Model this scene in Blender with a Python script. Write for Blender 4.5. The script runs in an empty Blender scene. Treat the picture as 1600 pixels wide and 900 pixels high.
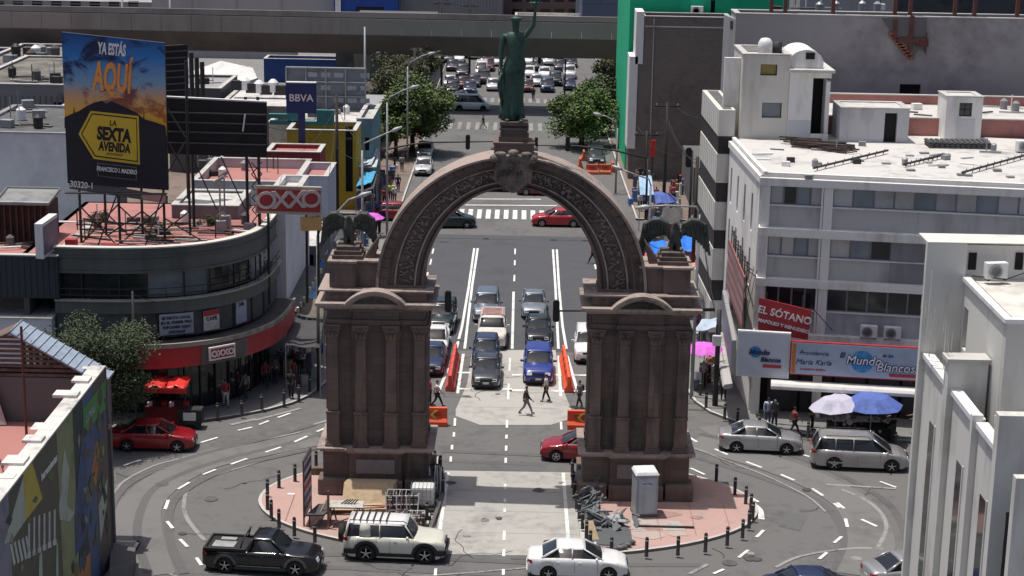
import bpy, bmesh, math, random
from mathutils import Vector, Matrix
random.seed(11)
sc = bpy.context.scene
COL = sc.collection
rad = math.radians

# ---------------------------------------------------------------- camera
FPX, HC = 2800.0, 31.8
CAM = (0.4036, -86.146, HC)
ROT = Matrix(((0.99979821, -0.01951565, 0.004762), (0.00935454, 0.24252501, -0.97010005), (0.01777723, 0.96994884, 0.24265863)))
cd = bpy.data.cameras.new('camera'); co = bpy.data.objects.new('camera', cd); COL.objects.link(co)
co.matrix_world = Matrix.Translation(CAM) @ ROT.to_4x4()
cd.sensor_width = 36; cd.lens = 36*FPX/1600; cd.clip_end = 3000; cd.clip_start = 1
sc.camera = co
# ---------------------------------------------------------------- light
SUN_EL, SUN_AZ = 77.5, -68.0     # azimuth clockwise from +Y
sc.world = bpy.data.worlds.new('World'); sc.world.use_nodes = True
wn = sc.world.node_tree; wn.nodes.clear()
sky = wn.nodes.new('ShaderNodeTexSky'); sky.sky_type = 'NISHITA'; sky.sun_disc = False
sky.sun_elevation = rad(SUN_EL); sky.sun_rotation = rad(SUN_AZ); sky.altitude = 500; sky.dust_density = 5.0; sky.air_density = .6; sky.ozone_density = .2
bgn = wn.nodes.new('ShaderNodeBackground'); bgn.inputs[1].default_value = 0.12
won = wn.nodes.new('ShaderNodeOutputWorld')
wn.links.new(sky.outputs[0], bgn.inputs[0]); wn.links.new(bgn.outputs[0], won.inputs[0])
sd = bpy.data.lights.new('sun', 'SUN'); sd.energy = 3.8; sd.angle = rad(0.5); sd.color = (1, .96, .9)
so = bpy.data.objects.new('sun', sd); COL.objects.link(so)
az, el = rad(SUN_AZ), rad(SUN_EL)
sdir = Vector((math.sin(az)*math.cos(el), math.cos(az)*math.cos(el), math.sin(el)))
so.rotation_euler = sdir.to_track_quat('Z', 'Y').to_euler(); so.location = (0, 0, 80)
sc.view_settings.view_transform = 'Standard'; sc.view_settings.look = 'None'
sc.view_settings.exposure = 0.0; sc.view_settings.gamma = 1

# ---------------------------------------------------------------- surveying helpers
def ray(px, py): return ROT @ Vector((px-800, 450-py, -FPX))
def G(px, py, z=0.0):
    d = ray(px, py); s = (z-HC)/d[2]; return (CAM[0]+d[0]*s, CAM[1]+d[1]*s, z)
def V(px, py, y):
    d = ray(px, py); s = (y-CAM[1])/d[1]; return (CAM[0]+d[0]*s, y, HC+d[2]*s)
def U(px, py, x):
    d = ray(px, py); s = (x-CAM[0])/d[0]; return (x, CAM[1]+d[1]*s, HC+d[2]*s)

# ---------------------------------------------------------------- materials
MATS = {}
def mat(name, c, rough=.8, var=.12, scale=3., bump=0., metal=0., streak=False, c2=None, emit=0, coat=0, spec=.5, joints=None, alpha=None):
    if name in MATS: return MATS[name]
    m = bpy.data.materials.new(name); m.use_nodes = True; nt = m.node_tree; N = nt.nodes; L = nt.links
    b = N['Principled BSDF']; b.inputs['Roughness'].default_value = rough; b.inputs['Metallic'].default_value = metal
    b.inputs['Specular IOR Level'].default_value = spec
    if coat: b.inputs['Coat Weight'].default_value = coat; b.inputs['Coat Roughness'].default_value = .05
    tc = N.new('ShaderNodeTexCoord'); mp = N.new('ShaderNodeMapping'); L.new(tc.outputs['Object'], mp.inputs[0])
    if streak: mp.inputs['Scale'].default_value = (1, 1, .18)
    n1 = N.new('ShaderNodeTexNoise'); n1.inputs['Scale'].default_value = scale; n1.inputs['Detail'].default_value = 6; n1.inputs['Roughness'].default_value = .65
    L.new(mp.outputs[0], n1.inputs['Vector'])
    n2 = N.new('ShaderNodeTexNoise'); n2.inputs['Scale'].default_value = scale*.17; n2.inputs['Detail'].default_value = 3
    L.new(tc.outputs['Object'], n2.inputs['Vector'])
    ad = N.new('ShaderNodeMath'); ad.operation = 'ADD'; L.new(n1.outputs[0], ad.inputs[0]); L.new(n2.outputs[0], ad.inputs[1])
    cr = N.new('ShaderNodeValToRGB'); L.new(ad.outputs[0], cr.inputs[0])
    e = cr.color_ramp.elements; e[0].position = .72; e[1].position = 1.28
    ca = c2 if c2 else tuple(x*(1-var*1.6) for x in c)
    cb = c if c2 else tuple(min(1, x*(1+var*1.1)) for x in c)
    e[0].color = (*ca, 1); e[1].color = (*cb, 1)
    out = cr.outputs[0]
    if joints:
        bt = N.new('ShaderNodeTexBrick'); bt.offset = .5
        bt.inputs['Scale'].default_value = 1; bt.inputs['Brick Width'].default_value = joints[0]; bt.inputs['Row Height'].default_value = joints[1]
        bt.inputs['Mortar Size'].default_value = joints[2]; bt.inputs['Mortar Smooth'].default_value = .3; bt.inputs['Bias'].default_value = 0
        bt.inputs['Color1'].default_value = (1, 1, 1, 1); bt.inputs['Color2'].default_value = (joints[3],)*3+(1,); bt.inputs['Mortar'].default_value = (.62, .62, .62, 1)
        m2 = N.new('ShaderNodeMapping'); L.new(tc.outputs['Object'], m2.inputs[0])
        if len(joints) < 5: m2.inputs['Rotation'].default_value = (rad(90), 0, 0)
        elif joints[4] == 'x': m2.inputs['Rotation'].default_value = (rad(90), 0, rad(90))
        L.new(m2.outputs[0], bt.inputs['Vector'])
        mx = N.new('ShaderNodeMixRGB'); mx.blend_type = 'MULTIPLY'; mx.inputs[0].default_value = 1
        L.new(cr.outputs[0], mx.inputs[1]); L.new(bt.outputs['Color'], mx.inputs[2]); out = mx.outputs[0]
    L.new(out, b.inputs['Base Color'])
    if bump:
        bp = N.new('ShaderNodeBump'); bp.inputs['Strength'].default_value = bump; bp.inputs['Distance'].default_value = .05
        L.new(n1.outputs[0], bp.inputs['Height']); L.new(bp.outputs[0], b.inputs['Normal'])
    if emit: b.inputs['Emission Color'].default_value = (*c, 1); b.inputs['Emission Strength'].default_value = emit
    MATS[name] = m; return m
def paint(name, c, rough=.28, metal=0., coat=.6): return mat('paint_'+name, c, rough, .04, 6, metal=metal, coat=coat)

ASPH = mat('asphalt', (.132, .130, .128), .9, .16, 1.6, .3, c2=(.094, .093, .092))
STREETASPH = mat('fresh_asphalt', (.066, .069, .076), .85, .08, 2.5, .2)
CONC = mat('road_concrete', (.345, .335, .31), .85, .13, 1.6, .15)
PAVE = mat('pavement_concrete', (.19, .19, .185), .9, .08, 1.3, .2)
PAVEB = mat('pavement_brown', (.16, .125, .105), .9, .2, 1.3, .2)
KERB = mat('kerb_concrete', (.42, .41, .39), .9, .15, 2)
PINK = mat('island_pink', (.45, .29, .255), .9, .22, 1.1, .2, c2=(.33, .265, .24))
WHITE = mat('road_white', (.62, .62, .60), .8, .2, 4)
WORN = mat('road_white_worn', (.27, .27, .265), .85, .35, 4, c2=(.12, .12, .12))
STONE = mat('arch_stone', (.150, .112, .095), .9, .3, 1.7, .5, streak=True, c2=(.058, .046, .040), joints=(.95, .42, .014, .8))
STONEL = mat('arch_stone_pale', (.35, .28, .245), .9, .22, 2.6, .4, c2=(.15, .125, .112))
STONEM = mat('arch_stone_mid', (.180, .132, .112), .9, .28, 2.0, .5, streak=True, c2=(.070, .057, .051), joints=(1.3, .6, .012, .85))
BRONZE = mat('bronze_green', (.038, .088, .068), .6, .35, 4, .4, metal=.2, c2=(.010, .032, .025))
EAGLEM = mat('eagle_bronze', (.07, .078, .070), .7, .3, 5, .4, metal=.1, c2=(.018, .025, .022))
GLASS = mat('dark_glass', (.018, .022, .027), .08, .1, 1, spec=.6)
CARGLASS = mat('car_glass', (.015, .018, .022), .06, .05, 1, coat=.3)
SKYGLASS = mat('pale_glass', (.16, .19, .21), .15, .15, .5)
RUBBER = mat('rubber', (.018, .018, .018), .85, .1)
STEEL = mat('rim_alloy', (.5, .5, .51), .35, .08, metal=.7)
BLACK = mat('black_plastic', (.012, .012, .013), .6, .1)
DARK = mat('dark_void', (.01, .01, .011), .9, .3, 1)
DMETAL = mat('dark_steel', (.035, .033, .033), .6, .25, 4, metal=.3)
GMETAL = mat('galvanised_steel', (.30, .31, .32), .5, .15, 4, metal=.4)
WWALL = mat('white_wall', (.80, .785, .75), .85, .13, 1.6, .2, streak=True, c2=(.54, .525, .49))
WROOF = mat('white_roof', (.56, .545, .52), .85, .2, 1.3, .2, c2=(.33, .315, .30))
CREAM = mat('cream_wall', (.56, .54, .49), .85, .12, 1, .1, streak=True)
GRAYW = mat('grey_wall', (.29, .29, .30), .9, .2, .6, .2, streak=True, c2=(.20, .20, .21))
GRAYD = mat('dark_grey_wall', (.10, .10, .10), .9, .2, .7, .1, streak=True)
REDROOF = mat('red_roof', (.40, .175, .155), .8, .25, .8, .1, c2=(.27, .115, .105))
RED = mat('sign_red', (.36, .028, .035), .55, .1, 2)
ORANGE = mat('orange_plastic', (.75, .10, .035), .5, .1, 3)
PWHITE = mat('white_paint', (.72, .72, .71), .5, .08, 3)
BROWN = mat('brown_slats', (.05, .035, .03), .8, .3, 3)
WOOD = mat('plywood', (.50, .38, .24), .8, .15, 4, c2=(.36, .26, .16))
LEAF = mat('leaf_green', (.125, .19, .04), .7, .35, 1.2, c2=(.06, .10, .022))
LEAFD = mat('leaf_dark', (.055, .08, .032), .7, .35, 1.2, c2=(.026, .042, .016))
BARK = mat('bark', (.08, .06, .045), .9, .3, 5, .4)

# ---------------------------------------------------------------- mesh builder
class MB:
    def __init__(s): s.v = []; s.f = []; s.m = []; s.cur = 0; s.T = None
    def add(s, vs, fs):
        o = len(s.v)
        if s.T is not None: vs = [tuple(s.T @ Vector(p)) for p in vs]
        s.v += [tuple(p) for p in vs]; s.f += [tuple(i+o for i in f) for f in fs]; s.m += [s.cur]*len(fs); return s
    def poly(s, pts): return s.add(pts, [tuple(range(len(pts)))])
    def box(s, x0, x1, y0, y1, z0, z1):
        v = [(x, y, z) for z in (z0, z1) for x, y in ((x0, y0), (x1, y0), (x1, y1), (x0, y1))]
        return s.add(v, [(3, 2, 1, 0), (4, 5, 6, 7), (0, 1, 5, 4), (1, 2, 6, 5), (2, 3, 7, 6), (3, 0, 4, 7)])
    def cb(s, c, d): return s.box(c[0]-d[0]/2, c[0]+d[0]/2, c[1]-d[1]/2, c[1]+d[1]/2, c[2]-d[2]/2, c[2]+d[2]/2)
    def hexa(s, b, t): return s.add(list(b)+list(t), [(3, 2, 1, 0), (4, 5, 6, 7), (0, 1, 5, 4), (1, 2, 6, 5), (2, 3, 7, 6), (3, 0, 4, 7)])
    def prism(s, pl, z0, z1):
        n = len(pl)
        a = sum(pl[i][0]*pl[(i+1) % n][1]-pl[(i+1) % n][0]*pl[i][1] for i in range(n))
        if a < 0: pl = pl[::-1]
        return s.add([(p[0], p[1], z0) for p in pl]+[(p[0], p[1], z1) for p in pl],
                     [tuple(range(n-1, -1, -1)), tuple(range(n, 2*n))]+[(i, (i+1) % n, n+(i+1) % n, n+i) for i in range(n)])
    def prism_y(s, pl, y0, y1):        # pl = (x,z) outline extruded along y
        n = len(pl)
        a = sum(pl[i][0]*pl[(i+1) % n][1]-pl[(i+1) % n][0]*pl[i][1] for i in range(n))
        if a < 0: pl = pl[::-1]
        return s.add([(p[0], y0, p[1]) for p in pl]+[(p[0], y1, p[1]) for p in pl],
                     [tuple(range(n)), tuple(range(2*n-1, n-1, -1))]+[((i+1) % n, i, n+i, n+(i+1) % n) for i in range(n)])
    def prism_x(s, pl, x0, x1):        # pl = (y,z)
        o = s.T; s.T = (o if o is not None else Matrix.Identity(4)) @ Matrix(((0, -1, 0, 0), (1, 0, 0, 0), (0, 0, 1, 0), (0, 0, 0, 1)))
        s.prism_y(pl, -x1, -x0); s.T = o; return s
    def tube(s, pts, r, n=6, cap=True):
        pts = [Vector(p) for p in pts]; k = len(pts)
        rs = r if isinstance(r, (list, tuple)) else [r]*k
        vs = []; fs = []
        for i, p in enumerate(pts):
            d = (pts[min(i+1, k-1)]-pts[max(i-1, 0)]).normalized()
            a = d.cross(Vector((0, 0, 1)) if abs(d.z) < .9 else Vector((1, 0, 0))).normalized(); b = d.cross(a)
            for j in range(n):
                t = 2*math.pi*(j+.5)/n; vs.append(tuple(p+(a*math.cos(t)+b*math.sin(t))*rs[i]))
        for i in range(k-1):
            for j in range(n): fs.append((i*n+j, (i+1)*n+j, (i+1)*n+(j+1) % n, i*n+(j+1) % n))
        if cap: fs += [tuple(range(n)), tuple(range(k*n-1, (k-1)*n-1, -1))]
        return s.add(vs, fs)
    def lathe(s, prof, n=16, c=(0, 0, 0), axis='z'):
        vs = []; fs = []; k = len(prof)
        for r, h in prof:
            for j in range(n):
                t = 2*math.pi*j/n; x, y = r*math.cos(t), r*math.sin(t)
                q = (x, y, h) if axis == 'z' else (x, h, y) if axis == 'y' else (h, x, y)
                vs.append((q[0]+c[0], q[1]+c[1], q[2]+c[2]))
        for i in range(k-1):
            for j in range(n):
                f = (i*n+j, i*n+(j+1) % n, (i+1)*n+(j+1) % n, (i+1)*n+j); fs.append(f if axis != 'y' else f[::-1])
        fs += [tuple(range(n-1, -1, -1)), tuple(range((k-1)*n, k*n))]
        return s.add(vs, fs)
    def ball(s, c, r, n=10, m=7):
        if not isinstance(r, (tuple, list)): r = (r, r, r)
        vs = [(c[0], c[1], c[2]-r[2])]
        for i in range(1, m):
            a = -math.pi/2+math.pi*i/m
            for j in range(n):
                t = 2*math.pi*j/n; vs.append((c[0]+r[0]*math.cos(a)*math.cos(t), c[1]+r[1]*math.cos(a)*math.sin(t), c[2]+r[2]*math.sin(a)))
        vs.append((c[0], c[1], c[2]+r[2])); fs = [(0, 1+(j+1) % n, 1+j) for j in range(n)]
        for i in range(m-2):
            for j in range(n): a = 1+i*n; fs.append((a+j, a+(j+1) % n, a+n+(j+1) % n, a+n+j))
        a = 1+(m-2)*n; fs += [(a+j, a+(j+1) % n, len(vs)-1) for j in range(n)]
        return s.add(vs, fs)
    def ring_arc(s, cx, cz, r0, r1, y0, y1, a0, a1, n):   # solid arc band in the xz plane
        vs = []; fs = []
        for i in range(n+1):
            t = a0+(a1-a0)*i/n; c, q = math.cos(t), math.sin(t)
            vs += [(cx+r0*c, y0, cz+r0*q), (cx+r1*c, y0, cz+r1*q), (cx+r1*c, y1, cz+r1*q), (cx+r0*c, y1, cz+r0*q)]
        for i in range(n):
            o = i*4
            for j in range(4): fs.append((o+j, o+(j+1) % 4, o+4+(j+1) % 4, o+4+j))
        fs += [(3, 2, 1, 0), (n*4, n*4+1, n*4+2, n*4+3)]
        return s.add(vs, fs)
    def build(s, name, mats, parent=None, smooth=False, bevel=0, kind=None, world=False, wn=True):
        me = bpy.data.meshes.new(name); me.from_pydata(s.v, [], s.f)
        if not isinstance(mats, (list, tuple)): mats = [mats]
        for m in mats: me.materials.append(m)
        me.polygons.foreach_set('material_index', s.m)
        if smooth: me.polygons.foreach_set('use_smooth', [True]*len(s.f))
        if world and parent is not None:
            me.transform((Matrix.Translation(parent.location) @ Matrix.Rotation(parent.rotation_euler.z, 4, 'Z')).inverted())
        me.update(); o = bpy.data.objects.new(name, me); COL.objects.link(o)
        if parent is not None: o.parent = parent
        if kind: o['kind'] = kind
        if bevel:
            b = o.modifiers.new('bevel', 'BEVEL'); b.width = bevel; b.segments = 2; b.limit_method = 'ANGLE'; b.angle_limit = rad(40)
        return o
def thing(name, label, cat, loc=(0, 0, 0), rz=0, group=None):
    o = bpy.data.objects.new(name, None); o.empty_display_size = .3; COL.objects.link(o)
    o.location = (loc[0], loc[1], loc[2] if len(loc) > 2 else 0); o.rotation_euler = (0, 0, rz); o['label'] = label; o['category'] = cat
    if group: o['group'] = group
    return o
def tag(o, label, cat, group=None):
    o['label'] = label; o['category'] = cat
    if group: o['group'] = group
    return o
def copytree(root, loc=None, rz=None, label=None, group=None):
    r = root.copy(); COL.objects.link(r)
    if loc is not None: r.location = (loc[0], loc[1], loc[2] if len(loc) > 2 else 0)
    if rz is not None: r.rotation_euler = (0, 0, rz)
    if label: r['label'] = label
    if group: r['group'] = group
    for ch in list(root.children):
        c = ch.copy(); COL.objects.link(c); c.parent = r
        for g in list(ch.children):
            d = g.copy(); COL.objects.link(d); d.parent = c
    return r
FTRI = lambda me: me
def letters(txt, size, m, origin, right, up, parent=None, name='lettering', depth=.02, bold=.0, sx=1., align='CENTER', world=True, skew=0):
    """flat raised lettering: origin = centre of the baseline, right / up = directions in the world"""
    cu = bpy.data.curves.new(name, 'FONT'); cu.body = txt; cu.size = size; cu.extrude = depth; cu.offset = bold; cu.align_x = align; cu.shear = skew
    cu.resolution_u = 3
    t = bpy.data.objects.new('tmp', cu); COL.objects.link(t)
    dg = bpy.context.evaluated_depsgraph_get(); me = bpy.data.meshes.new_from_object(t.evaluated_get(dg))
    COL.objects.unlink(t); bpy.data.objects.remove(t)
    r = Vector(right).normalized(); u = Vector(up).normalized(); n = r.cross(u)
    X = Matrix.Translation(origin) @ Matrix(((r[0]*sx, u[0], n[0], 0), (r[1]*sx, u[1], n[1], 0), (r[2]*sx, u[2], n[2], 0), (0, 0, 0, 1)))
    me.transform(X)
    if world and parent is not None: me.transform((Matrix.Translation(parent.location) @ Matrix.Rotation(parent.rotation_euler.z, 4, 'Z')).inverted())
    me.materials.clear(); me.materials.append(m); me.name = name
    o = bpy.data.objects.new(name, me); COL.objects.link(o)
    if parent is not None: o.parent = parent
    return o
# ================================================================ GROUND
def sheet(name, pts, z, m, thick=0):
    b = MB()
    if thick: b.prism([(p[0], p[1]) for p in pts], z, z+thick)
    else:
        pl = [(p[0], p[1]) for p in pts]; n = len(pl)
        a = sum(pl[i][0]*pl[(i+1) % n][1]-pl[(i+1) % n][0]*pl[i][1] for i in range(n))
        if a < 0: pl = pl[::-1]
        b.poly([(p[0], p[1], z) for p in pl])
    return b.build(name, m, kind='structure')
sheet('ground', [(-400, -150), (400, -150), (400, 700), (-400, 700)], -.01, ASPH)
road = sheet('road', [(-10.3, 15), (10.3, 15), (10.3, 330), (-10.3, 330)], -.004, ASPH)
sheet('road_resurfacing', [(-10.2, 24.3), (10.2, 24.3), (10.2, 58.9), (-10.2, 58.9)], .0, STREETASPH)
# concrete slabs of the central lanes
def slab(name, pts, z): return sheet(name, pts, z, CONC)
slab('concrete_slab', [(-3.35, 1.7), (3.35, 1.8), (3.45, -9.45), (-3.35, -9.5)], .004)
sheet('dark_patch', [G(664, 717), G(860, 722), G(846, 737), G(664, 734)], .0, mat('asphalt_patch', (.10, .10, .10), .9, .15, 2))
slab('concrete_slab', [G(738, 547), G(868, 547), G(876, 600), G(893, 640), G(890, 655), G(860, 664), G(750, 664), G(712, 650), G(712, 640), G(730, 600)], .004)
# saw-cut joints in the slab
jm = mat('joint', (.16, .155, .15), .9, .1)
sj = MB()
for y in (-6.8, -4.0, -1.2): sj.poly([(-3.3, y, .0065), (3.3, y, .0065), (3.3, y+.03, .0065), (-3.3, y+.03, .0065)])
for y in (12.5, 15.5, 18.5, 21.5): sj.poly([(-2.8, y, .0065), (2.8, y, .0065), (2.8, y+.04, .0065), (-2.8, y+.04, .0065)])
sj.build('slab_joint', jm, kind='structure')

def pavement(name, pts, m=PAVE, h=.13):
    sheet(name, pts, -.005, m, h+.005)
    b = MB(); n = len(pts)
    a = sum(pts[i][0]*pts[(i+1) % n][1]-pts[(i+1) % n][0]*pts[i][1] for i in range(n))
    if a < 0: pts = pts[::-1]
    for i in range(n):          # kerb stones as a continuous raised strip on the outline
        p, q = Vector(pts[i][:2]), Vector(pts[(i+1) % n][:2]); d = (q-p)
        if d.length < .05: continue
        nn = Vector((-d.y, d.x)).normalized()*.16
        b.add([(p.x, p.y, -.004), (q.x, q.y, -.004), (q.x, q.y, h+.012), (p.x, p.y, h+.012), (p.x+nn.x, p.y+nn.y, h+.012), (q.x+nn.x, q.y+nn.y, h+.012)],
              [(0, 1, 2, 3), (3, 2, 5, 4)])
    b.build('kerb', KERB, kind='structure')
pavement('pavement', [(-60, 7), (-22, 7.2), (-19, 7.9), (-17.7, 8.5), (-16.4, 9.2), (-15.1, 10), (-13.8, 11), (-12.6, 12.3), (-11.8, 13.8), (-11.2, 16), (-10.5, 20), (-10.3, 26), (-10.3, 57), (-60, 57)])
pavement('pavement', [(60, 6.6), (26, 7.2), (19, 7.9), (15.6, 8.6), (14, 9.5), (12.6, 10.6), (11.4, 12.2), (10.7, 14.2), (10.4, 17), (10.3, 24), (10.3, 57), (60, 57)])
for sx in (-1, 1):
    pavement('pavement', [(sx*60, 66), (sx*10.3, 66), (sx*(9.5 if sx > 0 else 10.3), 124), (sx*60, 124)], PAVEB)
    pavement('pavement', [(sx*60, 141), (sx*11, 141), (sx*11, 330), (sx*60, 330)], PAVE)
pavement('pavement', [(16.4, -13.6), (60, -13.6), (60, -70), (16.4, -70)])
pavement('pavement', [(-16.9, -9), (-60, -9), (-60, -70), (-16.9, -70)])

# the two half-round islands of the arch
def island(sx):
    cx, cy, rx, ry = 0, -2.9, 12.3, 6.9
    pts = []
    x0 = 3.75
    t0 = math.acos(x0/rx)
    for i in range(41):
        t = -t0+2*t0*i/40
        pts.append((sx*(cx+rx*math.cos(t)), cy+ry*math.sin(t)))
    pavement('arch_island', pts, PINK, .12)
island(-1); island(1)
# pale kerbside strips between the slab and the islands
for sx in (-1, 1):
    sheet('gutter', [(sx*3.42, 1.6), (sx*3.72, 1.6), (sx*3.72, -9.4), (sx*3.45, -9.4)], .006, KERB)

# ---- painted markings, each one a piece of the road
def mark(pts, m=WHITE, z=.0285, name='lane_dash'):
    b = MB(); n = len(pts)
    a = sum(pts[i][0]*pts[(i+1) % n][1]-pts[(i+1) % n][0]*pts[i][1] for i in range(n))
    if a < 0: pts = pts[::-1]
    b.poly([(p[0], p[1], z) for p in pts]); return b.build(name, m, parent=road, world=True)
def seg(a, b, w=.13, m=WHITE, name='lane_dash', z=.0285):
    p, q = Vector(a[:2]), Vector(b[:2]); d = q-p; nn = Vector((-d.y, d.x)).normalized()*w/2
    return mark([p+nn, p-nn, q-nn, q+nn], m, z, name)
ZC = [0]
def strip(pts, w=.13, m=WHITE, name='edge_line', z=.009):
    ZC[0] += 1; z += (ZC[0] % 40)*.0004
    b = MB(); P = [Vector(p[:2]) for p in pts]
    L = []
    for i, p in enumerate(P):
        d = P[min(i+1, len(P)-1)]-P[max(i-1, 0)]; nn = Vector((-d.y, d.x)).normalized()*w/2; L.append((p+nn, p-nn))
    for i in range(len(P)-1):
        q = [L[i][1], L[i+1][1], L[i+1][0], L[i][0]]
        b.poly([(v.x, v.y, z) for v in q])
    return b.build(name, m, parent=road, world=True)
def smoothpts(pts, k=4):
    P = [Vector(p[:2]) for p in pts]; out = []
    for i in range(len(P)-1):
        p0, p1, p2, p3 = P[max(i-1, 0)], P[i], P[i+1], P[min(i+2, len(P)-1)]
        for j in range(k):
            t = j/k; out.append(.5*((2*p1)+(-p0+p2)*t+(2*p0-5*p1+4*p2-p3)*t*t+(-p0+3*p1-3*p2+p3)*t**3))
    out.append(P[-1]); return out
D = [((193, 728), (220, 719)), ((314, 692), (340, 684)), ((361, 726), (386, 717)), ((317, 742), (337, 734)), ((278, 765), (296, 754)), ((258, 796), (263, 782)),
     ((261, 815), (270, 826)), ((281, 843), (293, 855)), ((307, 872), (315, 884)), ((415, 707), (439, 699)), ((460, 691), (480, 682)), ((434, 653), (454, 646)),
     ((405, 664), (420, 658)), ((495, 675), (509, 669)), ((372, 673), (394, 668)), ((1220, 742), (1241, 751)), ((1269, 764), (1286, 775)), ((1375, 753), (1400, 762)),
     ((1303, 787), (1312, 794)), ((1308, 786), (1319, 795)), ((1321, 811), (1324, 824)), ((1303, 849), (1315, 839)), ((1280, 874), (1292, 864)), ((1346, 812), (1370, 823)),
     ((1254, 711), (1275, 717)), ((1077, 684), (1089, 691)), ((1117, 702), (1137, 711)), ((1166, 722), (1190, 731)), ((1079, 732), (1101, 742)), ((1182, 840), (1193, 829)),
     ((1154, 872), (1169, 860)), ((421, 836), (430, 843)), ((1115, 897), (1131, 890)), ((1170, 776), (1185, 785))]
for a, b in D: seg(G(*a), G(*b), .16)
for a, b in [((805, 389), (804.6, 398)), ((804.5, 407), (804.2, 415)), ((803.8, 430), (803.4, 440)), ((792.5, 657), (792, 669)), ((791.5, 680), (791.2, 686)), ((791, 697), (790.7, 705)), ((790.3, 716), (790, 724)),
             ((789.5, 757), (789.3, 765)), ((789, 779), (788.8, 786)), ((788.6, 795), (788.4, 801)), ((788, 830), (787.6, 845)), ((787.4, 859), (787.1, 870)), ((786.6, 890), (786.3, 899)), ((786, 915), (785.6, 930)),
             ((711, 654), (710.5, 666)), ((709.5, 676), (709, 683)), ((706.5, 696), (706, 703)), ((704.5, 714), (704, 722)), ((876.6, 660), (877.2, 672)), ((681, 889), (680, 900)), ((797, 560), (796, 580)), ((795, 600), (794, 625)),
             ((677.5, 389), (675.5, 397)), ((674, 405), (672, 414)), ((668.5, 426), (666.5, 436)), ((929.5, 413), (931, 421)), ((664, 446), (661, 458)), ((925, 392), (926.5, 400))]:
    seg(G(*a), G(*b), .13)
for ln in ([(746.5, 388), (737.5, 448), (726, 545)], [(741, 388), (732.5, 448), (722, 510), (713, 545)], [(864, 390), (868, 450), (872.5, 545)], [(870, 390), (873.5, 450), (879, 510), (885, 545)],
           [(802.5, 456), (800.3, 545)], [(724, 553), (715, 615)], [(700, 575), (683, 618)], [(873, 556), (876, 619)], [(886, 556), (902, 610)], [(700, 738), (686, 838)], [(880, 739), (889, 856)],
           [(691, 582), (735, 582.5)], [(717, 607.5), (735, 608)], [(784, 608), (800, 608)], [(865, 586), (922, 586.5)], [(800, 586), (818, 586)], [(861, 611), (922, 611.5)], [(800, 610), (819, 610)],
           [(727, 311), (845, 311.5)], [(727, 320.5), (870, 321.5)]):
    strip([G(*p) for p in ln], .17 if abs(ln[0][1]-ln[-1][1]) > 8 else .3, WHITE)
for i in range(-2, 13):
    x = -4.3+i*.78; mark([(x, 65.4), (x+.4, 65.4), (x+.4, 69.3), (x, 69.3)], name='crossing_stripe')
CW = mat('crossing_worn', (.26, .26, .255), .8, .3, 3, c2=(.15, .15, .15))
for i in range(-9, 9):
    x = i*1.02; mark([(x, 114), (x+.45, 114), (x+.45, 119.6), (x, 119.6)], CW, name='crossing_stripe')
for i in range(-7, 12):
    x = i*.95; mark([(x, 135.8), (x+.45, 135.8), (x+.45, 140), (x, 140)], CW, name='crossing_stripe')
for ln, w in [([(176, 777), (184, 762), (200, 748), (240, 728), (280, 717), (340, 701), (400, 690), (470, 675)], .16), ([(287, 795), (290, 772), (300, 757), (330, 745), (360, 735), (400, 723), (440, 710), (505, 697)], .2),
              ([(287, 795), (295, 815), (320, 845)], .22), ([(178, 828), (195, 845), (215, 863), (255, 890), (300, 915)], .18), ([(398, 657), (437, 647), (470, 638)], .25), ([(360, 664), (400, 655)], .3),
              ([(455, 672), (495, 662), (512, 657)], .25), ([(1212, 887), (1252, 869), (1330, 857), (1380, 858)], .18), ([(1077, 897), (1106, 882)], .2), ([(1290, 757), (1340, 760), (1400, 764)], .2),
              ([(1315, 765), (1350, 780), (1375, 800), (1385, 825), (1372, 855)], .2), ([(1085, 700), (1140, 722), (1200, 745), (1260, 775), (1290, 800)], .14), ([(600, 905), (760, 893), (860, 884)], .14)]:
    strip(smoothpts([G(*p) for p in ln]), w, WORN, 'worn_line', .007)
strip(smoothpts([G(*p) for p in [(1176, 788), (1187, 797), (1190, 812)]]), .3, WHITE, 'edge_line')
# dust-pale polished bands the traffic leaves on the roundabout, low contrast
DUST = mat('asphalt_polished', (.158, .156, .153), .8, .25, 1.2, c2=(.115, .114, .112))
for ln, w in [([(235, 900), (222, 860), (215, 820), (222, 785), (260, 750), (320, 722), (400, 704), (500, 684)], 2.2), ([(1345, 900), (1362, 850), (1345, 800), (1300, 765), (1220, 730), (1120, 700), (1080, 690)], 2.2)]:
    strip(smoothpts([G(*p) for p in ln]), w, DUST, 'polished_lane', .003)
sheet('repair_patch', [G(1090, 668), G(1120, 664), G(1150, 676), G(1115, 682)], .002, DUST)

# tyre-darkened tracks, cracks, oil spots, manholes
TYRE = mat('asphalt_tyre_dark', (.108, .107, .106), .8, .25, 1.5, c2=(.082, .081, .081))
for ln in ([(205, 900), (190, 850), (192, 810), (215, 765), (270, 735), (340, 712), (430, 690), (505, 668)], [(262, 900), (244, 860), (238, 815), (250, 780), (290, 750), (350, 725), (420, 708), (505, 690)],
           [(1330, 900), (1345, 850), (1328, 805), (1290, 775), (1215, 745), (1120, 715), (1080, 705)], [(1375, 900), (1392, 850), (1372, 795), (1320, 758), (1240, 722), (1150, 697), (1085, 683)], [(330, 885), (480, 876), (700, 884), (900, 892), (1100, 893)], [(688, 712), (780, 716), (850, 719)]):
    for off in (-.75, .75):
        P = smoothpts([G(*p) for p in ln]); Q = []
        for i, p in enumerate(P):
            d = (P[min(i+1, len(P)-1)]-P[max(i-1, 0)]).normalized(); Q.append(p+Vector((-d.y, d.x))*off)
        strip(Q, .42, TYRE, 'tyre_track', .005)
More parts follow.
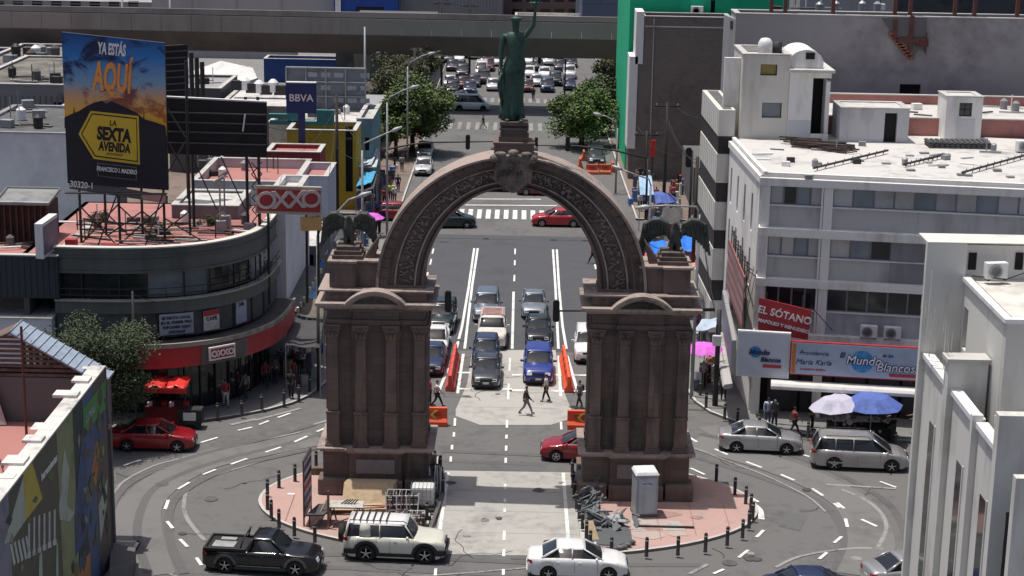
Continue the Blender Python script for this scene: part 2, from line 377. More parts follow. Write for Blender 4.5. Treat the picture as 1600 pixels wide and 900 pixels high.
rc = random.Random(21)
CRK = mat('crack_dark', (.045, .045, .045), .9)
for k in range(26):
    px, py = rc.choice([(rc.uniform(190, 420), rc.uniform(715, 880)), (rc.uniform(1100, 1380), rc.uniform(700, 880)), (rc.uniform(500, 1100), rc.uniform(872, 898)), (rc.uniform(700, 870), rc.uniform(560, 640))])
    g = G(px, py); a = rc.uniform(0, 6.28); pts = [Vector(g[:2])]
    for j in range(rc.randint(4, 9)): a += rc.uniform(-.7, .7); pts.append(pts[-1]+Vector((math.cos(a), math.sin(a)))*rc.uniform(.25, .6))
    strip(pts, .035, CRK, 'crack', .008)
for k in range(22):
    px, py = rc.choice([(rc.uniform(190, 420), rc.uniform(715, 880)), (rc.uniform(1100, 1380), rc.uniform(700, 880)), (rc.uniform(700, 880), rc.uniform(460, 640)), (rc.uniform(700, 880), rc.uniform(745, 860))])
    g = G(px, py); r = rc.uniform(.12, .4); mark([(g[0]+r*rc.uniform(.6, 1)*math.cos(t*.7), g[1]+r*rc.uniform(.6, 1)*math.sin(t*.7)) for t in range(9)], mat('oil_spot', (.055, .054, .053), .6, .3, 3) if k % 3 else mat('pale_spot', (.19, .185, .18), .8, .3, 3), .026+k*.0003, 'oil_spot')
for (px, py) in ((253, 757), (1140, 880), (330, 780)):
    g = G(px, py); b = MB(); b.lathe([(.34, .0), (.34, .027), (.28, .03), (.28, .026)], 18, (g[0], g[1], 0)); b.build('manhole_cover', mat('cast_iron', (.085, .083, .08), .6, .2, 6), parent=road, world=True)
for q in ([(566, 868), (700, 872), (700, 896), (560, 893)], [(1228, 800), (1262, 806), (1250, 830), (1216, 822)], [(212, 770), (236, 762), (242, 784), (216, 793)]): sheet('repair_patch', [G(*p) for p in q], .002, mat('asphalt_patch', (.10, .10, .10), .9, .15, 2))
# ================================================================ TRIUMPHAL ARCH
AY = -.4
arch = thing('triumphal_arch', 'huge brown stone memorial arch with carved ring standing on the roundabout islands', 'arch', (-.1, AY, 0))
def apart(b, name, m, parent=arch, **k):
    return b.build(name, m, parent=parent, world=True, **k)
def wbuild(b, name, m, par, root, **k):      # sub-part: geometry given in world coords, grand-parent root
    me_o = b.build(name, m, **k)
    me_o.data.transform(Matrix.Translation(root.location).inverted()); me_o.parent = par
    return me_o
def sbox(b, cx, hx, y0, y1, z0, z1): b.box(cx-hx, cx+hx, AY+y0, AY+y1, z0, z1)
def pier(cx):
    b = MB()
    # pedestal, stepped plinth, dado with raised middle
    sbox(b, cx, 2.62, -1.72, 1.72, .55, 2.32); sbox(b, cx, 1.3, -1.95, 1.95, .55, 2.32)
    sbox(b, cx, 2.75, -1.85, 1.85, .0, .18)
    core = apart(b, 'pedestal', STONE, bevel=.03)
    for q in ([cx-2.85, cx-1.45, AY-2.12, AY-1.0, .13, .95], [cx+1.45, cx+2.85, AY-2.12, AY-1.0, .13, .95], [cx-1.35, cx+1.35, AY-2.2, AY-1.6, .13, .9],
              [cx-2.85, cx-2.25, AY+.9, AY+2.0, .13, .95], [cx+2.25, cx+2.85, AY+.9, AY+2.0, .13, .95]):
        b = MB(); b.box(*q); wbuild(b, 'base_block', STONEM, core, arch, bevel=.06)
    b = MB(); b.box(cx-.95, cx+.95, AY-2.03, AY-1.94, 1.25, 1.98)
    wbuild(b, 'inscription_slab', mat('slab_grey', (.2, .18, .17), .8, .1, 3), core, arch)
    b = MB()
    sbox(b, cx, 2.9, -2.0, 2.0, 2.42, 2.52); sbox(b, cx, 1.5, -2.2, 2.2, 2.42, 2.53); sbox(b, cx, 2.75, -1.85, 1.85, 2.3, 2.419); sbox(b, cx, 1.38, -2.06, 2.06, 2.3, 2.418)
    wbuild(b, 'pedestal_cornice', STONEL, core, arch, bevel=.02)
    # shaft body
    b = MB()
    sbox(b, cx, 2.28, -1.35, 1.35, 2.5, 8.85); sbox(b, cx, 1.12, -1.5, 1.5, 2.5, 8.85)
    b2 = apart(b, 'shaft', STONE)
    for face in (-1, 1):
        for i, px in enumerate((-2.12, -.74, .74, 2.12)):
            inner = abs(px) < 1; yb = 1.5 if inner else 1.35; d = .28
            y0, y1 = (-(yb+d), -yb+.02) if face < 0 else (yb-.02, yb+d)
            b = MB()
            ww = .27
            b.hexa([(cx+px-ww, AY+y0, 4.35), (cx+px+ww, AY+y0, 4.35), (cx+px+ww, AY+y1, 4.35), (cx+px-ww, AY+y1, 4.35)],
                   [(cx+px-ww*.9, AY+y0, 8.02), (cx+px+ww*.9, AY+y0, 8.02), (cx+px+ww*.9, AY+y1, 8.02), (cx+px-ww*.9, AY+y1, 8.02)])
            e = .05*face
            b.box(cx+px-.31, cx+px+.31, min(AY+y0, AY+y1)-.04, max(AY+y0, AY+y1)+.04, 2.78, 4.22)
            pl = apart(b, 'pilaster', STONEM, bevel=.015)
            b = MB()
            ya, yb2 = min(AY+y0, AY+y1), max(AY+y0, AY+y1)
            b.box(cx+px-.4, cx+px+.4, ya-.13, yb2+.13, 2.53, 2.66); b.box(cx+px-.35, cx+px+.35, ya-.08, yb2+.08, 2.66, 2.775)
            wbuild(b, 'pilaster_base', STONEM, pl, arch, bevel=.02)
            b = MB(); b.box(cx+px-.36, cx+px+.36, ya-.08, yb2+.08, 4.22, 4.34); wbuild(b, 'base_moulding', STONEM, pl, arch, bevel=.02)
            # leafy capital: bell, two rows of leaves, volutes and abacus
            b = MB(); yc = (ya+yb2)/2
            b.hexa([(cx+px-.25, ya, 8.03), (cx+px+.25, ya, 8.03), (cx+px+.25, yb2, 8.03), (cx+px-.25, yb2, 8.03)], [(cx+px-.36, ya-.08, 8.68), (cx+px+.36, ya-.08, 8.68), (cx+px+.36, yb2+.08, 8.68), (cx+px-.36, yb2+.08, 8.68)])
            for r, (zz, n) in enumerate(((8.1, 3), (8.33, 2))):
                for k in range(n):
                    xx = cx+px+(k-(n-1)/2)*.19
                    f = -1 if face < 0 else 1; yf = ya if face < 0 else yb2
                    b.hexa([(xx-.08, yf+f*.0, zz), (xx+.08, yf, zz), (xx+.08, yf-f*.08, zz), (xx-.08, yf-f*.08, zz)] if f < 0 else [(xx+.08, yf, zz), (xx-.08, yf, zz), (xx-.08, yf-.08, zz), (xx+.08, yf-.08, zz)],
                           [(xx-.06, yf+f*.16, zz+.24), (xx+.06, yf+f*.16, zz+.24), (xx+.06, yf, zz+.3), (xx-.06, yf, zz+.3)] if f < 0 else [(xx+.06, yf+.16, zz+.24), (xx-.06, yf+.16, zz+.24), (xx-.06, yf, zz+.3), (xx+.06, yf, zz+.3)])
            for k in (-1, 1): b.ball((cx+px+k*.32, (ya if face < 0 else yb2), 8.6), .11, 8, 6)
            b.box(cx+px-.42, cx+px+.42, ya-.12, yb2+.12, 8.69, 8.79)
            wbuild(b, 'capital', STONEM, pl, arch)
        for px in (-1.05, 1.05):     # slender half pilasters tucked beside the inner pair
            b = MB(); ya = -1.62 if face < 0 else 1.3; b.box(cx+px-.09, cx+px+.09, AY+ya, AY+ya+.3, 2.53, 8.6); b.box(cx+px-.14, cx+px+.14, AY+ya-.04, AY+ya+.34, 2.53, 2.78)
            b.box(cx+px-.15, cx+px+.15, AY+ya-.05, AY+ya+.35, 8.1, 8.62)
            apart(b, 'half_pilaster', STONE, bevel=.015)
    for side in (-1, 1):             # pilasters on the flanks
        for yy in (-1.0, 0, 1.0):
            b = MB(); xx = cx+side*2.36; b.box(xx-.13, xx+.13, AY+yy-.24, AY+yy+.24, 2.55, 8.1); b.box(xx-.2, xx+.2, AY+yy-.3, AY+yy+.3, 8.1, 8.7); b.box(xx-.18, xx+.18, AY+yy-.32, AY+yy+.32, 2.53, 2.78)
            apart(b, 'flank_pilaster', STONEM, bevel=.02)
    # entablature
    b = MB(); sbox(b, cx, 2.45, -1.68, 1.68, 8.8, 9.05); sbox(b, cx, 1.18, -1.83, 1.83, 8.8, 9.06); sbox(b, cx, 2.38, -1.6, 1.6, 9.05, 9.5); sbox(b, cx, 1.12, -1.75, 1.75, 9.06, 9.51)
    ent = apart(b, 'entablature', STONE, bevel=.02)
    b = MB(); sbox(b, cx, 2.55, -1.75, 1.75, 9.5, 9.62); sbox(b, cx, 1.35, -1.92, 1.92, 9.51, 9.62)
    wbuild(b, 'bed_moulding', STONEM, ent, arch, bevel=.02)
    b = MB(); sbox(b, cx, 2.93, -2.1, 2.1, 9.78, 9.93); sbox(b, cx, 2.7, -1.9, 1.9, 9.62, 9.779)
    wbuild(b, 'cornice', STONEL, ent, arch, bevel=.02)
    # attic step and block
    b = MB(); sbox(b, cx, 2.45, -1.55, 1.55, 9.94, 10.42)
    at = apart(b, 'attic_step', STONEM, bevel=.02)
    b = MB(); sbox(b, cx, 2.8, -1.7, 1.7, 10.42, 10.5); wbuild(b, 'attic_step_cap', STONEL, at, arch)
    # segmental pediment front and back
    for f in (-1, 1):
        b = MB(); R = 1.95; zc = 9.94-1.28; a0 = math.asin((9.94-zc)/R)
        y0, y1 = sorted((AY+f*2.28, AY+f*1.5))
        b.ring_arc(cx, zc, R-.14, R, y0, y1, a0-.03, math.pi-a0+.03, 20)
        y0, y1 = sorted((AY+f*2.16, AY+f*1.5)); b.ring_arc(cx, zc, R-.26, R-.14, y0, y1, a0-.03, math.pi-a0+.03, 20)
        pd = apart(b, 'pediment', STONEL)
        b = MB(); y0, y1 = sorted((AY+f*1.98, AY+f*1.5))
        pts = [(cx+(R-.26)*math.cos(a0+(math.pi-2*a0)*i/16), zc+(R-.26)*math.sin(a0+(math.pi-2*a0)*i/16)) for i in range(17)]
        b.prism_y(pts, y0, y1); 
        rng = random.Random(int(cx*10)+f)
        for k in range(26):
            a = rng.uniform(-1, 1); zz = 9.98+rng.uniform(0, .36)*(1-a*a*.9); b.ball((cx+a*1.1, AY+f*1.98, zz), (.09, .07, .06), 6, 4)
        wbuild(b, 'tympanum', STONE, pd, arch)
pier(-6.6); pier(6.3)
# ---- the ring: outer semicircle, slightly taller inner curve, so it thins towards the crown
RX, RZ, RI, RO = -.05, 10.5, 4.25, 6.58
def rpt(f, t):      # f = 0 inner edge, 1 outer edge
    rx = RI+(RO-RI)*f; rz = 5.05+(RO-5.05)*f
    return (RX+rx*math.cos(t), RZ+rz*math.sin(t))
def rband(b, f0, f1, y0, y1, n=64):
    vs = []; fs = []
    for i in range(n+1):
        t = math.pi*i/n; p, q = rpt(f0, t), rpt(f1, t); vs += [(p[0], y0, p[1]), (q[0], y0, q[1]), (q[0], y1, q[1]), (p[0], y1, p[1])]
    for i in range(n):
        o = i*4
        for j in range(4): fs.append((o+j, o+(j+1) % 4, o+4+(j+1) % 4, o+4+j))
    fs += [(3, 2, 1, 0), (n*4, n*4+1, n*4+2, n*4+3)]
    b.add(vs, fs)
# the ring is built of voussoirs with fine joints
ring = apart((lambda b: (rband(b, .05, .95, AY-.80, AY+.80), b)[1])(MB()), 'arch_ring', STONE)
def band(f0, f1, d, m, name):
    for f in (-1, 1):
        b = MB(); y0, y1 = sorted((AY+f*.79, AY+f*(.82+d))); rband(b, f0, f1, y0, y1); wbuild(b, name, m, ring, arch)
band(.78, .955, .22, STONE, 'fascia'); band(.735, .78, .12, STONEM, 'fascia'); band(.63, .735, .04, STONE, 'fascia')
band(.595, .63, .08, STONEL, 'moulding'); band(.18, .215, .14, STONEL, 'moulding'); band(.115, .18, .06, STONE, 'fascia')
b = MB(); rband(b, .95, 1.01, AY-1.16, AY+1.16); wbuild(b, 'crown_moulding', STONEL, ring, arch)
b = MB(); rband(b, 0, .06, AY-.95, AY+.95); wbuild(b, 'soffit', STONEM, ring, arch)
for f in (-1, 1):      # joints between the voussoirs of the outer fascia
    for i in range(1, 40):
        t = math.pi*i/40
        if abs(t-math.pi/2) < .16: continue
        p, q = rpt(.785, t), rpt(.95, t); b = MB(); y = AY+f*1.043; b.tube([(p[0], y, p[1]), (q[0], y, q[1])], .012, 4); wbuild(b, 'joint', mat('joint_dark', (.02, .017, .016), .9), ring, arch)
rng = random.Random(4); REL = mat('arch_stone_relief', (.21, .175, .155), .9, .3, 3, .3, c2=(.07, .056, .05))
for f in (-1, 1):
    b = MB(); n = 190
    for i in range(n):
        t = math.pi*(i+.5)/n; fm = .405+.09*math.sin(i*1.35)+rng.uniform(-.1, .1); p = rpt(fm, t); s_ = rng.uniform(.05, .13)
        b.ball((p[0], AY+f*.82, p[1]), (s_, rng.uniform(.06, .14), s_*rng.uniform(.6, 1)), 6, 4)
    for i in range(26):     # scrolling stem with leaves
        t0 = math.pi*i/26; q = []
        for k in range(7):
            a = k/6; fm = .405+.15*math.sin(a*math.pi*2)*(1 if i % 2 else -1); p = rpt(fm, min(math.pi, t0+a*math.pi/26)); q.append((p[0], AY+f*.86, p[1]))
        b.tube(q, .04, 4)
    wbuild(b, 'relief_carving', REL, ring, arch)['kind'] = 'stuff'
# impost blocks where the ring lands
for cx in (RX-5.45, RX+5.45):
    b = MB(); b.box(cx-1.25, cx+1.25, AY-1.05, AY+1.05, 10.05, 10.62); apart(b, 'impost', STONEM, bevel=.02)
# keystone cartouche on the crown
b = MB()
b.hexa([(-.55, AY-1.25, 15.45), (.45, AY-1.25, 15.45), (.45, AY+1.25, 15.45), (-.55, AY+1.25, 15.45)], [(-1.0, AY-1.25, 17.2), (.9, AY-1.25, 17.2), (.9, AY+1.25, 17.2), (-1.0, AY+1.25, 17.2)])
key = apart(b, 'keystone', STONE, bevel=.05)
for f in (-1, 1):
    b = MB(); q = []
    for t, w in ((15.5, .2), (15.65, .45), (15.95, .66), (16.5, .76), (17.0, .86), (17.2, .75)): q.append((t, w))
    pts = [(-.05-w, z) for z, w in q]+[(-.05+w, z) for z, w in q[::-1]]
    y0, y1 = sorted((AY+f*1.2, AY+f*1.5)); b.prism_y(pts, y0, y1)
    for k in (-1, 1):
        b.ball((-.05+k*.92, AY+f*1.42, 17.05), (.24, .2, .2), 8, 6); b.ball((-.05+k*.62, AY+f*1.42, 17.28), (.3, .2, .12), 8, 6); b.ball((-.05+k*.8, AY+f*1.42, 16.3), (.13, .15, .45), 8, 6)
    b.ball((-.05, AY+f*1.42, 17.35), (.28, .22, .16), 8, 6); b.ball((-.05, AY+f*1.45, 15.55), (.26, .15, .15), 8, 6)
    for k in range(7): b.tube([(-.05+(k-3)*.2, AY+f*1.5, 15.6+.05*abs(k-3)), (-.05+(k-3)*.24, AY+f*1.5, 16.05), (-.05+(k-3)*.25, AY+f*1.5, 16.95)], .035, 4)
    wbuild(b, 'cartouche', mat('arch_stone_relief', (.21, .175, .155), .9, .3, 3, .3, c2=(.07, .056, .05)), key, arch, bevel=.04)
if 1:
    for t, z, sz in (('1910', 16.25, .55),):
        o = letters(t, sz*.9, REL, (-.05, AY-1.53, z), (1, 0, 0), (0, 0, 1), parent=None, name='carved_date', depth=.05)
        o.data.transform(Matrix.Translation(arch.location).inverted()); o.parent = key
# statue pedestal
b = MB(); b.box(-1.0, .92, AY-.85, AY+.85, 17.0, 17.62); b.box(-1.05, .97, AY-.9, AY+.9, 17.62, 17.74)
pdt = apart(b, 'statue_pedestal', STONEM, bevel=.02)
b = MB()
for h, z0, z1 in ((.72, 17.75, 18.0), (.66, 18.0, 18.1), (.6, 18.1, 18.3), (.7, 18.3, 18.4), (.55, 18.4, 18.52), (.68, 18.52, 18.7)): b.box(-.06-h, -.06+h, AY-h, AY+h, z0+.001, z1)
wbuild(b, 'pedestal_steps', STONE, pdt, arch, bevel=.015)
# attic blocks carrying the eagles
for sx, cx in ((-1, -7.75), (1, 7.5)):
    b = MB(); b.box(min(cx-sx*1.3, cx+sx*.95), max(cx-sx*1.3, cx+sx*.95), AY-1.0, AY+1.0, 10.5, 11.72); b.box(min(cx-sx*.15, cx+sx*1.15), max(cx-sx*.15, cx+sx*1.15), AY-1.2, AY+1.2, 10.5, 11.721)
    o = apart(b, 'attic_block', STONEM, bevel=.02)
    b = MB(); b.box(min(cx-sx*1.35, cx+sx*1.0), max(cx-sx*1.35, cx+sx*1.0), AY-1.1, AY+1.1, 11.73, 11.84); b.box(min(cx-sx*.2, cx+sx*1.25), max(cx-sx*.2, cx+sx*1.25), AY-1.32, AY+1.32, 11.73, 11.845)
    wbuild(b, 'attic_cap', STONEL, o, arch, bevel=.015)
    b = MB()
    for k, h in enumerate((.75, .66, .56)): b.box(cx+sx*.3-h, cx+sx*.3+h, AY-h*1.2, AY+h*1.2, 11.85+k*.2, 12.04+k*.2)
    wbuild(b, 'eagle_step', STONE, o, arch, bevel=.015)
# curved scroll brackets beside the ring
for sx in (-1, 1):
    b = MB(); c0 = RX+sx*6.7
    pts = [(c0, 11.85), (c0+sx*.5, 11.85), (c0+sx*.35, 12.1), (c0+sx*.1, 12.5), (c0-sx*.25, 13.0)]
    b.prism_y([p for p in pts], AY-.5, AY+.5); apart(b, 'scroll_bracket', STONEM, bevel=.03)

# ================================================================ FIGURES (skin-grown)
def skinmesh(name, nodes, edges, sub=1):
    """nodes: [(pos, r or (rx,ry))]; first one is the root"""
    me = bpy.data.meshes.new(name); me.from_pydata([n[0] for n in nodes], edges, []); me.update()
    o = bpy.data.objects.new(name, me); COL.objects.link(o)
    md = o.modifiers.new('s', 'SKIN'); md.use_smooth_shade = True
    sv = me.skin_vertices[0].data
    for i, n in enumerate(nodes):
        r = n[1] if isinstance(n[1], tuple) else (n[1], n[1]); sv[i].radius = r; sv[i].use_root = (i == 0)
    if sub: s2 = o.modifiers.new('u', 'SUBSURF'); s2.levels = sub; s2.render_levels = sub
    dg = bpy.context.evaluated_depsgraph_get(); m2 = bpy.data.meshes.new_from_object(o.evaluated_get(dg)); m2.name = name
    COL.objects.unlink(o); bpy.data.objects.remove(o)
    return m2
def link(name, me, m, parent):
    me = me.copy() if m is not None and len(me.materials) and me.materials[0] != m else me
    if not len(me.materials): me.materials.append(m)
    else: me.materials[0] = m
    o = bpy.data.objects.new(name, me); COL.objects.link(o); o.parent = parent; return o
def pose_joints(walk=.0, arm=.0, elbow=.25, lean=0., armup=None):
    """unit-height figure facing +x"""
    J = {}
    J['pelvis'] = (0, 0, .53); J['belly'] = (lean*.1, 0, .62); J['chest'] = (lean*.2, 0, .73); J['neck'] = (lean*.28, 0, .835); J['head'] = (lean*.32+.008, 0, .90); J['crown'] = (lean*.33, 0, .955)
    for s, k in ((-1, 'r'), (1, 'l')):
        w = walk*s
        J['hip'+k] = (0, s*.055, .50)
        J['knee'+k] = (math.sin(w)*.235+.02, s*.055, .50-math.cos(w)*.235)
        kk = J['knee'+k]; w2 = w-.35*abs(walk)*(1.6 if s*walk < 0 else .2)
        J['ankle'+k] = (kk[0]+math.sin(w2)*.235-.012, s*.058, max(.04, kk[2]-math.cos(w2)*.235)); an = J['ankle'+k]
        J['toe'+k] = (an[0]+.075, s*.066, max(.015, an[2]-.028))
        a = -arm*s; sh = (lean*.26, s*.112, .80); J['sh'+k] = sh
        J['elbow'+k] = (sh[0]+math.sin(a)*.17, s*.135, sh[2]-math.cos(a)*.17); e = J['elbow'+k]; a2 = a+elbow
        J['wrist'+k] = (e[0]+math.sin(a2)*.15, s*.13, e[2]-math.cos(a2)*.15); wv = J['wrist'+k]
        J['hand'+k] = (wv[0]+math.sin(a2+.1)*.045, s*.125, wv[2]-math.cos(a2+.1)*.045)
    if armup:
        for k, v in armup.items(): J[k] = v
    return J
def body_mesh(J, female=False):
    nodes = []; ix = {}
    def nd(k, r, p=None): ix[k] = len(nodes); nodes.append((p if p else J[k], r)); return ix[k]
    E = []
    nd('pelvis', (.075, .055)); nd('belly', (.068, .05)); nd('chest', (.085, .06)); nd('neck', (.028, .028)); nd('head', (.036, .044)); nd('crown', (.028, .034))
    E += [(0, 1), (1, 2), (2, 3), (3, 4), (4, 5)]
    for k in 'rl':
        a = nd('hip'+k, .05); b = nd('knee'+k, .034); c = nd('ankle'+k, .021); d = nd('toe'+k, .018); E += [(0, a), (a, b), (b, c), (c, d)]
        a = nd('sh'+k, .033); b = nd('elbow'+k, .024); c = nd('wrist'+k, .015); d = nd('hand'+k, (.02, .012)); E += [(2, a), (a, b), (b, c), (c, d)]
        h = Vector(J['hand'+k]); dr = (h-Vector(J['wrist'+k])).normalized(); fx = dr.cross(Vector((0, 1, 0))).normalized()
        for q in range(4):
            off = fx*(q-1.5)*.009; ln = (.036, .043, .040, .030)[q]
            f1 = nd('f', .0048, tuple(h+off+dr*.02)); f2 = nd('f', .004, tuple(h+off*1.15+dr*(.02+ln*.5)+Vector((0, -.004*(1 if k == 'l' else -1), 0)))); f3 = nd('f', .003, tuple(h+off*1.1+dr*(.02+ln)+Vector((0, -.014*(1 if k == 'l' else -1), 0))))
            E += [(d, f1), (f1, f2), (f2, f3)]
        t1 = nd('t', .0055, tuple(h+fx*.022+dr*.002)); t2 = nd('t', .0042, tuple(h+fx*.030+dr*.022)); E += [(d, t1), (t1, t2)]
    return skinmesh('body', nodes, E, 1)
def shirt_mesh(J, sleeve=1):
    n = [(J['belly'], (.086, .066)), (J['chest'], (.1, .072)), (tuple(Vector(J['neck'])-Vector((0, 0, .022))), (.045, .045)), (tuple(Vector(J['pelvis'])-Vector((0, 0, .015))), (.09, .072))]
    E = [(0, 1), (1, 2), (0, 3)]
    for k in 'rl':
        a = len(n); n.append((J['sh'+k], .047)); n.append((J['elbow'+k], .036)); E += [(1, a), (a, a+1)]
        if sleeve > 1: n.append((J['wrist'+k], .024)); E.append((a+1, a+2))
    return skinmesh('shirt', n, E, 1)
def trouser_mesh(J):
    n = [(J['pelvis'], (.085, .068))]; E = []
    for k in 'rl':
        a = len(n); n += [(J['hip'+k], .06), (J['knee'+k], .043), (tuple(Vector(J['ankle'+k])+Vector((0, 0, .012))), .032)]; E += [(0, a), (a, a+1), (a+1, a+2)]
    return skinmesh('trousers', n, E, 1)
POSES = {}
def pose_set(key, **kw):
    J = pose_joints(**kw); POSES[key] = dict(J=J, body=body_mesh(J), shirt=shirt_mesh(J, 1), jacket=shirt_mesh(J, 2), trousers=trouser_mesh(J))
pose_set('stand', walk=.08, arm=.06, elbow=.15); pose_set('stride', walk=.42, arm=.45, elbow=.3); pose_set('step', walk=.24, arm=.22, elbow=.35); pose_set('bent', walk=.12, arm=.1, elbow=1.2, lean=.18)
SKIN = mat('skin', (.33, .19, .13), .6, .08, 5); HAIR = mat('hair_black', (.012, .01, .009), .6, .2, 8)
def cloth(c): return mat('cloth_%d_%d_%d' % tuple(int(v*999) for v in c), c, .9, .2, 6)
def person(loc, rz, label, pose='stand', top=(.5, .5, .5), legs=(.03, .03, .04), h=1.7, sleeve='shirt', cap=None, bag=None, group=None):
    e = thing('person', label, 'person', loc, rz, group); e.scale = (h, h, h); P = POSES[pose]; J = P['J']
    link('body', P['body'], SKIN, e); link('shirt' if sleeve == 'shirt' else 'jacket', P[sleeve], cloth(top), e); link('trousers', P['trousers'], cloth(legs), e)
    b = MB()
    hd = Vector(J['head'])
    b.ball((hd.x-.008, 0, hd.z+.03), (.052, .043, .045), 10, 7); b.build('hair' if not cap else 'cap', HAIR if not cap else cloth(cap), e, True)
    b = MB(); b.ball((hd.x+.047, 0, hd.z+.0), (.009, .007, .012), 6, 4); b.build('nose', SKIN, e, True)
    b = MB()
    for s in (-1, 1): b.ball((hd.x+.04, s*.017, hd.z+.012), (.005, .006, .004), 6, 4)
    b.build('eyes', HAIR, e, True)
    for k in 'rl':
        b = MB(); t = Vector(J['toe'+k]); a = Vector(J['ankle'+k]); b.tube([tuple(a+Vector((-.025, 0, -.022))), tuple((a+t)/2+Vector((0, 0, -.004))), tuple(t+Vector((.012, 0, .002)))], [.024, .025, .018], 7); b.build('shoe', BLACK, e, True)
    if bag:
        b = MB(); c = Vector(J['chest']); b.box(c.x-.15, c.x-.07, -.075, .075, c.z-.13, c.z+.08); b.build('backpack', cloth(bag), e, bevel=.02)
    return e

# ---- statue on the arch
st = thing('bronze_statue', 'green bronze statue of a robed woman raising one arm on top of the arch', 'statue', (-.06, AY, 18.7), rad(-90))
J = pose_joints(walk=.05, arm=.04, elbow=.1, armup={'shl': (0, .105, .815), 'elbowl': (.03, .165, .895), 'wristl': (.03, .175, 1.0), 'handl': (.03, .18, 1.035)})
SH = 5.1
bm_ = body_mesh(J); bm_.transform(Matrix.Scale(SH, 4)); link('body', bm_, BRONZE, st)
b = MB(); secs = [(.015, .112, .10), (.08, .104, .09), (.20, .098, .08), (.32, .1, .08), (.44, .104, .08), (.53, .1, .078), (.62, .076, .062), (.70, .088, .07), (.78, .104, .06), (.815, .085, .048), (.83, .04, .035)]
n = 40; vs = []; fs = []
for i, (z, ry, rx) in enumerate(secs):
    for j in range(n):
        t = 2*math.pi*j/n; fold = 1+(.12*math.sin(t*8+z*5)+.07*math.sin(t*15+1.3-z*6))*max(.25, (.62-z)/.5)+.05*math.sin(t*7+z*34)*(z > .5)
        vs.append((rx*fold*math.cos(t)*SH-(.05 if z < .5 else 0), (ry*fold*math.sin(t)-(.03*(1-z) if z < .5 else 0))*SH, z*SH))
for i in range(len(secs)-1):
    for j in range(n): fs.append((i*n+j, i*n+(j+1) % n, (i+1)*n+(j+1) % n, (i+1)*n+j))
fs += [tuple(range(n-1, -1, -1)), tuple(range((len(secs)-1)*n, len(secs)*n))]
b.add(vs, fs); b.build('robe', BRONZE, st, True)
b = MB(); b.ball((0, 0, .94*SH), (.056*SH, .05*SH, .035*SH), 12, 8); b.ball((-.05*SH, 0, .93*SH), (.03*SH,)*3, 8, 6)
for j in range(14): t = 2*math.pi*j/14; b.ball((.052*SH*math.cos(t), .047*SH*math.sin(t), .955*SH), .05, 6, 4)
b.build('laurel_hair', BRONZE, st, True)
b = MB(); b.ball((.05*SH, 0, .905*SH), (.012*SH, .008*SH, .016*SH), 6, 5); b.ball((.042*SH, 0, .885*SH), (.008*SH, .014*SH, .004*SH), 6, 4)
for s in (-1, 1): b.ball((.042*SH, s*.018*SH, .915*SH), (.006*SH, .008*SH, .005*SH), 6, 4)
b.build('face', BRONZE, st, True)
b = MB(); hx = (.03*SH, .18*SH)
b.tube([(hx[0], hx[1], 1.0*SH), (hx[0], hx[1], 1.1*SH)], [.05, .07], 8); b.lathe([(.07, 1.07*SH), (.24, 1.085*SH), (.30, 1.10*SH), (.26, 1.115*SH), (.05, 1.12*SH)], 12, (hx[0], hx[1], 0))
for j in range(7):
    t = j*.9; b.tube([(hx[0]+.15*math.cos(t), hx[1]+.15*math.sin(t), 1.11*SH), (hx[0]+.22*math.cos(t), hx[1]+.22*math.sin(t), 1.14*SH), (hx[0], hx[1], 1.18*SH)], [.08, .07, .01], 5)
b.build('torch', BRONZE, st, True)
b = MB(); q = J['handr']; b.tube([(q[0]*SH, q[1]*SH-.02, q[2]*SH+.1), (q[0]*SH+.05, q[1]*SH-.1, q[2]*SH-.5), (q[0]*SH-.1, q[1]*SH+.05, q[2]*SH-1.6)], [.06, .13, .05], 6); b.build('drapery', BRONZE, st, True)
b = MB()
for k in 'rl': t = J['toe'+k]; b.ball((t[0]*SH+.18, t[1]*SH, .06), (.22, .12, .08), 8, 5)
b.build('foot', BRONZE, st, True)

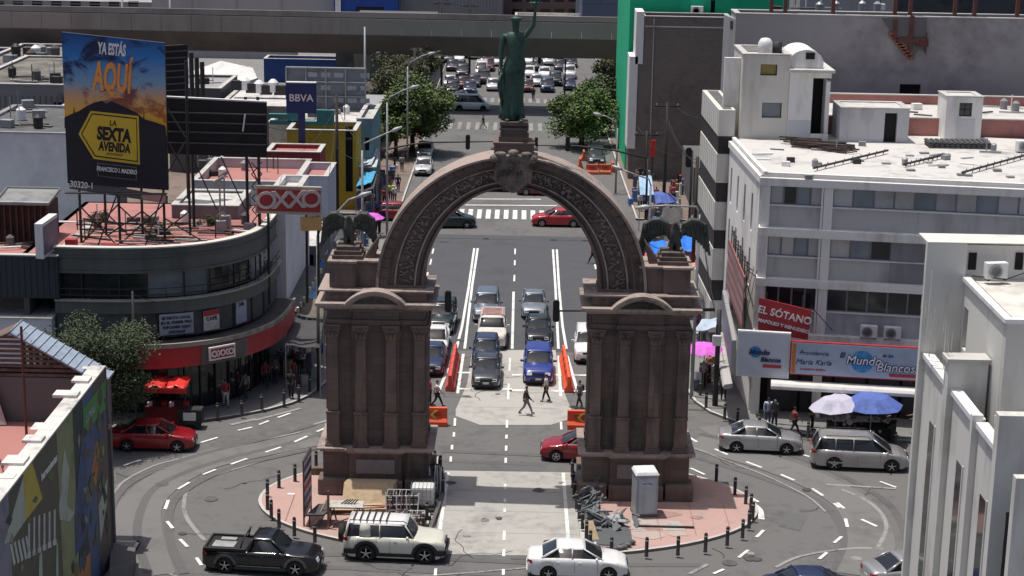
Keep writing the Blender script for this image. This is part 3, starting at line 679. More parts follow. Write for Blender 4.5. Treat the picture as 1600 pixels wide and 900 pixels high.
# ---- eagles
def eagle(cx, sx, label, span):
    e = thing('bronze_eagle', label, 'statue', (cx, AY, 12.3), 0, 'eagles on the arch shoulders')
    n = [((0, 0, .75), (.26, .24)), ((0, -.08, 1.15), (.3, .27)), ((0, -.15, 1.42), (.15, .15)), ((0, -.3, 1.56), (.13, .13)), ((0, .1, .4), (.2, .16)), ((0, .45, .05), (.24, .06)),
         ((-.16, -.1, .4), (.13, .13)), ((-.18, -.2, .08), (.07, .07)), ((.16, -.1, .4), (.13, .13)), ((.18, -.2, .08), (.07, .07))]
    link('body', skinmesh('body', n, [(0, 1), (1, 2), (2, 3), (0, 4), (4, 5), (0, 6), (6, 7), (0, 8), (8, 9)]), EAGLEM, e)
    b = MB(); b.tube([(0, -.38, 1.58), (0, -.5, 1.54), (0, -.54, 1.44)], [.08, .05, .01], 6); b.build('beak', EAGLEM, e, True)
    for s in (-1, 1):
        b = MB(); S = span/2
        edge = [(.2, 1.05), (.32, 1.42), (.55, 1.62), (.78, 1.60), (1.0, 1.42)]
        P_ = [(s*x*S, .05-.1*i*.3, z) for i, (x, z) in enumerate(edge)]
        b.tube(P_, [.14, .17, .17, .13, .05], 8)
        K = 13
        for i in range(K):      # long flight feathers fanned from the leading edge
            t = i/(K-1); u = t*(len(edge)-1); k = min(int(u), len(edge)-2); f = u-k
            x = edge[k][0]*(1-f)+edge[k+1][0]*f; z = edge[k][1]*(1-f)+edge[k+1][1]*f
            ln = .30+1.25*t; ang = .1+.12*t
            x0, x1 = s*x*S, s*(x+ang*ln*.6)*S; w = .12
            y = .06+.03*(i % 2)
            y2 = .25-.25*t
            b.hexa([(x0-w, y, z+.02), (x0+w, y, z+.02), (x0+w, y+.05, z+.02), (x0-w, y+.05, z+.02)][::1], [(x1-w*.5, y+y2, z-ln), (x1+w*.5, y+y2, z-ln), (x1+w*.5, y+y2+.04, z-ln), (x1-w*.5, y+y2+.04, z-ln)])
        for i in range(9):      # coverts
            t = i/8; u = t*(len(edge)-1); k = min(int(u), len(edge)-2); f = u-k
            x = s*(edge[k][0]*(1-f)+edge[k+1][0]*f)*S; z = edge[k][1]*(1-f)+edge[k+1][1]*f
            b.ball((x, .03, z-.16), (.1, .09, .26), 6, 5)
        b.build('wing', EAGLEM, e)
    b = MB(); b.cb((0, 0, .03), (.8, .8, .07)); b.build('rock_base', EAGLEM, e)
eagle(-8.05, -1, 'left hand bronze eagle with folded drooping wings on the arch shoulder', 2.3)
eagle(7.9, 1, 'right hand bronze eagle with drooping wings on the arch shoulder by the striped building', 2.9)
# ================================================================ VEHICLES
LAMP = mat('lamp_glass', (.62, .64, .66), .12, .05, 5, coat=.5); TAIL = mat('tail_lamp', (.35, .015, .015), .2, .05, 5, coat=.5)
PLATE = mat('licence_plate', (.55, .56, .55), .5, .05); CHROME = mat('chrome', (.6, .6, .6), .15, .02, metal=1)
def lerp(tab, x):
    if x <= tab[0][0]: return tab[0][1]
    for (a, va), (b_, vb) in zip(tab, tab[1:]):
        if x <= b_: return va+(vb-va)*(x-a)/(b_-a)
    return tab[-1][1]
KIND = {  # L, W, H, belt, hood line [(x/L, z)], greenhouse A,B,C,D (x/L rear base, rear roof, front roof, front base), wheel x
 'sedan': dict(L=4.45, W=1.74, H=1.47, top=[(-.5, .92), (-.46, 1.02), (-.33, 1.04), (.22, 1.0), (.40, .88), (.48, .74), (.5, .62)], gh=(-.36, -.20, .06, .25), wx=(-.29, .31), r=.31),
 'hatch': dict(L=4.0, W=1.72, H=1.5, top=[(-.5, .90), (-.46, 1.02), (.22, 1.0), (.40, .9), (.48, .76), (.5, .64)], gh=(-.47, -.36, .06, .26), wx=(-.31, .31), r=.31),
 'suv': dict(L=4.6, W=1.84, H=1.68, top=[(-.5, .95), (-.47, 1.12), (.22, 1.12), (.40, 1.03), (.48, .88), (.5, .7)], gh=(-.48, -.40, .06, .24), wx=(-.29, .31), r=.36),
 'minivan': dict(L=5.05, W=1.95, H=1.76, top=[(-.5, .95), (-.47, 1.12), (.26, 1.08), (.40, .98), (.48, .8), (.5, .62)], gh=(-.48, -.42, .12, .32), wx=(-.27, .32), r=.34),
 'offroad': dict(L=4.6, W=1.9, H=1.8, top=[(-.5, 1.1), (-.48, 1.18), (.2, 1.18), (.26, 1.12), (.42, 1.06), (.49, .98), (.5, .8)], gh=(-.475, -.45, .11, .2), wx=(-.27, .31), r=.41),
 'pickup': dict(L=5.2, W=1.84, H=1.66, top=[(-.5, 1.02), (.2, 1.05), (.24, 1.04), (.42, .97), (.49, .84), (.5, .7)], gh=(-.1, -.06, .10, .215), wx=(-.3, .31), r=.37),
 'van': dict(L=4.7, W=1.8, H=1.95, top=[(-.5, 1.0), (-.48, 1.1), (.33, 1.08), (.42, .95), (.49, .78), (.5, .6)], gh=(-.49, -.47, .2, .37), wx=(-.28, .33), r=.32),
}
def car_body(K, lod=0, scale=1.0):
    """returns builders (shell, glass, roof, pillars)"""
    k = KIND[K]; L, W, H = k['L'], k['W'], k['H']; hw0 = W/2; r = k['r']; NX = 46 if not lod else 24
    top = [(a*L, z) for a, z in k['top']]; wx = [w*L for w in k['wx']]; zc = .2
    def hw(x):
        u = abs(x)/(L/2); return hw0*(1-.16*max(0, (u-.72)/.28)**1.8-.02*u)
    def zb(x):
        z = .22+.1*max(0, (abs(x)/(L/2)-.85)/.15)
        for w in wx:
            d = abs(x-w); R = r+.07
            if d < R: z = max(z, r+math.sqrt(R*R-d*d))
        return z
    xs = sorted(set([-L/2+L*i/(NX) for i in range(NX+1)]+[w+s*(r+.069) for w in wx for s in (-1, 1)]+[w+s*(r+.071) for w in wx for s in (-1, 1)]))
    shell = MB(); S = []
    for x in xs:
        zt = lerp(top, x); b0 = min(zb(x), zt-.18); h = hw(x); e = zt-b0
        S.append([(x, h*.955, b0), (x, h*.985, b0+e*.22), (x, h, b0+e*.5), (x, h*.985, b0+e*.78), (x, h*.93, zt-.035), (x, h*.82, zt+.0), (x, h*.45, zt+.025), (x, 0, zt+.035)])
    m = len(S[0]); vs = []; fs = []
    for s in S: vs += s+[(p[0], -p[1], p[2]) for p in s[::-1][1:]]
    w = 2*m-1
    for i in range(len(S)-1):
        for j in range(w-1): fs.append((i*w+j, (i+1)*w+j, (i+1)*w+j+1, i*w+j+1))
    fs += [tuple(range(w)), tuple(range((len(S))*w-1, (len(S)-1)*w-1, -1))]
    shell.add(vs, fs)
    A, B_, C_, D = [a*L for a in k['gh']]
    zA, zD = lerp(top, A), lerp(top, D); wb = hw0*.90; wr = hw0*(.74 if K in ('sedan', 'hatch') else .80); zr = H-.05
    glass = MB(); ny = 6
    # closed glass shell: base ring A..D , roof ring B..C ; windscreen slightly bowed
    def row(x, z, hwid, bow): return [(x+bow*(1-(2*j/ny-1)**2), hwid*(2*j/ny-1), z) for j in range(ny+1)]
    rows = [row(A, zA-.02, wb*.95, -.05), row(B_, zr, wr*.97, -.05), row((B_+C_)/2, zr+.02, wr, 0), row(C_, zr, wr*.97, .06), row(D, zD-.02, wb*.96, .1)]
    vs = [p for q in rows for p in q]; fs = []
    for i in range(4):
        for j in range(ny): fs.append((i*(ny+1)+j, i*(ny+1)+j+1, (i+1)*(ny+1)+j+1, (i+1)*(ny+1)+j)[::-1])
    o = len(vs); vs += [((A+D)/2, -wb, lerp(top, 0)-.02), ((A+D)/2, wb, lerp(top, 0)-.02)]
    for sgn, j in ((0, 0), (1, ny)):
        idx = [i*(ny+1)+j for i in range(5)]+[o+sgn]; fs.append(tuple(idx if sgn else idx[::-1]))
    glass.add(vs, fs)
    roof = MB(); R = []
    for i in range(9):
        t = i/8; x = (B_-.05)+(C_+.08-B_+.05)*t; hz = .045*(1-(2*t-1)**4); e2 = wr*(1-.06*abs(2*t-1)**4)
        R.append([(x, e2*1.02, zr-.03), (x, e2*.99, zr+.012+hz*.3), (x, e2*.8, zr+.03+hz*.7), (x, e2*.4, zr+.04+hz), (x, 0, zr+.045+hz)])
    vs = []; fs = []
    for s in R: vs += s+[(p[0], -p[1], p[2]) for p in s[::-1][1:]]
    for i in range(8):
        for j in range(8): fs.append((i*9+j, (i+1)*9+j, (i+1)*9+j+1, i*9+j+1))
    fs += [tuple(range(9)), tuple(range(81-1, 72-1, -1))]
    roof.add(vs, fs)
    PL = []; px = [(A, zA, B_, .05), (D, zD, C_, .035)]
    mid = [(A+D)/2] if K not in ('minivan', 'suv', 'offroad', 'van') else [(A+D)/2+.28*0, A+(D-A)*.27]
    for s in (-1, 1):
        for x0, z0, x1, q in px: PL.append(MB()); PL[-1].tube([(x0, s*wb*.955, z0-.03), (x1, s*wr*.985, zr)], [q*1.2, q], 5)
        if K == 'pickup': mid = []
        for x in mid: PL.append(MB()); PL[-1].tube([(x, s*(wb+.005), lerp(top, x)-.05), (x, s*(wr+.008), zr)], [.035, .03], 4)
    if K == 'offroad':
        for s in (-1, 1):
            x0, x1 = A-.02, A+.95
            PL.append(MB()); PL[-1].hexa([(A+.62, s*wb*.94, zA), (A+1.15, s*wb*.94, zA), (A+1.15, s*(wb+.012), zA), (A+.62, s*(wb+.012), zA)], [(B_+.55, s*wr*.94, zr), (B_+1.0, s*wr*.94, zr), (B_+1.0, s*(wr+.015), zr), (B_+.55, s*(wr+.015), zr)])
    return shell, glass, roof, PL, k, hw, zr, wb, wr, top, wx
def wheel_parts(par, x, y, r, m=STEEL, rimr=.66):
    s = 1 if y > 0 else -1
    b = MB(); b.lathe([(r*.55, -.11), (r*.93, -.11), (r, -.075), (r, .075), (r*.93, .11), (r*.55, .11)], 20, (x, y, r), 'y'); t = b.build('wheel', RUBBER, par, True)
    b = MB(); yy = y+s*.095
    b.lathe([(r*rimr, -.012), (r*rimr, .02), (r*(rimr-.1), .02), (r*(rimr-.1), -.012)], 18, (x, yy, r), 'y')
    for j in range(5):
        a = 2*math.pi*j/5+.3; b.tube([(x, yy+s*.012, r), (x+r*rimr*.93*math.cos(a), yy+s*.012, r+r*rimr*.93*math.sin(a))], [.045, .03], 4)
    b.lathe([(.05, -.02), (.05, .03)], 8, (x, yy, r), 'y')
    b.build('rim', m, t)
def vehicle(K, loc, deg, pm, label, cat='car', name='parked_car', group='vehicles around the arch', roofm=None, lod=0, rack=False, extra=None, rim=STEEL):
    e = thing(name, label, cat, loc, rad(deg), group)
    shell, glass, roof, pil, k, hw, zr, wb, wr, top, wx = car_body(K, lod)
    L, W, H, r = k['L'], k['W'], k['H'], k['r']
    if lod:
        b = MB()
        for i, q in [(0, shell), (1, glass), (2, roof)]+[(0, q_) for q_ in pil]:
            b.cur = i; b.add(q.v, q.f)
        b.cur = 3
        for x in wx:
            for s in (-1, 1): b.lathe([(r, -.1), (r, .1)], 10, (x, s*(W/2-.12), r), 'y')
        b.box(-L*.46, L*.46, -W*.42, W*.42, .16, .5)
        b.cur = 4
        for s in (-1, 1): b.cb((L/2-.03, s*W*.33, .66), (.08, .34, .12))
        b.cur = 5
        for s in (-1, 1): b.cb((-L/2+.03, s*W*.38, .82), (.08, .25, .18))
        o = b.build('car_body', [pm, CARGLASS, roofm or pm, BLACK, LAMP, TAIL], e, True); return e
    body = shell.build('body', pm, e, True)
    b = MB(); b.box(-L*.47, L*.47, -W*.43, W*.43, .15, .55)
    for x in wx: b.box(x-r-.06, x+r+.06, -W*.44, W*.44, .3, r*2+.02)
    b.build('underbody', BLACK, body)
    if K == 'pickup':
        glass2 = glass
    glass.build('window_glass', CARGLASS, e, True)
    roof.build('roof', roofm or pm, e, True); [q_.build('window_pillar', pm, e, True) for q_ in pil]
    for x in wx:
        for s in (-1, 1): wheel_parts(e, x, s*(W/2-.115), r, rim)
    zf = lerp(top, L*.46); 
    for s in (-1, 1):
        b = MB(); zz = zf-.1; x0 = L/2-.2; y0 = s*hw(x0)*.97; y1 = s*hw(L/2)*.52
        b.hexa([(x0, y0, zz-.08), (L/2+.015, s*hw(L/2)*.93, zz-.12), (L/2+.02, y1, zz-.12), (L/2-.2, y1, zz-.08)][::s], [(x0-.1, y0*.96, zz+.05), (L/2-.06, s*hw(L/2)*.9, zz+.03), (L/2-.04, y1, zz+.03), (L/2-.25, y1, zz+.05)][::s])
        b.build('headlight', LAMP, e)
        b = MB(); zz = lerp(top, -L*.47)-.17
        b.hexa([(-L/2-.012, s*hw(L/2)*.55, zz-.08), (-L/2-.012, s*hw(L/2)*.97, zz-.08), (-L/2+.22, s*(hw(-L/2+.22)+.008), zz-.05), (-L/2+.22, s*hw(L/2)*.6, zz-.05)][::-s], [(-L/2, s*hw(L/2)*.6, zz+.09), (-L/2, s*hw(L/2)*.95, zz+.1), (-L/2+.2, s*(hw(-L/2+.2)+.004), zz+.09), (-L/2+.2, s*hw(L/2)*.6, zz+.1)][::-s])
        b.build('tail_light', TAIL, e)
        b = MB(); D = k['gh'][3]*L; b.cb((D-.28, s*(W/2+.09), lerp(top, D)+.06), (.1, .2, .13)); b.cb((D-.25, s*(W/2-.03), lerp(top, D)+.0), (.05, .12, .04)); b.build('wing_mirror', pm, e, bevel=.02)
        b = MB()
        for hx in (.02*L, -.2*L): b.cb((hx, s*(hw(hx)*.995), lerp(top, hx)-.17), (.16, .03, .03))
        b.build('door_handle', CHROME if K in ('minivan', 'offroad') else pm, e)
        # door shut lines, raised rubbing strip
        b = MB()
        dl = (.2*L, -.03*L, -.25*L) if K != 'pickup' else (.19*L, -.09*L)
        for hx in dl: b.tube([(hx, s*hw(hx)*.988, .36), (hx-.02, s*(hw(hx)+.001), .62), (hx-.02, s*hw(hx)*.975, lerp(top, hx)-.1)], .008, 4)
        b.build('door_seam', BLACK, e)
    b = MB(); zg = zf-.16; b.cb((L/2+.005, 0, zg), (.05, hw(L/2)*.95, .13)); b.cb((L/2+.0, 0, .36), (.06, hw(L/2)*1.3, .14)); b.build('grille', BLACK, e)
    b = MB(); b.cb((L/2+.04, 0, .46), (.02, .36, .13)); b.build('licence_plate', PLATE, e)
    b = MB(); b.cb((-L/2-.015, 0, .62), (.02, .36, .13)); b.build('licence_plate', PLATE, e)
    b = MB(); b.cb((-L/2-.0, 0, .36), (.08, hw(L/2)*1.85, .14)); b.build('rear_bumper', pm if K not in ('offroad', 'pickup') else CHROME, e, bevel=.02)
    b = MB()
    A, B_, C_, D = [a*L for a in k['gh']]
    for s in (-1, 1): b.tube([(D+.09, s*.1+.25, lerp(top, D)+.045), (D-.15, s*.3+.1, lerp(top, D)+.2)], .01, 4)
    b.build('wiper', BLACK, e)
    if extra: extra(e, k, hw, zr, wr, top, pm)
    return e
RED_P = paint('red', (.27, .008, .014)); SILVER_P = paint('silver', (.42, .42, .43), .3, .55); BLACK_P = paint('black', (.008, .008, .009)); WHITE_P = paint('white', (.74, .74, .73))
CREAM_P = paint('cream', (.60, .60, .51)); BLUE_P = paint('blue', (.018, .035, .22)); GRAY_P = paint('grey', (.055, .058, .066), .3, .4); DBLUE_P = paint('dark_blue', (.015, .025, .07)); DGREEN_P = paint('dark_green', (.008, .018, .018))
SILVERW_P = paint('pale_silver', (.55, .56, .57), .3, .3); BGRAY_P = paint('blue_grey', (.16, .19, .235), .3, .4)
def at(px, py, back=0.0): g = G(px, py); return (g[0], g[1]+back)
vehicle('sedan', at(236, 707, .87), 0, RED_P, 'red sedan alone on the left side of the roundabout')
vehicle('sedan', at(911, 724, .87), 180-3, RED_P, 'dark red sedan half hidden behind the right arch pier')
vehicle('sedan', at(1190, 710, .87), -4, SILVER_P, 'silver grey sedan right of the arch, ahead of the bollards')
def van_extra(e, k, hw, zr, wr, top, pm):
    b = MB()
    for s in (-1, 1): b.tube([(-1.9, s*.7, zr+.06), (-1.8, s*.7, zr+.12), (.3, s*.7, zr+.13), (.45, s*.7, zr+.05)], .02, 5)
    b.build('roof_rail', DMETAL, e)
    b = MB()
    for s in (-1, 1): b.box(-1.7, 1.0, s*.985-.01, s*.985+.01, .42, .5)
    b.build('rubbing_strip', pm, e)
vehicle('minivan', at(1346, 737, .95), -4, paint('warm_silver', (.38, .37, .36), .3, .5), 'silver beige minivan at the right edge beside the white building', 'van', 'minivan', extra=van_extra)
def pick_extra(e, k, hw, zr, wr, top, pm):
    L, W = k['L'], k['W']; x0, x1 = -L/2+.06, -L*.1-.12
    b = MB(); b.box(x0+.05, x1, -W/2+.14, W/2-.14, 1.066, 1.082); b.build('bed_floor', BLACK, e)
    b = MB()
    for s in (-1, 1): b.box(x0, x1, s*(W/2-.1)-.06, s*(W/2-.1)+.06, 1.03, 1.17)
    b.box(x0, x0+.1, -W/2+.1, W/2-.1, 1.03, 1.165)
    b.build('bed_rail', BLACK, e, bevel=.02)
    b = MB(); b.box(x0+.3, x0+1.3, -.5, .2, 1.085, 1.10); b.cb((x0+.9, .3, 1.13), (.7, .3, .1)); b.build('bed_cargo', mat('cargo_grey', (.3, .3, .3), .6), e)
    b = MB()
    for s in (-1, 1):
        b.tube([(x1-.25, s*(W/2-.15), 1.1), (x1-.1, s*(W/2-.22), 1.6)], .035, 6)
    b.tube([(x1-.1, -(W/2-.22), 1.6), (x1-.1, W/2-.22, 1.6)], .035, 6); b.build('roll_bar', BLACK, e, True)
    for x in [w*L for w in k['wx']]:
        for s in (-1, 1):
            b = MB(); b.ring_arc(x, k['r'], k['r']+.04, k['r']+.16, s*(W/2-.03)-.035, s*(W/2-.03)+.05, .15, math.pi-.15, 14); b.build('wheel_flare', mat('flare_grey', (.12, .12, .12), .6), e)
    b = MB()
    for s in (-1, 1): b.box(-1.0, 1.05, s*(W/2+.02)-.06, s*(W/2+.02)+.06, .34, .42)
    b.build('side_step', DMETAL, e)
vehicle('pickup', at(408, 899, .92), -5, BLACK_P, 'black pickup truck with open bed at the bottom left', 'pickup truck', 'pickup_truck', extra=pick_extra)
def fj_extra(e, k, hw, zr, wr, top, pm):
    L, W = k['L'], k['W']
    b = MB()
    for s in (-1, 1):
        b.tube([(-2.0, s*.72, zr+.05), (-2.0, s*.72, zr+.17), (.45, s*.7, zr+.17), (.6, s*.68, zr+.07)], .022, 5)
    for i in range(6): x = -1.85+i*.3; b.tube([(x, -.72, zr+.16), (x, .72, zr+.16)], .03, 5)
    b.build('roof_rack', BLACK, e)
    b = MB(); b.lathe([(.2, -L/2-.3), (.36, -L/2-.3), (.40, -L/2-.25), (.40, -L/2-.1), (.36, -L/2-.04), (.2, -L/2-.04)], 20, (0, .05, 1.0), 'x'); b.build('spare_wheel', RUBBER, e, True)
    b = MB()
    for s in (-1, 1):
        b.box(-L/2+.05, -L*.27-k['r']-.07, s*(W/2-.03)-.04, s*(W/2-.03)+.045, .38, .62)
        b.box(-L*.27+k['r']+.07, L*.31-k['r']-.07, s*(W/2-.03)-.04, s*(W/2-.03)+.045, .3, .46)
        b.box(L*.31+k['r']+.07, L/2-.03, s*(W/2-.06)-.05, s*(W/2-.08)+.045, .4, .66)
        for x in [w*L for w in k['wx']]: b.ring_arc(x, k['r'], k['r']+.05, k['r']+.2, s*(W/2-.02)-.04, s*(W/2-.02)+.05, .05, math.pi-.05, 14)
    b.box(L/2-.03, L/2+.1, -W*.42, W*.42, .38, .62); b.build('lower_trim', BLACK, e)
vehicle('offroad', at(616, 880, .95), -3, CREAM_P, 'cream off-road vehicle with white roof rack roof and rear spare wheel by the left island', 'suv', 'offroad_car', roofm=WHITE_P, extra=fj_extra)
vehicle('sedan', at(902, 908, .87), 0, WHITE_P, 'white sedan at the bottom centre in front of the slab', 'car')
vehicle('sedan', at(1432, 926, .87), 12, SILVER_P, 'pale silver sedan at bottom right beside the white building corner')
vehicle('sedan', at(1275, 949, .6), 4, DBLUE_P, 'dark blue sedan of which only the roof shows at the bottom edge')
# waiting queue, facing the camera (noses towards -y)
Q = 'cars queuing behind the arch'
vehicle('sedan', at(759, 610, 2.2), -90, GRAY_P, 'dark grey sedan first in the lane left of centre', group=Q)
vehicle('hatch', at(758, 578, 2.0), -90, DBLUE_P, 'dark blue car squeezed between the grey sedan and the cream jeep', group=Q)
def jeep_extra(e, k, hw, zr, wr, top, pm):
    b = MB()
    for i in range(6): b.cb((-1.4+i*.32, 0, zr+.12), (.08, 1.3, .05))
    for s in (-1, 1): b.box(-1.6, .35, s*.66-.03, s*.66+.03, zr+.06, zr+.16)
    b.build('roof_rack', mat('rack_pink', (.5, .3, .27), .6), e)
vehicle('offroad', at(768, 546, 2.0), -90, paint('off_white', (.68, .65, .60)), 'cream boxy off-road car with pink roof rack third in the lane left of centre', group=Q, extra=jeep_extra)
vehicle('suv', at(759, 506, 2.2), -90, BGRAY_P, 'silver grey suv last in the lane left of centre', group=Q)
vehicle('suv', at(841, 603, 2.2), -90, BLUE_P, 'bright blue car first in the lane right of centre', group=Q)
vehicle('sedan', at(841, 543, 2.2), -90, BLACK_P, 'black sedan second in the lane right of centre', group=Q)
vehicle('sedan', at(834, 501, 2.2), -90, paint('grey_silver', (.22, .24, .27), .3, .4), 'grey silver sedan third in the lane right of centre', group=Q)
vehicle('suv', at(688, 524, 2.2), -93, DGREEN_P, 'black suv behind the hanging traffic light left of the queue', group=Q)
vehicle('pickup', at(676, 563, 2.2), -90, WHITE_P, 'white pickup truck behind the left arch pier', 'pickup truck', 'pickup_truck', Q)
vehicle('sedan', at(671, 590, 2.2), -90, DBLUE_P, 'dark blue sedan beside the left arch pier', group=Q)
vehicle('suv', at(921, 570, 2.2), -92, WHITE_P, 'white suv partly behind the right arch pier', group=Q)
C2 = 'cars crossing behind the arch'
vehicle('hatch', at(705, 357, .8), 5, DGREEN_P, 'dark green hatchback crossing behind the arch on the left', group=C2)
vehicle('sedan', at(872, 355, .8), 180, paint('bright_red', (.40, .012, .022)), 'bright red sedan crossing behind the arch', group=C2)
vehicle('sedan', at(845, 306, .8), 180, RED_P, 'dark red sedan seen just under the arch ring', group=C2)
vehicle('sedan', at(783, 300, .8), 0, BLACK_P, 'black car seen just under the keystone', group=C2)
vehicle('sedan', at(660, 276, 2.2), -90, SILVERW_P, 'white sedan parked by the kerb under the left trees', group=C2)
vehicle('sedan', at(662, 250, 2.2), -90, SILVER_P, 'silver sedan parked behind the white one under the left trees', group=C2)
vehicle('hatch', at(621, 346, .9), 0, RED_P, 'red hatchback at the left kerb behind the arch ring', group=C2)
vehicle('suv', at(932, 262, 2.2), -90, GRAY_P, 'dark suv between orange barriers beyond the right of the ring', group=C2)
# far traffic beyond the avenue, small in the picture
FP = [WHITE_P, SILVERW_P, BLACK_P, GRAY_P, DBLUE_P, paint('wine', (.09, .012, .014))]
FARCARS = [(735, 172, 0, 'van', 1, 'white van crossing under the viaduct'), (715, 161, 180, 'sedan', 2, 'black car crossing under the viaduct, left of the white van'),
 (733, 148, -90, 'sedan', 4, 'dark blue far car at the front of the left lane'), (740, 137, -90, 'sedan', 3, 'grey far car second in the left lane'), (752, 120, -90, 'van', 0, 'white far van behind the grey car'),
 (722, 122, -90, 'suv', 3, 'grey far suv in the leftmost lane'), (702, 138, -90, 'sedan', 1, 'pale far car under the trees in the leftmost lane'), (716, 99, -90, 'sedan', 0, 'white far car at the top of the left lane'),
 (762, 112, -90, 'suv', 5, 'dark red far car beside the white van'), (772, 104, -90, 'sedan', 0, 'white far car left of the statue'), (770, 143, -90, 'sedan', 1, 'silver far car just left of the statue'),
 (778, 92, -90, 'van', 0, 'white far van left of the statue at the top'), (740, 93, -90, 'van', 1, 'silver far van under the viaduct edge'), (826, 122, -90, 'sedan', 0, 'white far car just right of the statue'),
 (851, 124, -90, 'sedan', 0, 'white far car second right of the statue'), (855, 145, -90, 'suv', 4, 'dark blue far suv stopped at the crossing'), (856, 103, -90, 'sedan', 1, 'silver far car right of the statue'),
 (823, 103, -90, 'sedan', 0, 'white far car right of the statue at the back'), (890, 124, -90, 'suv', 1, 'pale far suv behind the signal pole'), (893, 106, -90, 'sedan', 2, 'black far car behind the signal pole'),
 (824, 145, -90, 'sedan', 5, 'dark red far car hidden behind the statue'), (788, 118, -90, 'sedan', 3, 'grey far car next to the statue'), (800, 98, -90, 'sedan', 1, 'silver far car behind the statue head level'), (706, 112, -90, 'sedan', 3, 'dark far car near the left kerb at the top')]
rf = random.Random(5)
for k in range(18):
    lane = (700, 722, 745, 768, 826, 850, 872, 893)[k % 8]; row = k//8; py = 92-row*5-rf.uniform(0, 2.5); px = 800+(lane-800)*(py+250)/(105+250)
    FARCARS.append((px, py, -90, ['sedan', 'suv', 'van', 'hatch'][k % 4], rf.randrange(6), ['white', 'pale', 'black', 'grey', 'navy', 'red'][0]+'' if 0 else 'distant queued '+['sedan', 'suv', 'van', 'hatchback'][k % 4]+' under the viaduct, '+['front', 'middle', 'rear'][row]+' row, lane '+['at the left kerb', 'second from the left kerb', 'third from the left kerb', 'left of the statue', 'right of the statue', 'third from the right kerb', 'second from the right kerb', 'at the right kerb'][k % 8]))
for i, (px, py, K, ci) in enumerate([(706, 150, 'suv', 2), (722, 140, 'sedan', 5), (755, 132, 'suv', 3), (868, 135, 'suv', 2), (875, 112, 'sedan', 3), (838, 136, 'sedan', 1), (840, 112, 'hatch', 2), (700, 100, 'suv', 3), (758, 100, 'sedan', 2), (810, 112, 'suv', 4), (812, 138, 'sedan', 0), (890, 142, 'sedan', 4)]):
    FARCARS.append((px, py, -90, K, ci, 'distant '+['black', 'dark red', 'grey', 'black', 'grey', 'silver', 'black', 'grey', 'black', 'navy', 'white', 'navy'][i]+' car in the far queue, '+['first in the leftmost lane', 'second in the left lane', 'between the grey and silver cars', 'right of the blue suv', 'behind the black suv at right', 'beside the blue suv', 'right behind the silver car', 'at the left kerb under the viaduct', 'behind the white van', 'just right behind the statue', 'hidden beside the statue skirt', 'near the signal pole'][i]))
for px, py, dg_, K, ci, lab in FARCARS:
    vehicle(K, at(px, py, 0 if dg_ in (0, 180) else 2.0), dg_, FP[ci], lab, 'van' if K == 'van' else 'car', 'distant_car', 'far traffic beyond the avenue', lod=1)
# ================================================================ BUILDINGS
class Fac:
    """vertical facade frame: u runs to the right as seen from outside, d inwards, z up"""
    def __init__(s, a, b):
        s.a = Vector(a[:2]); s.u = (Vector(b[:2])-s.a).normalized(); s.len = (Vector(b[:2])-s.a).length; s.n = Vector((-s.u.y, s.u.x))
        s.T = Matrix(((s.u.x, s.n.x, 0, s.a.x), (s.u.y, s.n.y, 0, s.a.y), (0, 0, 1, 0), (0, 0, 0, 1)))
    def uz(s, px, py, d=0.):
        r = ray(px, py); o = s.a+s.n*d; c = Vector(CAM[:2])
        t = (o-c).dot(s.n)/(Vector((r[0], r[1])).dot(s.n)); p = c+Vector((r[0], r[1]))*t
        return ((p-s.a).dot(s.u), HC+r[2]*t)
    def mb(s): b = MB(); b.T = s.T; return b
    def w(s, u, d, z): p = s.a+s.u*u+s.n*d; return (p.x, p.y, z)
def gridwall(b, u0, u1, z0, z1, ops, d0, d1):
    zs = sorted(set([z0, z1]+[min(max(q, z0), z1) for o in ops for q in o[2:4]]))
    for za, zb_ in zip(zs, zs[1:]):
        if zb_-za < 1e-4: continue
        zm = (za+zb_)/2; cuts = sorted([(max(o[0], u0), min(o[1], u1)) for o in ops if o[2] < zm < o[3]]); u = u0
        for a, c in cuts:
            if a > u+1e-4: b.box(u, a, d0, d1, za, zb_)
            u = max(u, c)
        if u < u1-1e-4: b.box(u, u1, d0, d1, za, zb_)
def window(F, root, o, d=.22, nx=2, nz=1, glass=None, frame=None, name='window', w=.05, reveal=0):
    u0, u1, z0, z1 = o[:4]; frame = frame or DMETAL
    b = F.mb(); e = .002
    b.box(u0, u1, d-.04, d+.04, z0, z0+w); b.box(u0, u1, d-.04, d+.04, z1-w, z1)
    for i in range(nx+1):
        c = u0+w/2+(u1-u0-w)*i/nx; b.box(c-w/2, c+w/2, d-.038, d+.038, z0+w, z1-w)
    for i in range(1, nz):
        c = z0+(z1-z0)*i/nz; b.box(u0+w, u1-w, d-.03, d+.03, c-w/2, c+w/2)
    f = b.build(name, frame, root, world=True)
    b = F.mb(); b.box(u0+e, u1-e, d-.008, d+.008, z0+e, z1-e); g = b.build('pane', glass or GLASS, world=False)
    g.data.transform(Matrix.Translation(root.location).inverted()); g.parent = f
    b = F.mb(); b.box(u0-.02, u1+.02, d+.5, d+.55, z0-.02, z1+.02); g = b.build('room_back', DARK, world=False); g.data.transform(Matrix.Translation(root.location).inverted()); g.parent = f
    return f
def door(F, root, o, d=.15, m=None):
    u0, u1, z0, z1 = o[:4]; b = F.mb(); b.box(u0, u1, d, d+.05, z0, z1); q = b.build('door', m or DMETAL, root, world=True)
    b = F.mb(); b.box(u1-.16, u1-.1, d-.05, d-.001, (z0+z1)/2-.06, (z0+z1)/2+.06); h = b.build('handle', GMETAL); h.data.transform(Matrix.Translation(root.location).inverted()); h.parent = q
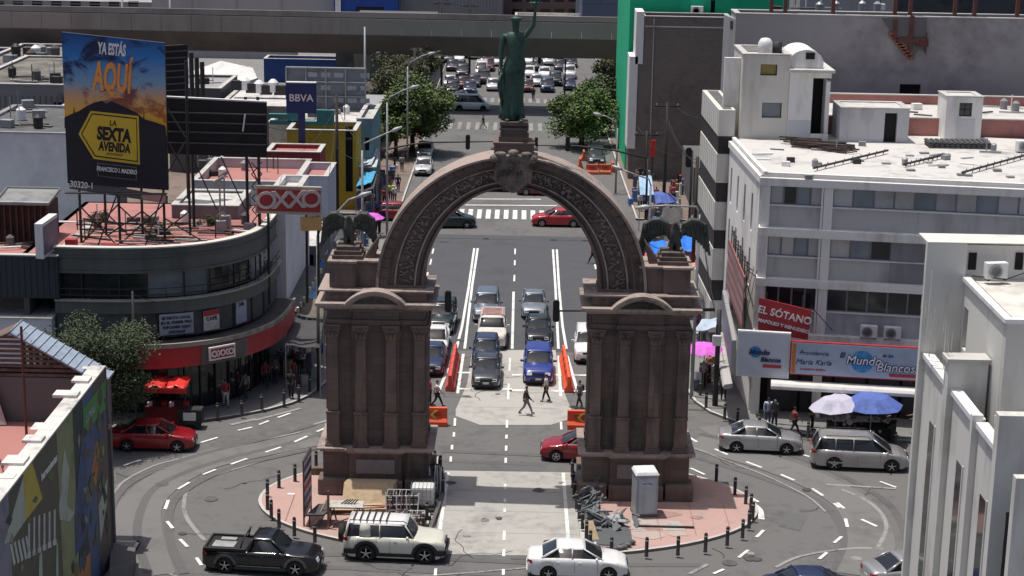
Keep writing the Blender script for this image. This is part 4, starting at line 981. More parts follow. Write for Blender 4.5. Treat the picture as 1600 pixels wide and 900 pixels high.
def block(name, label, px0, px1, pyt, Y, depth, wall, roof=WROOF, z0=0, par=.35, ops=(), cat='building', ztop=None, cap=None, sidewalls=None, Y2=None, parm=None):
    A = V(px0, pyt, Y); B_ = V(px1, pyt, Y if Y2 is None else Y2); zt = ztop or (A[2]+B_[2])/2
    F = Fac(A, B_); L = F.len
    e = thing(name, label, cat, (F.w(L/2, depth/2, 0)[0], F.w(L/2, depth/2, 0)[1], z0))
    op = []
    for o in ops:
        ua, za = F.uz(o[0], o[3]); ub, zb_ = F.uz(o[1], o[2]); op.append((ua, ub, za, zb_)+tuple(o[4:]))
    b = F.mb(); t = .3
    gridwall(b, 0, L, z0, zt, [o[:4] for o in op], 0, t)
    b.box(0, t, t, depth, z0, zt); b.box(L-t, L, t, depth, z0, zt); b.box(t, L-t, depth-t, depth, z0, zt)
    b.build('wall', wall, e, world=True)
    b = F.mb(); b.box(t, L-t, t, depth-t, zt-par-.2, zt-par); r = b.build('roof', roof, e, world=True)
    if cap is not None or True:
        b = F.mb(); q = .05
        b.box(-q, L+q, -q, t+q, zt, zt+.07); b.box(-q, t+q, t+q, depth+q, zt, zt+.069); b.box(L-t-q, L+q, t+q, depth+q, zt, zt+.069); b.box(t+q, L-t-q, depth-t-q, depth+q, zt, zt+.07)
        b.build('parapet_cap', cap or KERB, e, world=True)
    for o in op:
        k = o[4] if len(o) > 4 else 'w'
        if k == 'd': door(F, e, o)
        elif k == 'v':
            b = F.mb(); b.box(o[0], o[1], .32, .36, o[2], o[3]); b.build('dark_opening', DARK, e, world=True)
        else: window(F, e, o, nx=o[5] if len(o) > 5 else 2, nz=o[6] if len(o) > 6 else 1, glass=o[7] if len(o) > 7 else None)
    return e, F, zt
def bigbox(name, label, x0, x1, y0, y1, z1, m, z0=0, cat='building'):
    e = thing(name, label, cat, ((x0+x1)/2, (y0+y1)/2, z0)); b = MB(); b.box(x0, x1, y0, y1, z0, z1); b.build('wall', m, e, world=True); return e
def ac_unit(loc, rz, label, s=1.):
    e = thing('air_conditioner', label, 'air conditioner', loc, rz, 'rooftop air conditioning units')
    b = MB(); b.box(-.45*s, .45*s, -.17*s, .17*s, .06, .72*s); b.build('casing', PWHITE, e, bevel=.02)
    b = MB(); b.lathe([(.27*s, -.02), (.27*s, .0)], 18, (-.08*s, -.175*s, .38*s), 'y'); b.build('fan_opening', BLACK, e)
    b = MB()
    for r in (.1, .19, .27): b.lathe([(r*s, -.012), (r*s+.012, -.012), (r*s+.012, .0), (r*s, .0)], 18, (-.08*s, -.2*s, .38*s), 'y')
    b.build('fan_grille', GMETAL, e)
    b = MB()
    for x in (-.35, .35): b.box(x*s-.03, x*s+.03, -.2*s, .2*s, 0, .059)
    b.build('bracket', DMETAL, e)
    return e

# ---------------------------------------------------------------- white office block on the right
FR1 = Fac((13.7, 12.0), (33.5, 9.05)); zt = 14.0
bR = thing('white_office_building', 'white four storey office block with flat white roof, right of the arch above the banners', 'building', (23, 15, 0))
def zR(py, px=1250): return FR1.uz(px, py)[1]
def wpart(F, name, m, boxes, root, **k):
    b = F.mb()
    for q in boxes: b.box(*q)
    return b.build(name, m, root, world=True, **k)
u1 = FR1.uz(1290, 400)[0]; LU = FR1.len
floors = [(zR(292), zR(322), zR(357)), (zR(370), zR(402), zR(436)), (zR(448), zR(485), zR(521))]
wpart(FR1, 'cornice', WWALL, [(-.12, LU, -.12, .6, zR(292), 13.88)], bR, bevel=.03)
wpart(FR1, 'slab_band', WWALL, [(-.05, LU, -.28, .6, zR(370), zR(357))], bR)
wpart(FR1, 'slab_band', WWALL, [(-.05, LU, -.28, .6, zR(448), zR(436))], bR)
wpart(FR1, 'slab_band', WWALL, [(-.05, LU, -.28, .6, zR(535), zR(521))], bR)
for uc in (.0, u1-.28, LU-.5): 
    wpart(FR1, 'column', WWALL, [(uc, uc+.5, -.07, .55, 0, zR(292)-.001)], bR, bevel=.02)
wpart(FR1, 'downpipe', WWALL, [(u1-.42, u1-.32, -.1, 0, 3, zR(292))], bR)
for i, (za, zb_, zc_) in enumerate(floors):
    for j, (ua, ub) in enumerate(((.5, u1-.28), (u1+.22, LU-.5))):
        wpart(FR1, 'spandrel', mat('spandrel_grey', (.45, .44, .425), .85, .15, 1, streak=True) if i < 2 else mat('spandrel_blue', (.40, .405, .43), .85, .15, 1, streak=True), [(ua, ub, .2, .5, zc_, zb_-.07)], bR)
        wpart(FR1, 'sill', WWALL, [(ua, ub, .1, .5, zb_-.069, zb_)], bR)
        n = 4 if j == 0 else 14; w_ = (ub-ua)/n
        for k in range(n):
            g = [mat('blind_grey', (.42, .42, .43), .4, .15, .6), mat('blind_pale', (.50, .49, .48), .5, .12, .6), mat('blind_blue', (.22, .26, .29), .3, .15, .6)][(k*7+i*3+j) % 3]
            if (i, j, k) in ((0, 0, 1), (1, 1, 2)) or i == 2: g = GLASS
            if i == 1 and j == 1 and 3 <= k <= 6:
                wpart(FR1, 'closed_panel', GRAYW, [(ua+k*w_, ua+(k+1)*w_, .16, .3, zc_+.01, za-.01)], bR); continue
            window(FR1, bR, (ua+k*w_, ua+(k+1)*w_, zb_, za), d=.34, nx=1, glass=g, frame=mat('frame_grey', (.19, .19, .20), .6))
# left flank facing the street
FL1 = Fac((13.25, 24.3), (13.7, 12.0)); LF = FL1.len
ops = []
for k in range(4):
    for z0_ in (3.9, 7.0, 10.2): ops.append((1.0+k*2.7, 1.55+k*2.7, z0_, z0_+2.2))
b = FL1.mb(); gridwall(b, 0, LF-.6, 0, 13.5, ops, 0, .3); b.build('flank_wall', WWALL, bR, world=True)
for o in ops: window(FL1, bR, o, d=.2, nx=1, glass=mat('slit_glass', (.09, .10, .11), .2))
wpart(FL1, 'cornice', WWALL, [(0, LF-.13, -.1, .5, 13.5, 13.88)], bR)
wpart(FR1, 'back_wall', WWALL, [(.5, LU, 16.5, 16.8, 0, 13.88), (LU-.3, LU, .6, 16.5, 0, 13.88)], bR)
wpart(FR1, 'floor_inside', DARK, [(.35, LU-.4, .95, 1.0, 0, 13.4)], bR)
b = MB(); pl = [FL1.w(.1, .1, 0)[:2], FR1.w(.1, .1, 0)[:2], FR1.w(LU-.1, .1, 0)[:2], FR1.w(LU-.1, 17, 0)[:2], FR1.w(.2, 17, 0)[:2]]; b.prism(pl, 13.89, 14.0); b.build('roof', WROOF, bR, world=True)
b = MB()
for p, q in zip(pl[:3], pl[1:3]+[pl[3]]):
    p, q = Vector(p), Vector(q); d = (q-p).normalized(); n = Vector((-d.y, d.x)); b.hexa([(p.x, p.y, 14.001), (q.x, q.y, 14.001), (q.x+n.x*.22, q.y+n.y*.22, 14.001), (p.x+n.x*.22, p.y+n.y*.22, 14.001)], [(p.x, p.y, 14.14), (q.x, q.y, 14.14), (q.x+n.x*.22, q.y+n.y*.22, 14.14), (p.x+n.x*.22, p.y+n.y*.22, 14.14)])
b.build('parapet', WWALL, bR, world=True)
wpart(FR1, 'shop_wall', GRAYD, [(.6, LU, 1.2, 1.4, 0, 4.8)], bR)
for k in range(7): wpart(FR1, 'shop_shutter', mat('shutter', (.03, .03, .032), .6, .3, 3), [(.9+k*1.9, 2.6+k*1.9, .8, .9, .13, 2.9)], bR)
def wallsign(F, px0, py0, px1, py1, d, label, m, frame=PWHITE, thick=.25, name='shop_sign'):
    u0, z1 = F.uz(px0, py0, d); u1_, z0 = F.uz(px1, py1, d)
    c = F.w((u0+u1_)/2, d, z0); e = thing(name, label, 'sign', (c[0], c[1], z0))
    b = F.mb(); b.box(u0, u1_, d, d+thick, z0, z1); b.build('sign_box', frame, e, world=True)
    b = F.mb(); b.box(u0+.06, u1_-.06, d-.02, d-.001, z0+.06, z1-.06); b.build('sign_face', m, e, world=True)
    return e, (u0, u1_, z0, z1)
def fl(F, t, size, m, u, d, z, root, **k):
    return letters(t, size, m, F.w(u, d, z), (F.u.x, F.u.y, 0), (0, 0, 1), root, depth=.012, **k)
BLUEI = mat('sign_blue', (.02, .09, .35), .5, .05); NAVY = mat('ink_navy', (.02, .03, .12), .5, .05); PALEB = mat('sign_pale_blue', (.36, .43, .56), .5, .06, 1); INKR = mat('ink_red', (.4, .03, .05), .5); INKW = mat('ink_white', (.75, .75, .74), .5, .02); GLOBE = mat('globe_blue', (.03, .22, .5), .5, .3, 3, c2=(.15, .45, .7))
FS = Fac((14.7, 9.2), (30, 7.2))
e, q = wallsign(FS, 1236, 533, 1450, 597, 0, 'long pale blue shop banner with a globe logo on the corner building', PALEB, RED)
h = q[3]-q[2]; w_ = q[1]-q[0]
wpart(FS, 'orange_edge', mat('ink_orange', (.5, .14, .03), .5), [(q[0]+.1, q[0]+.3, -.035, -.021, q[2]+.1, q[3]-.1)], e)
fl(FS, 'Providencia', .34, NAVY, q[0]+w_*.17, -.03, q[2]+h*.62, e, skew=.3); fl(FS, 'Maria Karla', .42, NAVY, q[0]+w_*.17, -.03, q[2]+h*.33, e, skew=.3); fl(FS, 'BLANCOS EN GENERAL', .13, INKR, q[0]+w_*.17, -.03, q[2]+h*.16, e, bold=.004)
b = FS.mb(); b.lathe([(.62, -.04), (.62, -.03)], 24, (q[0]+w_*.52, 0, q[2]+h*.5), 'y'); b.build('globe_logo', GLOBE, e, world=True)
for uu, zz, t in ((.53, .42, 'Mundo'), (.76, .26, 'Blancos')):
    fl(FS, t, .68, NAVY, q[0]+w_*uu, -.055, q[2]+h*zz, e, bold=.035, skew=.2); fl(FS, t, .68, INKW, q[0]+w_*uu, -.075, q[2]+h*zz, e, bold=.0, skew=.2)
fl(FS, 'El', .4, NAVY, q[0]+w_*.375, -.05, q[2]+h*.6, e, bold=.01, skew=.2); fl(FS, 'de los', .24, NAVY, q[0]+w_*.7, -.05, q[2]+h*.68, e, bold=.005, skew=.2)
wpart(FS, 'red_ribbon', INKR, [(q[0]+w_*.72, q[0]+w_*.92, -.05, -.03, q[2]+h*.1, q[2]+h*.19)], e)
FS2 = Fac((12.25, 9.7), (14.6, 9.35))
e, q = wallsign(FS2, 1153, 516, 1232, 592, 0, 'square white shop sign with a small globe logo on the building corner', mat('sign_white', (.50, .54, .62), .5, .05, 1), PWHITE)
h = q[3]-q[2]; w_ = q[1]-q[0]
b = FS2.mb(); b.lathe([(.33, -.04), (.33, -.03)], 20, (q[0]+w_*.35, 0, q[2]+h*.55), 'y'); b.build('globe_logo', GLOBE, e, world=True)
fl(FS2, 'Mundo', .4, NAVY, q[0]+w_*.42, -.06, q[2]+h*.5, e, bold=.02, skew=.2); fl(FS2, 'Blancos', .36, NAVY, q[0]+w_*.64, -.06, q[2]+h*.35, e, bold=.015, skew=.2)
wpart(FS2, 'red_ribbon', INKR, [(q[0]+w_*.5, q[0]+w_*.85, -.05, -.03, q[2]+h*.22, q[2]+h*.29)], e)
# tall red signboard along the flank, and the pale one beneath it
FS3 = Fac((12.9, 21.5), (12.25, 9.9))
e, q = None, None
e = thing('shop_sign', 'pale blue flank sign running back along the side street under the red board', 'sign', FS3.w(5, 0, 3.0))
b = FS3.mb(); b.box(0, FS3.len-.1, 0, .22, 3.0, 5.0); b.build('sign_box', GRAYW, e, world=True)
b = FS3.mb(); b.box(.06, FS3.len-.2, -.02, -.001, 3.06, 4.94); b.build('sign_face', mat('sign_flank', (.17, .175, .22), .5, .4, .8, c2=(.28, .25, .27)), e, world=True)
e = thing('red_signboard', 'tall faded red and grey signboard standing above the side street sign', 'sign', (12.9, 16, 5.2))
FS4 = Fac((13.15, 21.8), (12.95, 11.6)); LL = FS4.len
for k in range(9):
    c = mat('faded_red', (.30, .10, .10), .7, .4, .6, c2=(.22, .17, .16)) if k % 2 == 0 else mat('faded_grey', (.3, .25, .24), .7, .4, .6, c2=(.26, .10, .10))
    b = FS4.mb(); za, zb_ = 5.2+k*.34, 5.2+(k+1)*.34-.02; b.box(.1*(k % 3), LL-.05*(k % 2), -.02, .05, za, zb_); b.build('panel', c, e, world=True)
for k in range(8):
    b = FS4.mb(); u = .5+k*1.35; b.tube([(u, .15, 5.2), (u, .15, 9.1)], .035, 5); b.tube([(u, .15, 8.6), (u, .7, 8.2)], .025, 5); b.tube([(u, .15, 5.5), (u, .7, 8.6)], .02, 4); b.build('support_post', DMETAL, e, world=True)
for z in (6.5, 8.9): b = FS4.mb(); b.tube([(.3, .15, z), (LL-.3, .15, z)], .03, 5); b.build('rail', DMETAL, e, world=True)
# the red signboard with white letters
FS5 = Fac(V(1186, 470, 10.6), V(1270, 490, 9.9))
e = thing('red_banner', 'tilted red food stall banner with white lettering above the white shop sign', 'sign', FS5.w(1.5, 0, 5.4))
pts = [FS5.uz(1186, 465), FS5.uz(1268, 485), FS5.uz(1262, 531), FS5.uz(1184, 519)]
b = FS5.mb(); b.prism_y(pts, 0, .08); b.build('sign_board', RED, e, world=True)
dr = (Vector(FS5.w(*((pts[1][0], 0, pts[1][1]))))-Vector(FS5.w(pts[0][0], 0, pts[0][1]))).normalized(); upv = Vector((0, 0, 1))
upv = (upv-dr*upv.dot(dr)).normalized()
cx_ = sum(p[0] for p in pts)/4; cz_ = sum(p[1] for p in pts)/4
letters('EL SÓTANO', .56, INKW, FS5.w(cx_, -.03, cz_+.1), dr, upv, e, bold=.012, depth=.012); letters('MAPOLEO Y MENUDERO', .26, INKW, FS5.w(cx_, -.03, cz_-.42), dr, upv, e, bold=.012, depth=.012)
b = FS5.mb()
for u in (.4, 2.4): b.tube([(u, .1, 5.2), (u, .1, 7.6)], .04, 5)
b.tube([(2.9, .1, 7.0), (4.1, .6, 5.6)], .03, 4); b.build('sign_strut', DMETAL, e, world=True)
# white rolled awning over the shopfront
e = thing('white_awning', 'long white rolled awning under the banners, over the dark shopfront', 'awning', (21, 8.6, 2.7))
b = FS.mb(); b.prism_x([(.1, 3.0), (-.5, 2.95), (-.62, 2.8), (-.6, 2.62), (-.5, 2.6), (.1, 2.75)], -.3, 14.5); b.build('canopy', mat('awning_white', (.62, .61, .58), .7, .1, 2), e, world=True, bevel=.03)
b = FS3.mb(); b.prism_x([(.1, 2.6), (-.35, 2.5), (-.45, 2.35), (-.35, 2.2), (.1, 2.3)], 1.0, 11.8); b.build('side_canopy', mat('awning_grey', (.30, .29, .28), .7, .3, 1.2), e, world=True, bevel=.03)
for k, px in enumerate((1357, 1394)):
    u, z = FR1.uz(px, 522, -.25); c = FR1.w(u, -.25, z); ac_unit((c[0], c[1], zR(521)+.02), math.atan2(FR1.u.y, FR1.u.x), ('left' if k == 0 else 'right')+' air conditioner of the pair on the ledge above the globe banner', 1.05)

# rooftop structures
TW = [(1147, 90)]
Yt = 23.6
e, F, z_ = block('stair_tower', 'cream rooftop stair tower with small yellowish window on the white office block', 1162, 1236, 86, 24.6, 5, CREAM, WROOF, z0=14.0, ops=[(1188, 1215, 101, 118, 'w', 1, 1, mat('yellow_glass', (.25, .19, .05), .4, .2)), (1190, 1222, 161, 184, 'w', 1, 1, SKYGLASS)])
b = F.mb(); b.box(-1.0, -.01, 1.2, 1.5, 14.0, z_-.35); b.build('side_screen', WWALL, e, world=True)
b = F.mb(); b.lathe([(.0, 0), (.45, 0), (.45, .9), (.3, 1.15), (.12, 1.2)], 14, (1.5, 1.5, z_-.3)); b.build('water_tank', PWHITE, e, True, world=True)
b = F.mb(); b.lathe([(.3, 0), (.34, .9)], 10, (2.3, 1.9, z_-.3)); b.build('drum', DMETAL, e, True, world=True)
e2 = thing('vaulted_penthouse', 'white rooftop box with barrel vault and tall dark doorway beside the stair tower', 'building', (17.5, 23, 14))
A = V(1234, 113, 24.6); B_ = V(1303, 113, 24.6); F2 = Fac(A, B_); ua, zv = F2.uz(1234, 100); ub = F2.uz(1288, 100)[0]
dk = F2.uz(1271, 122); dk2 = F2.uz(1297, 210)
b = F2.mb(); gridwall(b, 0, F2.uz(1300, 113)[0], 14.0, F2.uz(1240, 113)[1], [(dk[0], dk2[0], dk2[1], dk[1])], 0, .25); b.box(0, .25, .25, 4.5, 14, 17.6); L2_ = F2.uz(1300, 113)[0]; b.box(L2_-.25, L2_, .25, 4.5, 14, 17.6); b.build('wall', WWALL, e2, world=True)
b = F2.mb(); b.box(dk[0], dk2[0], 1.5, 1.55, 14, dk[1]); b.build('dark_opening', DARK, e2, world=True)
zc_ = F2.uz(1240, 112)[1]
b = F2.mb(); b.box(-.05, F2.uz(1303, 113)[0], -.5, 4.5, zc_, zc_+.18); b.build('canopy_slab', WROOF, e2, world=True)
r_ = (ub-ua)/2; b = F2.mb()
pts = [((ua+ub)/2+r_*math.cos(t*math.pi/14), zc_+.18+.35+r_*.75*math.sin(t*math.pi/14)) for t in range(15)]; pts = [(ub, zc_+.181)]+pts+[(ua, zc_+.181)]
b.prism_y(pts, .3, 4.4); b.build('barrel_vault', WWALL, e2, world=True)
b = F2.mb(); b.box((ua+ub)/2-.05, (ua+ub)/2+.5, .26, .299, zc_+.75, zc_+1.15); b.build('vent_window', DARK, e2, world=True)
b = F2.mb(); b.box(.08, dk[0], -.02, -.001, 14, 15.2); b.build('white_patch', mat('patch_paint', (.55, .56, .58), .8, .05), e2, world=True)
e, F, z_ = block('roof_shed', 'low white rooftop shed with dark door, in the middle of the white roof', 1314, 1422, 170, 24.0, 3.0, mat('shed_grey', (.42, .42, .43), .9, .18, 1, streak=True), WROOF, z0=14.0, par=.0, ops=[(1380, 1403, 177, 224, 'v')])
e, F, z_ = block('roof_cabin', 'small white rooftop cabin with a four pane window, right side of the white roof', 1480, 1537, 152, 25.3, 2.4, WWALL, WROOF, z0=14.0, par=.0, ops=[(1498, 1520, 161, 182, 'w', 2, 2)])
b = F.mb(); u0_, za = F.uz(1495, 212); u1__, zb_ = F.uz(1524, 186); b.box(u0_, u1__, -.03, -.001, 14.02, zb_); b.build('door', mat('door_white', (.6, .6, .6), .6, .05), e, world=True)
# rooftop oddments
rngr = random.Random(8)
e = thing('timber_pile', 'pile of dark timber offcuts lying on the white roof', 'debris', G(1282, 232, 14.0))
for i in range(95):
    b = MB(); a = rngr.uniform(-.8, -.2); c = Vector((rngr.uniform(-1.1, 1.0), 0, .06+rngr.uniform(0, .35))); c.y = -c.x*.9+rngr.uniform(-.9, .9); l = rngr.uniform(.6, 1.3)
    b.T = Matrix.Translation(c) @ Matrix.Rotation(a, 4, 'Z'); b.box(-l, l, -.05, .05, -.04, .04); b.build('plank', BROWN, e)
e = thing('corrugated_sheet_stack', 'stack of dark corrugated sheets lying on the white roof beside the cabin', 'debris', G(1497, 229, 14.0))
for k in range(3):
    b = MB()
    for i in range(12): b.box(-1.9+i*.32, -1.9+i*.32+.2, -.9+.1*k, .7+.1*k, .05+k*.12, .11+k*.12)
    b.box(-1.95, 1.95, -.9+.1*k, .7+.1*k, .02+k*.12, .049+k*.12); b.build('sheet', mat('sheet_dark', (.06, .06, .062), .6, .2), e)
for k, (p, q_) in enumerate((((1271, 268), (1387, 240)), ((1412, 262), (1475, 247)), ((1503, 275), (1600, 248)))):
    A, B_ = G(*p, 14.0), G(*q_, 14.0); e = thing('rusty_antenna_mast', ('left', 'middle', 'right')[k]+' of the three fallen dark masts lying on the white roof', 'mast', ((A[0]+B_[0])/2, (A[1]+B_[1])/2, 14.0), 0, 'fallen masts on the white roof')
    b = MB(); b.tube([(A[0], A[1], 14.2), (B_[0], B_[1], 14.2)], .07, 6); b.build('mast_tube', DMETAL, e, world=True)
    for i in range(9):
        t = (i+.5)/9; c = (A[0]+(B_[0]-A[0])*t, A[1]+(B_[1]-A[1])*t); b = MB(); s_ = rngr.uniform(.12, .3); b.tube([(c[0]-s_*.4, c[1]-s_, 14.06), (c[0]+s_*.4, c[1]+s_, 14.3)], .03, 4); b.build('rung', DMETAL, e, world=True)
for k in range(16):
    px, py = rngr.uniform(1220, 1590), rngr.uniform(235, 280)
    b = MB(); c = G(px, py, 14.0); b.box(c[0]-rngr.uniform(.1, .35), c[0]+.2, c[1]-.15, c[1]+.2, 14.0, 14.06+rngr.uniform(0, .1)); o = b.build('roof_rubble', GRAYW, bR, world=True)
ac_unit(G(1598, 238, 14.0), .3, 'air conditioner at the right edge of the white roof beside the fallen mast')

# striped building behind (white bands, black bands)
bS = thing('striped_building', 'tall building with alternating white and black horizontal bands behind the right eagle', 'building', (16, 29, 0))
cA = V(1120, 250, 24.4); cB = V(1143, 250, 24.4); farY = 33.5; cF = (V(1097, 150, farY)[0], farY)
FS6 = Fac(cA, (cB[0]+.6, 24.4)); FS7 = Fac(cF, cA)
def zS(py): return FS6.uz(1140, py)[1]
bands = [(213, 172, 1), (241, 213, 0), (286, 241, 1), (316, 286, 0), (360, 316, 1), (389, 360, 0), (438, 389, 1), (470, 438, 0), (520, 470, 1)]
for pa, pb, wht in bands:
    d0 = 0 if wht else .05
    b = MB(); x0, y0 = cA[0], 24.4; ins = d0
    v = Vector(cF)-Vector(cA[:2]); nn = Vector((v.y, -v.x)).normalized()
    pl = [(x0+ins*.9, y0+ins), (cB[0]+.1, y0+ins), (cB[0]+.1, farY), (cF[0]+ins, farY)]
    b.prism(pl, zS(pa)+.002, zS(pb)); b.build('white_band' if wht else 'black_band', mat('band_white', (.56, .55, .50), .85, .12, .8, streak=True) if wht else mat('band_black', (.018, .018, .02), .5, .1), bS, world=True)
b = MB(); b.prism([(cA[0]+.1, 24.5), (cB[0]+.05, 24.5), (cB[0]+.05, farY-.1), (cF[0]+.1, farY-.1)], 0, zS(520)); b.build('base_wall', GRAYD, bS, world=True)
for k in range(9):      # vertical joints between the precast panels of the flank
    u = FS7.len*(k+.5)/9
    for pa, pb, wht in bands:
        if wht: b = FS7.mb(); b.box(u-.02, u+.02, -.012, .0, zS(pa)+.02, zS(pb)-.02); b.build('panel_joint', GRAYW, bS, world=True)
b = MB(); b.prism([(cA[0]+.3, 24.7), (cB[0]-.1, 24.7), (cB[0]-.1, farY-.3), (cF[0]+.3, farY-.3)], zS(172)-.3, zS(172)+.02); b.build('roof', GRAYD, bS, world=True)

# red parapet roofs behind the white block
e, F, z_ = block('red_parapet_building', 'low building with red parapet and white roof between the white block and the grey wall', 1262, 1700, 186, 27, 11, REDROOF, WROOF, par=.6)
# big grey rendered party wall with unfinished steel on top
e, F, z_ = block('grey_party_wall_building', 'large windowless grey rendered building with unfinished red steel columns on top', 1150, 1720, 27, 41, 3, mat('render_grey', (.35, .335, .335), .92, .22, .45, .35, c2=(.20, .19, .195)), GRAYD, par=.5, ops=[(1405, 1439, 132, 151, 'v')])
b = F.mb()
for px in (1206, 1228, 1303, 1400, 1424, 1494, 1525, 1592): u = F.uz(px, 27)[0]; b2_ = F.mb(); b2_.box(u-.13, u+.13, .4, .66, z_-.3, z_+3.5); b2_.build('steel_column', mat('red_oxide', (.09, .03, .027), .7, .2, 3), e, world=True)
for k, (pa, pb, pya, pyb) in enumerate(((1394, 1402, 30, 62), (1418, 1428, 24, 78), (1420, 1421, 70, 92), (1402, 1450, 60, 66), (1430, 1450, 66, 72), (1444, 1448, 50, 84))):
    ua, za = F.uz(pa, pyb); ub, zb_ = F.uz(pb, pya); b = F.mb(); b.box(ua, ub, -.22-.01*k, -.1-.01*k, za, zb_); b.build('exposed_steel', mat('red_oxide', (.09, .03, .027), .7, .2, 3), e, world=True)
b = F.mb(); pts = [F.uz(*p) for p in [(1378, 29), (1448, 29), (1446, 82), (1436, 76), (1424, 92), (1416, 80), (1404, 62), (1392, 50)]]; b.prism_y(pts, -.09, -.005); b.build('wall_notch', GRAYD, e, world=True)
for k in range(9):    # broken brick toothing of the notch
    ua, za = F.uz(1388+k*3.6, 50+k*4.5); b = F.mb(); b.box(ua, ua+.5, -.16, -.092, za-.3, za); b.build('broken_brick', mat('brick_red', (.22, .09, .06), .9, .3, 3), e, world=True)
F3 = Fac(V(1131, 28, 44.5), V(1150, 27, 41)); b = F3.mb(); b.box(0, F3.len, 0, .3, 0, z_-.4); b.build('flank_wall', GRAYW, e, world=True)
for k, (pya, pyb) in enumerate(((100, 125), (112, 138), (30, 45))): u_, za = F3.uz(1137+k*3, pyb); _, zb_ = F3.uz(1137, pya); b = F3.mb(); b.box(u_-.4, u_+.4, -.02, -.001, za, zb_); b.build('flank_window', DARK, e, world=True)
e, F, z_ = block('white_shed_roof', 'long white roofed hall behind the grey party wall at the top right', 1250, 1400, 2, 62, 6, GRAYW, WROOF, par=.0, ztop=20.6)
e, F, z_ = block('dark_hall', 'dark hall filling the top right corner behind the steel columns', 1395, 1800, -30, 70, 20, mat('hall_dark', (.03, .035, .04), .8, .4, 1), GRAYD, par=.5)

# grey brick building and the green one behind it
BRK = mat('grey_brick', (.20, .172, .15), .9, .12, 1, joints=(.42, .2, .02, .9))
YB = 85
e, F, z_ = block('grey_brick_building', 'tall windowless grey brick building with white stepped edge beside the green building', 1004, 1143, 27, YB, 4, BRK, GRAYD)
u_, z2 = F.uz(987, 92); b = F.mb(); b.box(u_, -.001, .0, 3.9, 0, z2); b.build('stepped_wing', BRK, e, world=True)
for (pa, pb, pt, pbm) in ((984, 992, 88, 232), (995, 1004, 18, 100)):
    ua, zt_ = F.uz(pa, pt); ub, zb_ = F.uz(pb, pbm); b = F.mb(); b.box(ua, ub, -.12, 3.5, max(zb_, 0), zt_); b.build('white_pier', WWALL, e, world=True)
ua, za = F.uz(1008, 41); ub, _ = F.uz(1132, 41); b = F.mb(); b.box(ua, ub, -.04, -.001, za-.06, za+.06); b.build('string_course', CREAM, e, world=True)
b = F.mb(); p1, p2, p3 = F.uz(1022, 30), F.uz(1018, 150), F.uz(1016, 215); b.tube([(p1[0], -.08, p1[1]), (p2[0], -.08, p2[1]), (p3[0], -.08, p3[1])], .06, 5); b.build('downpipe', KERB, e, world=True)
GREEN = mat('green_wall', (.005, .42, .21), .7, .1, .8)
e, F, z_ = block('green_building', 'bright emerald green building rising behind the grey brick one', 985, 1400, -6, 90, 22, GREEN, GRAYD, ops=[(1110, 1118, 0, 22, 'v')])
F4 = Fac(V(968, 60, 118), V(1000, 10, 90.5)); b = F4.mb(); b.box(0, F4.len, -.3, 0, 0, 17.3); b.build('green_flank', GREEN, e, world=True)
for k in range(4): b = F4.mb(); b.box(F4.len*(k+.3)/4, F4.len*(k+.6)/4, -.34, -.301, 2, 15-3.2*(3-k)); b.build('white_strip', WWALL, e, world=True)
g = F.uz(1088, 24); c = F.w(g[0], -.5, g[1]); ac_unit(c, 0, 'air conditioner on the green wall at the top of the picture', 1.3)

# foreground white building, lower right corner
bF = thing('white_finned_building', 'close white building with tall vertical fins and arched openings in the lower right corner', 'building', (20, -22, 0))
XF, XW = 16.6, 18.2
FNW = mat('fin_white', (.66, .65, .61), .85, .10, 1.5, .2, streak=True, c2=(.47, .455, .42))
def fin(y, z1, x0=XF, x1=XW, t=.42):
    b = MB(); b.box(x0, x1, y-t/2, y+t/2, 0, z1); o = b.build('fin', FNW, bF, world=True, bevel=.015); return o
fin(-16.1, 16.5, t=.3); 
fin(-20.5-.35, 13.0, x1=18.1, t=.7)
fin(-25.0, 12.2, x1=17.0, t=.3); fin(-28.3, 13.3, x1=20, t=.5); fin(-30.9, 12.0, x1=17.2, t=.4)
b = MB(); b.box(XF-.1, 18.15, -21.35, -20.4, 13.0, 13.16); b.build('fin_cap', KERB, bF, world=True)
for y0, y1, x in ((-16.25, -20.49, XF+.25), (-21.21, -24.84, XF+.25), (-25.16, -28.04, XF+.25)):
    b = MB(); b.box(x, x+.25, y1, y0, 0, 11.75); b.build('screen_wall', FNW, bF, world=True)
    b = MB(); b.box(x-.12, x+.32, y1+.002, y0-.002, 11.75, 11.95); b.build('coping', PWHITE, bF, world=True)
    b = MB(); ym = (y0+y1)/2; b.box(x-.02, x-.001, ym-.45, ym+.5, 3.0, 9.6); b.build('tall_window', GLASS, bF, world=True)
    b = MB(); b.box(x-.05, x-.002, ym-.55, ym-.46, 2.9, 9.7); b.build('window_frame', FNW, bF, world=True)
FW = Fac((XW, -15.2), (XW, -22.4)); zw = 15.0
aw = [(FW.len-3.0, FW.len-1.6)]
b = FW.mb(); gridwall(b, 0, FW.len, 0, zw, [(1.3, 2.0, 12.3, 14.0), (5.2, 6.3, 0, 10.9)], 0, .4); b.build('main_wall', FNW, bF, world=True)
b = FW.mb(); pts = [(4.6, 12.4), (4.6, 11.7)]+[(5.15-.55*math.cos(t*math.pi/10), 11.7+.55*math.sin(t*math.pi/10)) for t in range(1, 10)]+[(5.7, 11.7), (5.7, 12.4)]
b.box(5.2, 6.3, .42, .5, 0, 11.4); b.build('arch_recess', mat('recess_grey', (.33, .33, .33), .9, .1), bF, world=True)
b = FW.mb()
